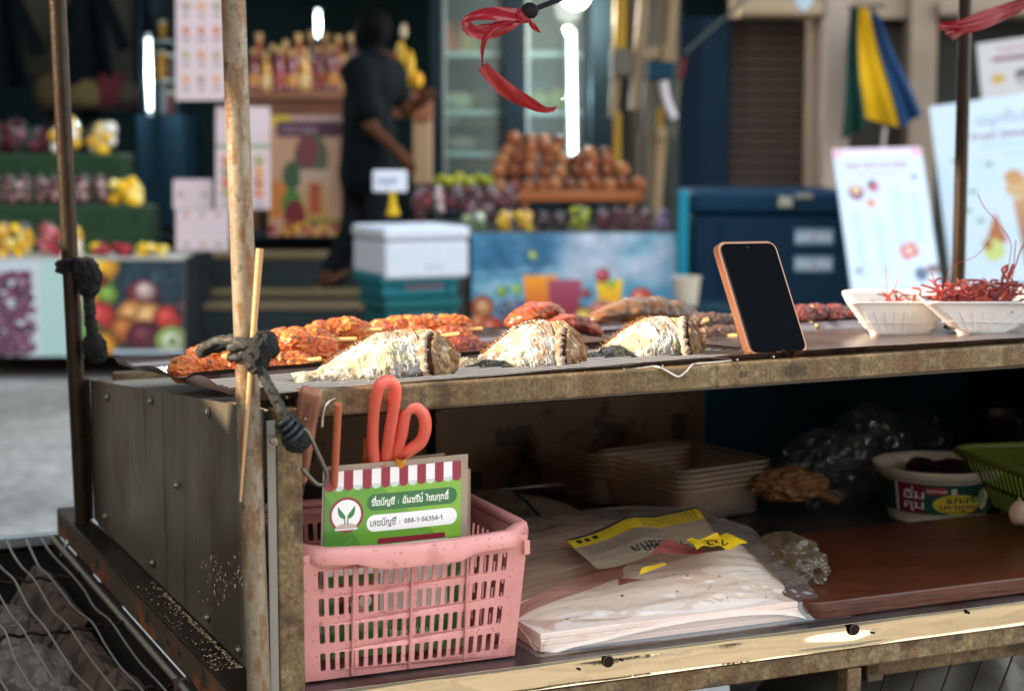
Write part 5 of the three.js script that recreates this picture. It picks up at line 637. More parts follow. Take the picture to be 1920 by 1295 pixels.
function foamTray(label, tl, tr, bl, br, w, depth) { // pixel outline of its front, at depth plane w
  const o = cthing('foam_tray', label, 'foam tray', pw((bl[0] + br[0]) / 2, bl[1], w)), A = pw(...tl, w), B = pw(...tr, w), C = pw(...bl, w + .012), D = pw(...br, w + .012), ring = (l, r, y, z0, z1, rad) => { const q = []; const c = [[l.x + rad, z0], [r.x - rad, z0], [r.x - rad, z1], [l.x + rad, z1]]; for (let k = 0; k < 4; k++) for (let i = 0; i <= 8; i++) { const a = -Math.PI / 2 - Math.PI / 2 + k * Math.PI / 2 + i / 8 * Math.PI / 2, cx = c[k][0], cz = c[k][1] + (k < 2 ? rad : -rad); q.push(V3(cx + Math.cos(a) * rad + .62 * (cz + Math.sin(a) * rad - w), mix(l.y, r.y, clamp((cx - l.x) / (r.x - l.x))) + y, -(cz + Math.sin(a) * rad))); } q.push(q[0].clone()); return q; };
  const w0 = w, w1 = w + depth, rings = [ring(C, D, .003, w0 + .018, w1 - .016, .012), ring(C, D, 0, w0 + .012, w1 - .012, .016), ring(C, D, .008, w0 + .009, w1 - .009, .018)]; const L = (k, e, ins) => ring(C.clone().lerp(A, k), D.clone().lerp(B, k), e, w0 + mix(.012, 0, k) + ins, w1 - mix(.012, 0, k) - ins, .02);
  for (let i = 2; i <= 8; i++) rings.push(L(i / 8, 0, 0)); rings.push(L(1, .002, -.004)); rings.push(L(1, .004, -.002)); rings.push(L(1, .003, .003)); for (let i = 7; i >= 1; i--) rings.push(L(i / 8, .003, .004)); rings.push(ring(C, D, .006, w0 + .03, w1 - .03, .01)); rings.push(ring(C, D, .006, w0 + .06, w1 - .06, .004));
  const pos = [], uv = [], idx = [], n = rings[0].length; rings.forEach((r, i) => r.forEach((p, j) => { pos.push(p.x, p.y, p.z); uv.push(j / n * 3, i * .12); })); for (let i = 0; i < rings.length - 1; i++) for (let j = 0; j < n - 1; j++) { const a = i * n + j, b = a + n; idx.push(a, a + 1, b, a + 1, b + 1, b); }
  const cap = pos.length / 3; const cc = C.clone().lerp(D, .5); pos.push(cc.x, cc.y + .003, -(w0 + w1) / 2); uv.push(0, 0); for (let j = 0; j < n - 1; j++) idx.push(j + 1, j, cap);
  const g = new THREE.BufferGeometry(); g.setAttribute('position', new THREE.Float32BufferAttribute(pos, 3)); g.setAttribute('uv', new THREE.Float32BufferAttribute(uv, 2)); g.setIndex(idx); g.computeVertexNormals();
  add(o, 'tray_body', g, P(0xece9e4, .6, { transmission: .28, thickness: 0 }));
  const gr = []; for (let i = 1; i < 9; i++) { const t = i / 9, a = C.clone().lerp(D, t), b = A.clone().lerp(B, t); a.y += .008; gr.push(rod(V3(a.x, a.y, -(w0 + .0085)), a.clone().lerp(b, .72).setZ(-(w0 + .0020)), .0007, .0007, 5)); } { const a = C.clone().lerp(A, .45), b = D.clone().lerp(B, .45); gr.push(rod(a.setZ(-(w0 + .0055)), b.setZ(-(w0 + .0055)), .0007, .0007, 5)); } stuff(add(o, 'pressed_grid', G(gr), M(0xe2dfda, .7)));
  return o;
}
foamTray('white foam tray right of the phone holding a few thin red strands', [1590, 571], [1782, 569], [1626, 632], [1738, 636], .34, .17);
foamTray('nearer white foam tray at the right edge heaped with red shreds', [1736, 571], [1985, 570], [1792, 628], [1890, 633], .27, .2);
{ const redM = P(0x7e180c, .5, { clearcoat: .3 }), thin = M(0xb24a34, .6); seed(91);
  const heap = (label, x0, x1, y, w, n, seedN) => { seed(seedN); const b = pw((x0 + x1) / 2, y, w), o = cthing('red_shreds', label, 'shredded food', b), gs = []; for (let i = 0; i < n; i++) { const a = pw(R(x0, x1), y - R(0, 14), w + R(0, .1)), p = [a]; let d = V3(R(-1, 1), R(-.3, .8), R(-1, 1)).normalize(); for (let k = 0; k < 4; k++) { d.add(V3(R(-.7, .7), R(-.6, .5), R(-.7, .7))).normalize(); p.push(p[k].clone().addScaledVector(d, R(.008, .016))); p[k + 1].y = clamp(p[k + 1].y, a.y - .012, a.y + .022); } gs.push(tube(p, R(.0009, .002), 12, 5)); } stuff(add(o, 'shreds', G(gs), redM)); return o; };
  const h1 = heap('tangled heap of red shreds in the nearer foam tray', 1756, 1906, 566, .31, 170, 92); const h2 = heap('few dark red shreds in the foam tray beside the phone', 1630, 1730, 580, .39, 22, 93);
  const strand = (o, pts, w, r) => add(o, 'long_strand', tube(pts.map(([x, y]) => pw(x, y, w)), r, 30, 5), thin);
  strand(h2, [[1666, 570], [1664, 540], [1662, 516], [1660, 498]], .4, .0006); strand(h2, [[1664, 572], [1672, 550], [1680, 535], [1684, 520]], .4, .0007); strand(h2, [[1666, 570], [1690, 561], [1715, 562], [1732, 571]], .4, .0006); strand(h2, [[1688, 568], [1700, 558], [1720, 566]], .4, .0005);
  strand(h1, [[1768, 552], [1762, 540], [1752, 525], [1748, 512]], .33, .0008); strand(h1, [[1788, 556], [1776, 530], [1784, 500], [1830, 480], [1858, 450]], .33, .0005); strand(h1, [[1886, 545], [1892, 500], [1896, 455], [1870, 415], [1846, 388], [1834, 364]], .33, .0006); strand(h1, [[1890, 548], [1900, 515], [1903, 480], [1906, 450]], .34, .0007); strand(h1, [[1884, 540], [1904, 500], [1914, 470], [1922, 455]], .33, .0011); strand(h1, [[1816, 564], [1834, 545], [1850, 532]], .32, .0012); strand(h1, [[1850, 566], [1838, 548], [1828, 536]], .32, .0012); strand(h1, [[1888, 556], [1880, 525], [1890, 500], [1888, 498]], .34, .0024); strand(h1, [[1896, 560], [1890, 530], [1897, 505], [1901, 495]], .34, .0022); strand(h1, [[1880, 560], [1893, 535], [1880, 505], [1889, 497]], .33, .002);
}

// ------------------------------------------------------------------ straps, hook and stick on the poles
const rubT = tex(256, 0.06, (x, y) => { const v = .25 + (tn(x, y, 12, 5) - .5) * .35; return mix3([v, v * .98, v * .9], [.62, .6, .54], .6 * spot(x, y, 30, .62, .74, 3)); });
const rubber = M(0xb8b4a6, .72, { map: rubT, bumpMap: galvB, bumpScale: .0012 }), blackR = M(0x2a2e2e, .65, { map: rubT, bumpMap: galvB, bumpScale: .001 });
{
  const o = cthing('rubber_strap', 'grimy dark rubber strap knotted round the front pole with a steel hook', 'strap', pw(480, 650, -.03)), f = (pts, r, s = 50, k = 10) => tube(pts.map(([x, y, w]) => pw(x, y, w)), r, s, k), lumpy = (g, a) => warp(g, (v) => { v.x += a * N3(v.x * 160, v.y * 160, v.z * 160); v.y += a * N3(v.x * 150 + 9, v.y * 150, v.z * 150); v.z += a * N3(v.x * 150, v.y * 150 + 5, v.z * 150); });
  add(o, 'loose_loop', uvm(lumpy(f([[372, 662, .05], [385, 650, .04], [410, 639, .03], [436, 636, .01], [460, 645, -.022], [486, 655, -.024]], .0055, 80), .002)), rubber);
  add(o, 'loose_loop', uvm(lumpy(f([[374, 664, .055], [400, 655, .05], [428, 648, .045], [450, 650, .03]], .0048, 60), .0015)), blackR);
  for (const [y0, k] of [[650, 0], [662, 1]]) { const a = []; for (let i = 0; i <= 16; i++) { const t = i / 16 * Math.PI * 2, c = pw(463, y0 + k, -.004); a.push(V3(c.x + Math.cos(t) * .0165, c.y + .004 * Math.sin(t + k), c.z + Math.sin(t) * .0165)); } add(o, 'pole_wrap', uvm(lumpy(tube(a, .0045, 70, 9, true), .0016)), k ? blackR : rubber); }
  for (const [x, y, w, r, sd] of [[488, 650, -.024, .012, 1], [497, 642, -.018, .0105, 2], [482, 668, -.026, .011, 3], [478, 682, -.026, .0085, 4], [505, 655, -.014, .008, 5]]) { const p = pw(x, y, w), g = lump(14, r, r * .95, r, .45, 1.8, sd * 7, true); g.translate(p.x, p.y, p.z); add(o, 'knot', g, sd % 2 ? blackR : rubber); }
  add(o, 'hanging_strand', uvm(lumpy(f([[484, 684, -.028], [494, 704, -.03], [506, 728, -.032], [518, 752, -.034], [530, 775, -.036], [541, 796, -.036], [552, 812, -.034]], .0055, 90), .0018)), rubber);
  { const a = []; for (let i = 0; i <= 80; i++) { const t = i / 80, x = mix(527, 556, t), y = mix(784, 822, t), c = pw(x, y, -.035), th = t * Math.PI * 2 * 4, rr_ = mix(.0075, .0125, t); const d = V3(.42, -.58, 0).normalize(), n = V3(.58, .42, 0).normalize(); a.push(c.addScaledVector(n, Math.cos(th) * rr_).add(V3(0, 0, Math.sin(th) * rr_))); } add(o, 'wire_binding', tube(a, .0027, 220, 8), M(0x2b3032, .4, { metalness: .5 })); }
  const kp = pw(556, 824, -.035), kg = lump(14, .012, .011, .011, .4, 1.6, 5, true); kg.translate(kp.x, kp.y, kp.z); add(o, 'knot', kg, blackR);
  add(o, 'steel_hook', f([[548, 820, -.037], [560, 806, -.04], [572, 806, -.042], [582, 820, -.042], [594, 846, -.04], [606, 872, -.038], [613, 892, -.036], [608, 907, -.034], [596, 908, -.033], [582, 896, -.032], [566, 878, -.031]], .0024, 120, 10), M(0x6a645c, .32, { metalness: .9 }));
  const st = cthing('wooden_stick', 'long pale wooden stick tucked under the strap on the front pole', 'stick', pw(468, 700, -.03)); add(st, 'stick_body', rod(pw(487, 466, -.022), pw(450, 940, -.03), .0038, .0013, 12), M(0xd3a06a, .65, { map: tex(256, .06, (x, y) => { const v = .85 + (tn(x, y, 10, 4) - .5) * .3; return [v, v, v]; }) })).scale.set(1, 1, 1);
}
{
  const o = cthing('knotted_rope', 'short black knotted rope tied round the dark rear pole', 'rope', pw(150, 500, .93)), f = (pts, r) => tube(pts.map(([x, y, w = .925]) => pw(x, y, w)), r, 50, 9), lumpy = (g, a, s) => warp(g, (v) => { v.x += a * N3(v.x * 120 + s, v.y * 120, v.z * 120); v.y += a * N3(v.x * 120, v.y * 120 + s, v.z * 120); v.z += a * N3(v.x * 120, v.y * 120, v.z * 120 + s); });
  const cc = pw(131, 498, .95); for (const k of [0, 1]) { const a = []; for (let i = 0; i <= 14; i++) { const t = i / 14 * 6.2832; a.push(V3(cc.x + Math.cos(t) * .0175, cc.y + .005 * Math.sin(t) - k * .008 + .003, cc.z + Math.sin(t) * .0175)); } add(o, 'pole_wrap', lumpy(tube(a, .005, 60, 8, true), .003, k), blackR); }
  for (const [x, y, r] of [[160, 508, .015], [170, 520, .013], [166, 535, .013], [176, 650, .014], [181, 660, .012]]) { const p = pw(x, y, .925), g = lump(12, r, r * 1.1, r, .5, 2, x, true); g.translate(p.x, p.y, p.z); add(o, 'knot', g, blackR); }
  add(o, 'hanging_strand', lumpy(f([[165, 530], [166, 560], [168, 590], [172, 620], [176, 648]]), .002, 3), blackR).scale.set(1, 1, 1); add(o, 'loose_end', f([[112, 494, .94], [120, 490, .93], [134, 488, .93]], .005), blackR);
  o.children.find((c) => c.name === 'hanging_strand').geometry = lumpy(f([[165, 530], [166, 560], [168, 590], [172, 620], [176, 648]], .0085), .003, 3);
}

// ------------------------------------------------------------------ pink basket and what stands in it
const pinkT = tex(512, .25, (x, y) => { let c = mix3([.87, .6, .575], [.8, .52, .5], tn(x, y, 8, 5)); c = mix3(c, [.66, .4, .37], .4 * spot(x, y + .3, 10, .55, .8)); return mix3(c, [.5, .3, .26], .5 * spot(x + .4, y, 60, .74, .8, 3)); });
const pink = P(0xffffff, .42, { map: pinkT, clearcoat: .15 });
function slotWall(bl, br, tr, tl, W, H, holes, th, bow = 0) { // wall with rectangular slots; holes: [x, y, w, h] in metres from its lower left corner
  const s = new THREE.Shape([[0, 0], [W, 0], [W, H], [0, H]].map((q) => new THREE.Vector2(...q)));
  for (const [x, y, w, h] of holes) { const p = new THREE.Path(), r = Math.min(w, h) * .35; p.moveTo(x + r, y); p.lineTo(x + w - r, y); p.quadraticCurveTo(x + w, y, x + w, y + r); p.lineTo(x + w, y + h - r); p.quadraticCurveTo(x + w, y + h, x + w - r, y + h); p.lineTo(x + r, y + h); p.quadraticCurveTo(x, y + h, x, y + h - r); p.lineTo(x, y + r); p.quadraticCurveTo(x, y, x + r, y); s.holes.push(p); }
  const g = new THREE.ExtrudeGeometry(s, { depth: th, bevelEnabled: false, curveSegments: 2 }), nrm = br.clone().sub(bl).cross(tl.clone().sub(bl)).normalize();
  return uvm(warp(g, (v) => { const x = v.x / W, y = v.y / H, z = v.z; v.copy(bl).lerp(br, x).lerp(tl.clone().lerp(tr, x), y).addScaledVector(nrm, z - th + bow * Math.sin(x * Math.PI)); }));
}
{
  const Bl = pw(572, 1266, .036), Br = pw(965, 1214, .036), Tr = pw(990, 1010, .014), Tl = pw(563, 1052, .014); Bl.y = Br.y = .6665; const rimY = .8155; Tr.y = Tl.y = rimY - .006;
  const D = .205, bk = (p, d) => p.clone().add(V3(0, 0, -d)), Blb = bk(Bl, D), Brb = bk(Br, D), Trb = bk(Tr, D + .028).setX(Tr.x + .005), Tlb = bk(Tl, D + .028);
  const o = cthing('pink_basket', 'dusty pink plastic basket with rows of slots standing beside the corner post', 'basket', Bl.clone().lerp(Brb, .5));
  const W = .252, H = .146, holes = []; for (let r = 0; r < 4; r++) for (let c = 0; c < 20; c++) { const y = [.0105, .0425, .0745, .106][r] ; holes.push([.0175 + c * .01085, y, .0062, .0215]); }
  add(o, 'front_wall', slotWall(Bl, Br, Tr, Tl, W, H, holes, .0024, .004), pink);
  const sh = []; for (let r = 0; r < 4; r++) for (let c = 0; c < 13; c++) sh.push([.02 + c * .0128, .012 + r * .0315, .0062, .021]);
  add(o, 'side_wall', slotWall(Br, Brb, Trb, Tr, .205, H, sh, .0024, .002), pink); add(o, 'side_wall', slotWall(Blb, Bl, Tl, Tlb, .205, H, sh, .0024, .002), pink); add(o, 'back_wall', slotWall(Brb, Blb, Tlb, Trb, W, H, holes, .0024, .003), pink);
  add(o, 'basket_floor', bx(Bl.x + .004, Br.x - .004, .6665, .669, Bl.z - D + .004, Bl.z - .004, .001), pink);
  // rim: a folded lip round the top, broader and lower along the front handle
  const c = [Tl, Tr, Trb, Tlb].map((p) => V3(p.x, rimY, p.z)), path = []; const out = .009, rad = .03; const L = [[c[0], c[1]], [c[1], c[2]], [c[2], c[3]], [c[3], c[0]]];
  L.forEach(([a, b], k) => { const d = b.clone().sub(a).normalize(), n = V3(0, 1, 0).cross(d).negate().multiplyScalar(-1); for (let i = 0; i <= 14; i++) { const t = mix(rad / a.distanceTo(b), 1 - rad / a.distanceTo(b), i / 14); path.push({ p: a.clone().lerp(b, t), k, t }); } });
  const prof = [[-.003, -.004], [-.003, .001], [0, .0035], [.006, .004], [.0105, .0025], [.0125, -.001], [.0125, -.008], [.0105, -.0085], [.0095, -.002], [.004, -.001], [.001, -.006]];
  const ctr = c[0].clone().lerp(c[2], .5), N = path.length, pos = [], uv = [], idx = []; path.forEach((q, i) => { const a = path[(i + N - 1) % N].p, b = path[(i + 1) % N].p, d = b.clone().sub(a).normalize(), n = V3(-d.z, 0, d.x); if (n.dot(q.p.clone().sub(ctr)) < 0) n.negate(); const h = q.k === 0 ? sst(.22, .32, q.t) * (1 - sst(.66, .74, q.t)) : 0, bow = q.k === 0 ? .006 * Math.sin(q.t * Math.PI) : 0; prof.forEach(([x, y], j) => { const down = x > .01 && y < 0 ? 1 : 0, p = q.p.clone().addScaledVector(n, x + bow + h * (x > .004 ? .003 : 0)); p.y += y - down * (q.k === 0 ? .006 + .006 * h : .003) - (q.k === 0 ? .004 * Math.sin(q.t * Math.PI) : 0); pos.push(p.x, p.y, p.z); uv.push(i * .02, j * .004); }); });
  const K = prof.length; for (let i = 0; i < N; i++) for (let j = 0; j < K; j++) { const a = i * K + j, b = ((i + 1) % N) * K + j, a2 = i * K + (j + 1) % K, b2 = ((i + 1) % N) * K + (j + 1) % K; idx.push(a, b, a2, b, b2, a2); }
  const rg = new THREE.BufferGeometry(); rg.setAttribute('position', new THREE.Float32BufferAttribute(pos, 3)); rg.setAttribute('uv', new THREE.Float32BufferAttribute(uv, 2)); rg.setIndex(idx); rg.computeVertexNormals(); add(o, 'rim', uvm(rg), pink);
  for (const [x0, y0, x1, y1] of [[664, 1060, 659, 1262], [773, 1056, 767, 1248], [877, 1040, 870, 1234]]) { const a = pw(x0, y0, .012), b = pw(x1, y1, .033); const q = (p, t) => p; add(o, 'front_rib', tube([a, a.clone().lerp(b, .5).add(V3(0, 0, .001)), b, b.clone().add(V3(0, -.003, -.003))], .0016, 20, 7), pink); }
  add(o, 'corner_clip', bx(Tr.x - .006, Tr.x + .001, rimY - .028, rimY - .012, Tr.z - .004, Tr.z + .004, .001), pink);

  // laminated card
  const ca = pw(598, 1238, .046), cb = pw(872, 1210, .046), cc2 = pw(872, 862, .034), cd = pw(606, 886, .034), card = cthing('laminated_card', 'laminated green account card with red and white awning stripes in the basket', 'card', ca.clone().lerp(cb, .5));
  const face = print(1024, 1330, (x, w, h) => {
    const g = x.createLinearGradient(0, h * .06, w, h * .4); x.fillStyle = '#5f9a32'; x.fillRect(0, 0, w, h); x.fillStyle = '#7cae3a'; x.beginPath(); x.moveTo(w * .35, h * .06); x.lineTo(w, h * .06); x.lineTo(w, h * .5); x.fill(); x.fillStyle = '#4a8632'; x.beginPath(); x.moveTo(0, h * .12); x.lineTo(w * .36, h * .5); x.lineTo(0, h * .5); x.fill();
    x.strokeStyle = 'rgba(220,235,170,.35)'; x.lineWidth = 3; for (const [a, b, c1, d] of [[.1, .2, .26, .05], [.62, .3, .74, .42], [.5, .12, .44, .24], [.86, .34, .98, .42], [.05, .44, .2, .36]]) { x.beginPath(); x.moveTo(w * a, h * b); x.lineTo(w * c1, h * d); x.stroke(); }
    const n = 15, sw = w / n, sh2 = h * .105; for (let i = 0; i < n; i++) { x.fillStyle = i % 2 ? '#ece9ea' : '#8e1a36'; x.beginPath(); x.roundRect(i * sw, -20, sw + 1, sh2 + 20, [0, 0, sw * .48, sw * .48]); x.fill(); if (i % 2) { x.fillStyle = '#c9cfca'; x.beginPath(); x.roundRect(i * sw, sh2 - 34, sw, 34, [0, 0, sw * .48, sw * .48]); x.fill(); } }
    rr(x, w * .3, h * .135, w * .67, h * .088, 58, '#2f6b3a'); thai(x, 'ชื่อบัญชี : อันชรีย์ ไชยฤทธิ์', w * .335, h * .195, 33, '#f4f4ec', 2);
    rr(x, w * .3, h * .245, w * .67, h * .088, 58, '#f2f2f0'); thai(x, 'เลขบัญชี : 088-1-56354-1', w * .325, h * .303, 34, '#4a4a46', 1.9);
    const ex = w * .155, ey = h * .232; dot(x, ex, ey, 124, '#8e1a36'); dot(x, ex, ey, 106, '#f1f1ee'); x.fillStyle = '#c3b0a0'; x.beginPath(); x.ellipse(ex, ey + 100, 84, 40, 0, Math.PI, 0); x.fill(); x.fillStyle = '#f1f1ee'; x.fillRect(ex - 80, ey + 98, 160, 10); dot(x, ex, ey, 115, 'rgba(0,0,0,0)');
    const leaf = (s) => { x.fillStyle = '#2f7a3c'; x.beginPath(); x.moveTo(ex + s * 6, ey + 70); x.lineTo(ex + s * 8, ey + 6); x.lineTo(ex + s * 62, ey - 62); x.quadraticCurveTo(ex + s * 70, ey + 20, ex + s * 16, ey + 28); x.lineTo(ex + s * 14, ey + 70); x.fill(); }; leaf(1); leaf(-1); x.strokeStyle = '#f1f1ee'; x.lineWidth = 4; x.beginPath(); x.moveTo(ex, ey + 72); x.lineTo(ex, ey + 2); x.stroke();
    x.fillStyle = '#7d1c2e'; x.beginPath(); x.roundRect(w * .38, h * .372, w * .5, 40, 14); x.fill();
    x.fillStyle = '#3f7a34'; x.fillRect(0, h * .4, w, h * .6); rr(x, w * .02, h * .405, w * .9, h * .15, 20, '#eceae4'); x.fillStyle = '#2b3a30'; x.font = 'bold 74px sans-serif'; thai(x, 'โทรา', w * .1, h * .5, 56, '#2b4a34', 1.8); thai(x, 'ไทรทร', w * .08, h * .5, 60, '#2b4a34', 1.6);
    rr(x, w * .4, h * .41, w * .5, h * .37, 10, '#eeeae2'); x.fillStyle = '#8e1a36'; x.fillRect(w * .08, h * .6, w * .3, h * .1); dot(x, w * .24, h * .76, 90, '#c9a890'); dot(x, w * .14, h * .74, 60, '#3a2a2a'); dot(x, w * .3, h * .7, 46, '#eae6e0'); x.fillStyle = '#f0f0e4'; x.font = 'bold 60px monospace'; x.fillText('Thank You', w * .44, h * .9);
  });
  const inset = (p, q, k) => p.clone().lerp(q, k); add(card, 'printed_card', sheet(inset(ca, cb, .018), inset(cb, ca, .035), inset(cc2, cd, .03), inset(cd, cc2, .012), 10, 10, (x, y) => .002 * Math.sin(x * 3.1)), P(0xffffff, .32, { map: face, clearcoat: .5, clearcoatRoughness: .12 }));
  const up = (p, q, k) => p.clone().lerp(q, k); add(card, 'clear_laminate', sheet(up(ca, cb, -.01), up(cb, ca, -.012), up(cc2, cb, -.03).add(V3(.004, 0, 0)), up(cd, ca, -.03), 10, 10, (x, y) => .002 * Math.sin(x * 3.1) - .0012, .0006), P(0xd6c4b0, .2, { transmission: .6, thickness: 0 }));
  // folded plastic bags behind the card
  const pk = cthing('bag_bundle', 'beige folded bundle of plastic bags standing behind the card', 'plastic bags', cb.clone()); for (let i = 0; i < 5; i++) { const d = V3(-.004 * i, .002 * i, -.006 - .006 * i); add(pk, 'folded_bag', sheet(pw(760, 1230, .065).add(d), pw(884, 1214, .065).add(d), pw(886 - i * 2, 880 - i * 3, .06).add(d), pw(760, 894 - i * 3, .06).add(d), 14, 14, (x, y) => .003 * fbm3(x * 4, y * 5, i, 3), .001), P(0xb09a80, .35, { transmission: .25, thickness: 0 })); }
  // wooden handle, rods, scissors
  const wood = M(0xb98068, .6, { map: tex(256, .1, (x, y) => { const v = .82 + (tn(x, y, 5, 4) - .5) * .3 + (vn(x * 60, y * 3, 512) - .5) * .2; return [v, v * .95, v * .92]; }) });
  const h = cthing('knife', 'broad wooden knife handle standing in the back corner of the basket', 'knife', pw(584, 1000, -.014)); const hp = pw(584, 728, -.018), tilt = (g, y) => g.translate(0, y, 0).rotateX(.5).translate(hp.x, hp.y, hp.z), hd = tilt(uvm(new RoundedBoxGeometry(.0235, .12, .012, 3, .005)).rotateY(-.62), -.06); add(h, 'handle', hd, wood); add(h, 'blade', tilt(uvm(new RoundedBoxGeometry(.02, .16, .0016, 1, .0007)).rotateY(-.62), -.2), M(0x9a9a9a, .3, { metalness: .9 })); for (const k of [-.035, -.085]) add(h, 'handle_rivet', tilt(sphere(-.0035, 0, .0052, .002), k), screwM);
  const rd = cthing('orange_rod', 'thin reddish rod standing in the basket right of the knife handle', 'rod', pw(630, 880, .075)); add(rd, 'rod_body', rod(pw(634, 757, -.016), pw(612, 1180, .14), .0042, .0042, 10), M(0xb5664a, .5)); 
  const rd2 = cthing('orange_rod', 'slanting orange brown rod left of the scissors in the basket', 'rod', pw(680, 850, .1)); add(rd2, 'rod_body', rod(pw(690, 818, .04), pw(655, 1160, .11), .005, .005, 10), M(0xa0502e, .5));
  const sc = cthing('scissors', 'orange red plastic handled scissors standing point down in the basket', 'scissors', pw(720, 900, .09)), red = P(0xff7a64, .35, { transmission: .3, thickness: 0, clearcoat: .3 });
  const oval = (pts, r, fx, fz) => { const g = tube(pts.map(([x, y, w]) => pw(x, y, w)), r, 140, 14, true); return g; };
  const l1 = oval([[708, 884, .05], [700, 850, .036], [699, 800, .014], [704, 750, -.012], [713, 720, -.026], [728, 713, -.026], [740, 724, -.022], [738, 762, -.006], [731, 805, .014], [725, 845, .036], [720, 880, .05]], .0064); add(sc, 'handle_loop', l1, red);
  add(sc, 'handle_loop', oval([[734, 876, .052], [742, 848, .04], [752, 815, .024], [757, 786, .012], [763, 768, .006], [778, 763, .004], [793, 776, .006], [797, 802, .012], [788, 828, .022], [770, 842, .03], [752, 856, .042], [741, 878, .052]], .007), red);
  add(sc, 'shank', tube([pw(728, 1010, .1), pw(722, 940, .075), pw(714, 885, .05), pw(713, 862, .04)], .0095, 30, 12), red); add(sc, 'shank', tube([pw(735, 1010, .104), pw(736, 940, .08), pw(740, 885, .055), pw(750, 858, .042)], .0095, 30, 12), red); add(sc, 'soft_grip', tube([pw(744, 884, .045), pw(750, 866, .034), pw(752, 855, .028)], .006, 16, 8), P(0xe09a2a, .4)); for (const k of [0, .006]) add(sc, 'blade', sheet(pw(722, 1190, .13 + k), pw(728, 1190, .13 + k), pw(738, 1000, .085 + k), pw(716, 1000, .085 + k), 4, 4, null, .0018), M(0xb0b0b0, .25, { metalness: .95 }));
}

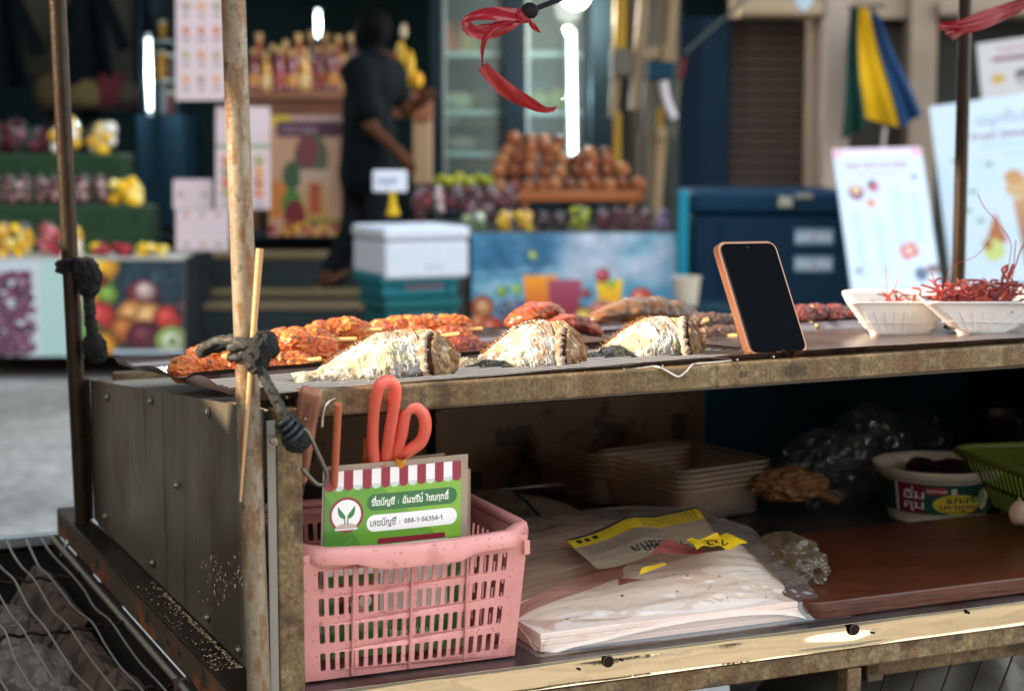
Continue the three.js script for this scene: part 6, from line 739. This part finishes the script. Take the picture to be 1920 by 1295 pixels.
// ------------------------------------------------------------------ on the shelf: paper, bags, clear boxes, board, bowl, green basket
{
  const paperM = M(0xf4e2d6, .7, { map: tex(256, .12, (x, y) => { const v = .95 + (vn(x * 2, y * 160, 512) - .5) * .1; return [v, v * .97, v * .96]; }) });
  const pa = cthing('paper_stack', 'thick stack of pale wrapping paper at the shelf edge right of the basket', 'paper stack', c3(.495, .664, .12));
  for (let i = 0; i < 3; i++) { const y0 = .6648 + i * .0072, s = R(-.001, .001), g = uvm(new RoundedBoxGeometry(.345, .0071, .225, 2, .0012)); g.translate(.4955 + s, y0 + .0036, -.1545 + s); add(pa, 'paper_ream', warp(g, (v) => { v.y += (i / 3) * .003 * Math.sin((v.x - .32) * 8); v.z += .001 * Math.sin(v.x * 24); }), paperM); }
  // inner white bags under the film: a crumpled height field
  const hf = (u0, u1, w0, w1, nx, ny, h) => { const g = sheet(c3(u0, 0, w0), c3(u1, 0, w0), c3(u1, 0, w1), c3(u0, 0, w1), nx, ny, null, 0); return warp(g, (v) => { const x = (v.x - u0) / (u1 - u0), y = (-v.z - w0) / (w1 - w0); v.y = h(v.x, -v.z, x, y); }); };
  const crest = (u, w) => .686 + .05 * sst(.02, .24, w) * (1 - .5 * sst(.3, .46, w)) + .006 * Math.sin(u * 14);
  const bagT = print(1024, 1024, (x, w, h) => { x.fillStyle = '#efe4dc'; x.fillRect(0, 0, w, h); x.fillStyle = '#a08470'; x.beginPath(); x.moveTo(0, 0); x.lineTo(w, 0); x.lineTo(w, h * .42); x.lineTo(w * .7, h * .5); x.lineTo(w * .45, h * .62); x.lineTo(w * .2, h * .68); x.lineTo(0, h * .7); x.fill(); seed(3); for (let i = 0; i < 60; i++) { x.globalAlpha = .3; x.fillStyle = ['#f8f4f0', '#dcc4b4', '#e4d0c4', '#cdb09c', '#f6f0ec'][i % 5]; x.beginPath(); const a = R(0, w), b = R(0, h); x.moveTo(a, b); x.lineTo(a + R(-220, 220), b + R(-40, 40)); x.lineTo(a + R(-220, 220), b + R(-90, 90)); x.fill(); } x.globalAlpha = 1; for (const [a, b, r1, r2] of [[.17, .12, 110, 60], [.82, .28, 130, 60], [.45, .1, 90, 24]]) dot(x, a * w, h - b * h, r1, '#fbf8f6', r2); x.fillStyle = '#c08a80'; x.beginPath(); x.moveTo(0, h * .72); x.lineTo(w * .46, h * .58); x.lineTo(w * .42, h * .68); x.lineTo(0, h * .78); x.fill(); x.fillStyle = '#9c3a44'; x.beginPath(); x.moveTo(w * .4, h * .68); x.lineTo(w * .48, h * .72); x.lineTo(w * .38, h * .73); x.fill(); for (let i = 0; i < 26; i++) dot(x, R(0, w), h * R(.7, .98), R(2, 6), '#8a3a34'); });  // white ovals are highlights painted onto the bag sheet
  const inner = cthing('plastic_bag', 'crumpled white plastic bags lying on the paper stack', 'plastic bags', c3(.5, .69, .2));
  add(inner, 'bag_sheet', hf(.322, .70, .035, .36, 150, 120, (u, w, x, y) => crest(u, w) - .003 + .005 * ridge3(u * 3 + w * 2, w * 24, 1, 3) + .0018 * fbm3(u * 22, w * 40, 4, 3) - .012 * Math.exp(-x * 16) - .02 * Math.exp(-(1 - x) * 14) - .012 * Math.exp(-y * 12)), P(0xffffff, .38, { map: bagT, clearcoat: .4, clearcoatRoughness: .2 }));
  const filmM = film(0xf8f0e8, .05, { transmission: .95, ior: 1.75 });
  const fl = cthing('clear_bag', 'large clear crumpled plastic packet draped over the white bags and paper', 'plastic packet', c3(.5, .7, .2));
  add(fl, 'film', hf(.312, .735, .022, .40, 220, 180, (u, w, x, y) => { const e = Math.min(x, 1 - x, y); return Math.max(.6655, crest(u, w) + .004 + .013 * ridge3(u * 5 + 3 + w * 3, w * 24, 2, 5) + .003 * ridge3(u * 30, w * 60, 8, 2) - .05 * Math.exp(-e * 26)); }), filmM);
  { const p = c3(.735, .70, .16), g = warp(lump(26, .034, .03, .05, .5, 1.7, 8, true), () => {}); g.translate(p.x - .006, p.y, p.z); add(fl, 'crumpled_end', g, film(0xc9b294, .14, { transmission: .88, ior: 1.5 })); }
  // printed header card and the yellow size sticker
  const hd = cthing('bag_header', 'printed bag header with a yellow strip lying over the plastic packet', 'label card', c3(.6, .73, .34)); const A = pv(1080, 1012, .728), B = pv(1322, 996, .722), C = pv(1284, 950, .748), D = pv(1076, 1010, .73);
  const headT = print(1024, 512, (x, w, h) => { x.fillStyle = '#8d7a66'; x.fillRect(0, 0, w, h); x.fillStyle = '#c3a51c'; x.fillRect(0, 0, w, h * .3); x.fillStyle = '#1c2430'; x.fillRect(0, 0, w, h * .05); for (let i = 0; i < 5; i++) for (let k = 0; k < 14; k++) x.fillRect(w * (.52 + k * .032), h * (.08 + i * .042), w * .024, h * .018); for (let i = 0; i < 3; i++) x.fillRect(w * .05 + i * 60, h * .1, 36, h * .1); x.fillStyle = '#3a3438'; for (let i = 0; i < 6; i++) x.fillRect(w * .05, h * (.36 + i * .04), w * (.5 + .05 * (i % 3)), 6); x.save(); x.translate(w * .5, h * .8); x.rotate(Math.PI); thai(x, 'ถุงพลาสติก', -w * .3, 20, 66, '#1a1e28', 2); thai(x, 'กมอนทล', -w * .22, 60, 70, '#1a1e28', 2); x.restore(); x.fillStyle = '#a0504c'; x.beginPath(); x.moveTo(w * .4, h); x.lineTo(w * .62, h * .6); x.lineTo(w * .86, h); x.fill(); });
  add(hd, 'header_sheet', sheet(pv(1120, 1066, .744), pv(1362, 1030, .742), pv(1305, 948, .762), pv(1060, 1012, .752), 30, 16, (x, y) => .009 * Math.exp(-Math.pow((x - .45) * 6, 2)) + .0025 * fbm3(x * 6, y * 6, 2, 3), .0006), P(0xffffff, .4, { map: headT, clearcoat: .4 }));
  const stT = print(512, 256, (x, w, h) => { x.fillStyle = '#d0ac10'; x.fillRect(0, 0, w, h); x.save(); x.translate(w / 2, h / 2); x.rotate(Math.PI); x.fillStyle = '#15181c'; x.font = 'bold 130px sans-serif'; x.textAlign = 'center'; x.fillText('7x15', 30, 44); x.restore(); });
  const sk = cthing('size_sticker', 'torn yellow sticker with upside down size number on the plastic packet', 'sticker', pv(1340, 1020, .726));
  { const a = pv(1306, 1036, .752), b = pv(1400, 1024, .746), c = pv(1374, 1006, .752), d = pv(1286, 1018, .757); add(sk, 'sticker_sheet', sheet(a, b, c, d, 22, 12, (x, y) => .004 + .004 * Math.sin(x * 7 + y * 3) * (1 - y) + .002 * Math.sin(x * 17), .0005), P(0xffffff, .45, { map: stT })); const s2 = add(sk, 'torn_corner', sheet(pv(1318, 1012, .76), pv(1352, 1010, .76), pv(1346, 998, .766), pv(1338, 1000, .766), 4, 4, null, .0005), M(0xc09a14, .5)); }
  const y2 = cthing('yellow_scrap', 'small yellow torn scrap with black edge on the front of the packet', 'paper scrap', pv(1220, 1066, .71)); add(y2, 'scrap_sheet', sheet(pv(1194, 1080, .736), pv(1246, 1060, .736), pv(1240, 1056, .742), pv(1200, 1066, .742), 8, 4, (x, y) => .003 + .002 * Math.sin(x * 9), .0005), M(0xb8981c, .5));
  const lb = cthing('clear_bag', 'dark clear plastic bag heap behind the pink basket with a green mark', 'plastic bag', c3(.44, .68, .45)); add(lb, 'film', hf(.30, .68, .30, .82, 120, 120, (u, w, x, y) => .672 + .05 * Math.sin(Math.PI * clamp(x)) * Math.sin(Math.PI * clamp(y)) * 1 + .016 * ridge3(u * 10, w * 12, 5, 5) - .02 * Math.exp(-Math.min(x, 1 - x, y, 1 - y) * 22)), film(0xb8a48c, .16, { transmission: .72, ior: 1.5 }));
  add(lb, 'green_mark', tube([pv(964, 922, .735), pv(980, 934, .735), pv(996, 950, .733), pv(1010, 966, .73)], .0022, 24, 6), M(0x123a34, .6));
}
{ // two stacks of nested clear punnets
  const pet = P(0xf8ecdc, .12, { transmission: .85, thickness: 0, ior: 1.5, clearcoat: .3 }), w = .178, d = .205, h = .052;
  const rimP = P(0xf6e4cc, .25, { transmission: .35, thickness: 0 });
  const ring = (k, ins, y) => { const q = [], a = w / 2 - ins, b = d / 2 - ins, r = .022 - ins * .4, per = 26; const side = (x0, z0, x1, z1, n) => { for (let i = 0; i < n; i++) q.push([mix(x0, x1, i / n), mix(z0, z1, i / n)]); }; const arc = (cx, cz, s) => { for (let i = 0; i < 6; i++) { const t = s + i / 6 * Math.PI / 2; q.push([cx + Math.cos(t) * r, cz + Math.sin(t) * r]); } };
    side(-a + r, -b, a - r, -b, 56); arc(a - r, -b + r, -Math.PI / 2); side(a, -b + r, a, b - r, 64); arc(a - r, b - r, 0); side(a - r, b, -a + r, b, 56); arc(-a + r, b - r, Math.PI / 2); side(-a, b - r, -a, -b + r, 64); arc(-a + r, -b + r, Math.PI);
    return q.map(([x, z], i) => { const f = k ? (Math.floor(i / 2) % 2 ? .0016 : -.0008) : 0, l = Math.hypot(x, z) || 1; const nx = Math.abs(Math.abs(x) - a) < 1e-6 ? Math.sign(x) : 0, nz = Math.abs(Math.abs(z) - b) < 1e-6 ? Math.sign(z) : 0; return [x + nx * f, y, z + nz * f]; }); };
  const rings = [ring(0, -.007, h), ring(0, -.0065, h + .0012), ring(0, -.002, h + .0012), ring(0, 0, h - .002), ring(0, .0005, h - .008), ring(1, .001, h - .009), ring(1, .008, .006), ring(0, .010, 0), ring(0, .03, .0006)], pos = [], idx = [], uv = [], n = rings[0].length; rings.forEach((r, i) => r.forEach((p) => { pos.push(...p); uv.push(p[0], p[2]); })); for (let i = 0; i < rings.length - 1; i++) for (let j = 0; j < n; j++) { const a = i * n + j, b = i * n + (j + 1) % n; idx.push(a, b, a + n, b, b + n, a + n); } { const c = pos.length / 3; pos.push(0, .0006, 0); uv.push(0, 0); const s = (rings.length - 1) * n; for (let j = 0; j < n; j++) idx.push(s + j, s + (j + 1) % n, c); }
  const g = new THREE.BufferGeometry(); g.setAttribute('position', new THREE.Float32BufferAttribute(pos, 3)); g.setAttribute('uv', new THREE.Float32BufferAttribute(uv, 2)); g.setIndex(idx); g.computeVertexNormals();
  const rimG = tube(ring(0, -.007, h).filter((_, i) => i % 4 === 0).map((p) => V3(...p)), .0011, 160, 6, true);
  const stack = (cu, cw, yaw, n, v0, word) => { for (let i = 0; i < n; i++) { const o = new THREE.Group(); o.name = numbered('clear_box'); scene.add(o); o.position.copy(onCart(cu, v0 + i * .008, cw)); o.rotation.y = YAW + yaw + R(-.02, .02); tag(o, (i === n - 1 ? 'topmost' : NTH[i] + ' lowest') + ' clear fluted plastic box of the ' + word + ' nested stack', 'plastic box', 'clear boxes of the ' + word + ' nested stack'); const m = new THREE.Mesh(g, pet); m.name = 'box_shell'; o.add(m); const r = new THREE.Mesh(rimG, rimP); r.name = 'rolled_rim'; o.add(r); } };
  seed(101); stack(.862, .672, .2, 5, .665, 'nearer'); stack(.815, .835, .1, 5, .6665, 'rear');
}
{ // cutting board
  const woodT = tex(1024, .5, (x, y) => { let c = mix3([.5, .31, .2], [.38, .22, .14], tn(x, y, 4, 5, 1)); const g = vn(x * 8, y * 260, 4096) * .5 + vn(x * 22, y * 90, 4096) * .5; c = mix3(c, [.24, .11, .08], .55 * sst(.55, .8, g)); c = mix3(c, [.6, .38, .26], .35 * spot(x * .6, y, 50, .62, .76, 3)); return c; });
  const o = cthing('cutting_board', 'reddish brown wooden cutting board lying on the shelf at the right', 'cutting board', c3(1.0, .664, .18)), s = new THREE.Shape(), r = .018, x0 = .676, x1 = 1.28, w0 = .03, w1 = .36; s.moveTo(x0 + r, w0); s.lineTo(x1 - r, w0); s.quadraticCurveTo(x1, w0, x1, w0 + r); s.lineTo(x1, w1 - r); s.quadraticCurveTo(x1, w1, x1 - r, w1); s.lineTo(x0 + r, w1); s.quadraticCurveTo(x0, w1, x0, w1 - r); s.lineTo(x0, w0 + r); s.quadraticCurveTo(x0, w0, x0 + r, w0);
  const g = new THREE.ExtrudeGeometry(s, { depth: .017, bevelEnabled: true, bevelSize: .0025, bevelThickness: .0025, bevelSegments: 3, curveSegments: 12 }).rotateX(-Math.PI / 2).translate(0, .6672, 0); add(o, 'board', uvm(g), P(0xb88e6c, .42, { map: woodT, clearcoat: .12, bumpMap: tex(512, .3, (x, y) => vn(x * 10, y * 160, 4096) * .6 + tn(x, y, 30, 3) * .4, false), bumpScale: .0006 }));
}
{ // printed bowl
  const b = pv(1757, 968, .6645), dep = .46, c = pw(1757, 968, dep).setY(.6645), o = cthing('plastic_bowl', 'white printed plastic food bowl with dark leftovers behind the cutting board', 'bowl', c), white = M(0xd9cdb8, .5);
  const R0 = pw(1858, 870, dep).x, R1 = pw(1655, 870, dep).x, rt = Math.abs(R0 - R1) / 2 * .985, h = pw(1757, 866, dep).y - .6645;
  const prof = [[0, .003], [rt * .70, .003], [rt * .72, 0], [rt * .735, .004], [rt * .74, h * .12], [rt * .78, h * .2], [rt * .80, h * .22], [rt * .875, h * .78], [rt * .89, h * .8], [rt * .95, h * .84], [rt * .985, h * .93], [rt, h * .985], [rt * .985, h], [rt * .95, h * .985], [rt * .90, h * .9], [rt * .76, h * .24], [rt * .5, h * .1], [0, h * .1]].map((p) => new THREE.Vector2(...p));
  add(o, 'bowl_shell', new THREE.LatheGeometry(prof, 72), white).position.set(0, 0, 0);
  const lt = print(1024, 300, (x, w, h2) => { x.fillStyle = '#1d4a3c'; x.fillRect(0, 0, w, h2); x.fillStyle = '#d9cdb8'; x.fillRect(w * .30, 0, 18, h2); x.fillStyle = '#7a1c34'; x.fillRect(w * .32, 0, w * .12, h2); thai(x, 'อิ่ม', w * .345, h2 * .48, 58, '#efe6d8', 1.7); thai(x, 'คุ้ม', w * .345, h2 * .82, 58, '#efe6d8', 1.7); rr(x, w * .455, h2 * .1, w * .09, h2 * .22, 8, '#b3303c'); x.fillStyle = '#efe6d8'; x.font = 'bold 30px sans-serif'; x.fillText('EZYGO', w * .458, h2 * .26); rr(x, w * .565, h2 * .12, 26, h2 * .2, 4, '#c9c9c0');
    dot(x, w * .6, h2 * .66, w * .115, '#d9bf3a', h2 * .34); thai(x, 'แกงจืด', w * .545, h2 * .6, 44, '#2f6a3a', 2.2); thai(x, 'เต้าหู้หมูสับ', w * .515, h2 * .82, 40, '#8a2c4a', 2.2); x.fillStyle = '#3a3424'; x.fillRect(w * .53, h2 * .9, w * .14, 9); dot(x, w * .74, h2 * .5, w * .032, '#d8c7a4', h2 * .38); dot(x, w * .72, h2 * .46, w * .02, '#8fa36a', h2 * .3); });
  const lg = new THREE.CylinderGeometry(rt * .872 + .0012, rt * .805 + .0012, h * .54, 72, 1, true, -Math.PI * .62, Math.PI * 1.24).translate(0, h * .5, 0); { const u = lg.attributes.uv; } add(o, 'wrap_label', lg, M(0xffffff, .45, { map: lt })).position.set(0, 0, 0); o.children[1].rotation.y = -.67;
  seed(111); const dk = P(0x2a0f16, .35), dk2 = P(0x4a1c26, .4); for (let i = 0; i < 9; i++) { const g = lump(8, .028, .012, .024, .4, 1.6, i * 3, true); const m = add(o, 'leftover', g, i % 2 ? dk : dk2); m.position.set(R(-.5, .5) * rt, h * .62 + R(0, .01), R(-.4, .4) * rt); m.rotation.set(R(0, 1), R(0, 6), R(-.4, .4)); }
  for (const [x, y] of [[.012, .016], [.035, .012]]) { const m = add(o, 'onion_peel', sheet(V3(-.01, 0, 0), V3(.012, 0, 0), V3(.004, .022, 0), V3(-.002, .02, 0), 6, 6, (a, b) => .006 * Math.sin(a * 3.1), .0012), dk2); m.position.set(x, h * .68, .02); }
}
{ // crumpled clear bags; sunlit gold is put into the twisted bag colour
  const fm = film(0xeef0f0, .08, { transmission: .97, ior: 1.5 }); const mk = (label, px, py, w, sx, sy, sz, off) => { const p = pw(px, py, w), o = cthing('crumpled_bag', label, 'plastic bag', p.clone().setY(.665)); const g = warp(ball(34), (v) => { const k = (1 - 2 * Math.abs(N3(v.x * 1.6 + off, v.y * 1.6, v.z * 1.6))) * .3 + (1 - 2 * Math.abs(N3(v.x * 3.7, v.y * 3.7 + off, v.z * 3.7))) * .14; v.multiplyScalar(.85 + .6 * k).multiply(V3(sx, sy, sz)); }); g.translate(p.x, Math.max(p.y, .667 + sy * .8), p.z); add(o, 'film', g, fm); return o; };
  mk('crumpled clear plastic bag beside the clear boxes in the shelf', 1550, 900, .6, .085, .065, .06, 3); mk('rounded cloudy plastic bag left of the printed bowl', 1630, 870, .64, .065, .08, .06, 7); mk('clear plastic bag behind the printed bowl', 1715, 855, .72, .07, .065, .06, 12);
  const o = cthing('twisted_bag', 'plastic bag with long twisted neck, sunlit gold put into its tan colour, between clear boxes and bowl', 'plastic bag', pw(1500, 925, .56)), tan = P(0xc08a58, .35, { transmission: .3, thickness: 0 }); const q = pw(1478, 908, .56), g = lump(24, .046, .018, .034, .6, 2.6, 5, true); g.translate(q.x, q.y, q.z); add(o, 'bag_body', g, tan); add(o, 'twisted_neck', warp(tube([pw(1490, 905, .56), pw(1515, 912, .555), pw(1540, 925, .55), pw(1570, 938, .55)], .0065, 60, 8), (v) => { v.y += .0025 * N3(v.x * 200, v.y * 200, v.z * 200); }), tan); add(o, 'bag_tail', warp(sheet(pw(1440, 925, .56), pw(1470, 935, .56), pw(1480, 905, .56), pw(1440, 898, .56), 10, 10, (x, y) => .006 * Math.sin(x * 9), .0008), () => {}), tan);
}
{ // green basket with dark jars
  const gm = P(0x56621c, .55), a = pw(1800, 832, .56), rimY = .785, o = cthing('green_basket', 'olive green slotted plastic basket cut by the right edge', 'basket', c3(1.35, .665, .4));
  const P0 = pv(1796, 842, rimY), P1 = pv(2060, 935, rimY), B0 = pv(1852, 960, .667), B1 = pv(2040, 1050, .667), off = c3(.24, 0, -.02), q = (p) => p.clone().add(off), holes = []; const W = P0.distanceTo(P1), H = P0.y - B0.y; for (let r = 0; r < 2; r++) for (let i = 0; i < 24; i++) holes.push([.02 + i * (W - .04) / 24, .022 + r * .046, (W - .04) / 24 * .55, .038]);
  add(o, 'front_wall', slotWall(B0, B1, P1, P0, W, H, holes, .0024), gm); add(o, 'back_wall', slotWall(q(B1), q(B0), q(P0), q(P1), W, H, holes, .0024), gm); add(o, 'side_wall', slotWall(q(B0), B0, P0, q(P0), .25, H, [], .0024), gm);
  add(o, 'basket_floor', sheet(B0, B1, q(B1), q(B0), 4, 4, null, .003), gm); add(o, 'rim', tube([P0, P1, q(P1), q(P0)].flatMap((p, i, l) => [p, p.clone().lerp(l[(i + 1) % 4], .5)]), .0055, 120, 8, true), gm);
  const j = (label, px, py, w, r, h) => { const c = pw(px, py, w), o2 = cthing('dark_cup', label, 'cup', c.clone()); add(o2, 'cup_shell', new THREE.LatheGeometry([[0, 0], [r * .8, 0], [r * .84, .004], [r, h], [r * 1.04, h], [r * 1.04, h + .004], [r * .97, h + .003], [r * .8, .006], [0, .006]].map((p) => new THREE.Vector2(...p)), 36), P(0x3a2028, .15, { transmission: .5, thickness: 0 })).position.set(0, 0, 0); add(o2, 'dark_sauce', new THREE.CylinderGeometry(r * .92, r * .8, h * .7, 30).translate(0, h * .4, 0), M(0x1c0a10, .25)).position.set(0, 0, 0); };
  j('clear cup of dark sauce standing behind the green basket', 1880, 862, .6, .052, .075); 
  const ga = cthing('garlic_bulb', 'pale garlic clove lying against the green basket at the right edge', 'garlic', pw(1912, 968, .2)); const p = pw(1914, 962, .22); const g = warp(lump(12, .016, .018, .015, .2, 1.4, 2), () => {}); g.translate(p.x, p.y, p.z); add(ga, 'clove', g, M(0xc9a890, .5)); add(ga, 'root_tip', rod(p.clone().add(V3(0, .014, 0)), p.clone().add(V3(-.004, .024, 0)), .004, .001, 8), M(0xb09078, .6));
}

// ------------------------------------------------------------------ charcoal grill hooked on beside the cart
{
  const o = cthing('charcoal_grill', 'sooty charcoal grill with a sagging wire grate at the lower left corner', 'grill', c3(-.25, 0, .6)), wireM = M(0xa29e94, .36, { metalness: .75 }), soot = M(0x2a2420, .85, { map: rustT }), V = .62, brickT = tex(512, .2, (x, y) => { let c = mix3([.46, .36, .28], [.32, .25, .2], tn(x, y, 8, 5)); return mix3(c, [.12, .1, .09], .7 * spot(x, y, 7, .5, .7)); }), brick = M(0xffffff, .9, { map: brickT, bumpMap: galvB, bumpScale: .0015 });
  add(o, 'grill_wall', bc(-.0425, -.0366, .38, .6235, -.1, 1.075, .001), soot); add(o, 'grill_wall', bc(-.55, -.546, .38, .598, -.1, 1.09, .001), soot); add(o, 'grill_wall', bc(-.55, -.0385, .38, .606, 1.091, 1.095, .001), soot); add(o, 'grill_wall', bc(-.55, -.0385, .38, .598, -.104, -.1, .001), soot); add(o, 'grill_floor', bc(-.55, -.0385, .375, .379, -.104, 1.095, .001), soot);
  add(o, 'rear_bar', bc(-.56, -.03, .6065, .6235, 1.076, 1.098, .002), M(0xa8b0b2, .4, { metalness: .6 })); add(o, 'side_bar', rod(c3(-.044, V - .002, -.1), c3(-.044, V - .002, 1.072), .0046, .0046, 14), wireM); add(o, 'side_bar', rod(c3(-.555, V - .004, -.1), c3(-.555, V - .004, 1.072), .0046), wireM);
  for (const [u, w] of [[-.545, -.09], [-.06, -.09], [-.545, 1.08], [-.06, 1.08]]) add(o, 'grill_leg', bc(u - .012, u + .012, .002, .374, w - .012, w + .012, .003), soot);
  seed(121); const cross = [-.06, .24, .53, .82, 1.06]; for (let i = 0; i < 18; i++) { const u = -.062 - i * .0278, pts = []; let du = 0; cross.forEach((w, k) => { du = R(-.004, .004); pts.push(c3(u + du, V + .002 - .003 * (k % 2), w)); if (k < 4) { const m = (w + cross[k + 1]) / 2; pts.push(c3(u + du * .6 + R(-.001, .001), V - .006 + R(-.002, .002), m - .03)); pts.push(c3(u + R(-.0015, .0015), V - .004 + R(-.002, .002), m + .05)); } }); add(o, 'grate_wire', tube(pts, .0016, 90, 7), wireM); }
  for (const w of cross.slice(0, 4)) { const p = []; for (let i = 0; i <= 36; i++) p.push(c3(-.036 - i * .0143, V - .004 + (i % 2 ? .0022 : -.0022) + R(-.001, .001), w + R(-.004, .004))); add(o, 'cross_wire', tube(p, .0023, 150, 7), M(0x5a4a40, .6, { metalness: .5, map: rustT })); }
  for (const [w0, w1, lean, h] of [[.1, .40, .05, .575], [.408, .70, .06, .56], [.71, 1.0, .045, .57]]) { const g = uvm(new RoundedBoxGeometry(.035, .2, w1 - w0, 3, .006)); add(o, 'fire_brick', warp(g, (v) => { v.x += .004 * fbm3(v.x * 30, v.y * 30, v.z * 30 + w0 * 9); }).rotateZ(-.6).translate(-.118 - lean * .2, h - .065, -(w0 + w1) / 2), brick); }
  add(o, 'hinge_tab', bc(-.052, -.02, .59, .625, .235, .243, .002), rust); add(o, 'hinge_bolt', rod(c3(-.036, .607, .225), c3(-.036, .607, .25), .006, .006, 10), soot); add(o, 'grate_clip', tube([c3(-.040, .622, .985), c3(-.03, .634, .99), c3(-.016, .632, .99), c3(-.02, .62, .985)], .004, 24, 8), M(0xb5b0a4, .4, { metalness: .7 })); add(o, 'clip_wire', tube([c3(-.05, .61, .975), c3(-.044, .622, .975), c3(-.036, .628, .98), c3(-.022, .63, .99)], .0014, 24, 6), wireM);
  const ashT = tex(256, .1, (x, y) => { let c = mix3([.56, .5, .46], [.36, .31, .28], tn(x, y, 9, 5)); return mix3(c, [.62, .58, .54], .6 * spot(x, y, 22, .55, .72)); }), ash = M(0xffffff, .95, { map: ashT, bumpMap: galvB, bumpScale: .002 });
  const bed = sheet(c3(-.54, .49, -.09), c3(-.06, .49, -.09), c3(-.06, .49, 1.08), c3(-.54, .49, 1.08), 60, 90, (x, y) => .03 * fbm3(x * 7, y * 14, 3, 4)); const be = cthing('ash_bed', 'grey ash bed spread in the bottom of the charcoal grill', 'ash', c3(-.3, .44, .5)); stuff(add(be, 'ash', uvm(bed), ash));
  const lm = [1, 2, 3].map((k) => uvm(lump(9, .045, .032, .04, .55, 1.5, k * 11, true))); for (let i = 0; i < 16; i++) { const t = cthing('charcoal_lump', NTH[i] + ' ash covered charcoal lump under the grate, counted from the near end', 'charcoal', c3(-.15 - R(0, .3), .515 + R(0, .04),   .3 + i * .045), 'ashy charcoal lumps in the grill'); const m = add(t, 'lump_body', lm[i % 3], ash); m.position.set(0, 0, 0); m.rotation.set(R(0, 6), R(0, 6), R(0, 6)); m.scale.setScalar(R(.7, 1.3)); }
}

// ------------------------------------------------------------------ red plastic ribbons overhead
{
  const ribM = P(0xb01826, .3, { transmission: .35, thickness: 0, clearcoat: .4, side: THREE.DoubleSide }), W = .28; const ribbon = (o, name, pts, wid, tw = 0) => { const cv = new THREE.CatmullRomCurve3(pts.map(([x, y, d = 0]) => pw(x, y, W + d)), false, 'centripetal'), n = 60, pos = [], idx = [], uv = []; for (let i = 0; i <= n; i++) { const t = i / n, p = cv.getPointAt(t), d = cv.getTangentAt(t), s = V3(0, 0, 1).cross(d).normalize(), z = V3(0, 0, 1), a = tw * t + .5, k = wid * (.55 + .45 * Math.sin(Math.PI * Math.min(1, t * 1.1 + .05))); for (let j = 0; j <= 4; j++) { const e = (j / 4 - .5) * k, q = p.clone().addScaledVector(s, e * Math.cos(a)).addScaledVector(z, e * Math.sin(a) + .002 * Math.sin(j * 2 + t * 8)); pos.push(q.x, q.y, q.z); uv.push(j / 4, t); } } for (let i = 0; i < n; i++) for (let j = 0; j < 4; j++) { const a = i * 5 + j; idx.push(a, a + 5, a + 1, a + 1, a + 5, a + 6); } const g = new THREE.BufferGeometry(); g.setAttribute('position', new THREE.Float32BufferAttribute(pos, 3)); g.setAttribute('uv', new THREE.Float32BufferAttribute(uv, 2)); g.setIndex(idx); g.computeVertexNormals(); return add(o, name, g, ribM); };
  const cb = cthing('black_cable', 'thin black cable slanting up from the red ribbon knot', 'cable', pw(990, 22, W)); add(cb, 'cable', tube([pw(978, 28, W), pw(1000, 18, W), pw(1030, 6, W), pw(1080, -14, W), pw(1160, -60, W)], .0034, 30, 9), M(0x15181c, .6)); { const p = pw(993, 20, W - .004), g = lump(8, .009, .008, .008, .4, 1.8, 3, true); g.translate(p.x, p.y, p.z); add(cb, 'cable_knot', g, M(0x1c1a1e, .6)); }
  const a = cthing('red_ribbon', 'red plastic ribbon tied in a bow with a long curling tail', 'ribbon', pw(960, 40, W)); ribbon(a, 'bow_loop', [[982, 28], [950, 26], [900, 28], [874, 38], [872, 50]], .022, .4); ribbon(a, 'bow_loop', [[872, 46, .01], [885, 58, .012], [920, 58, .01], [955, 46], [984, 30]], .02, -.5); ribbon(a, 'curling_tail', [[960, 42], [930, 50], [912, 68], [904, 95], [904, 125]], .008, 1); ribbon(a, 'broad_tail', [[904, 124], [920, 142], [950, 168], [990, 192], [1020, 206], [1042, 204]], .021, .5); ribbon(a, 'short_end', [[984, 30], [996, 42], [1004, 54], [1012, 61]], .007, .3); for (const [x, y] of [[978, 30], [986, 28]]) { const p = pw(x, y, W), g = lump(8, .006, .008, .006, .4, 1.8, x, true); g.translate(p.x, p.y, p.z); add(a, 'knot', g, ribM); }
  const b = cthing('red_ribbon', 'frayed red ribbon fluttering across the right pole at the top corner', 'ribbon', pw(1850, 40, W)); for (let i = 0; i < 9; i++) ribbon(b, 'frayed_strip', [[1765 + R(-8, 30), 42 + i * 4 + R(-4, 4), .25], [1800, 40 + i * 3, .25], [1850, 22 + i * 3.5, .25], [1900, 4 + i * 3, .25], [1960, -20 + i * 2, .25]], R(.006, .012), R(-1, 1));
}
renderer.render(scene, camera);
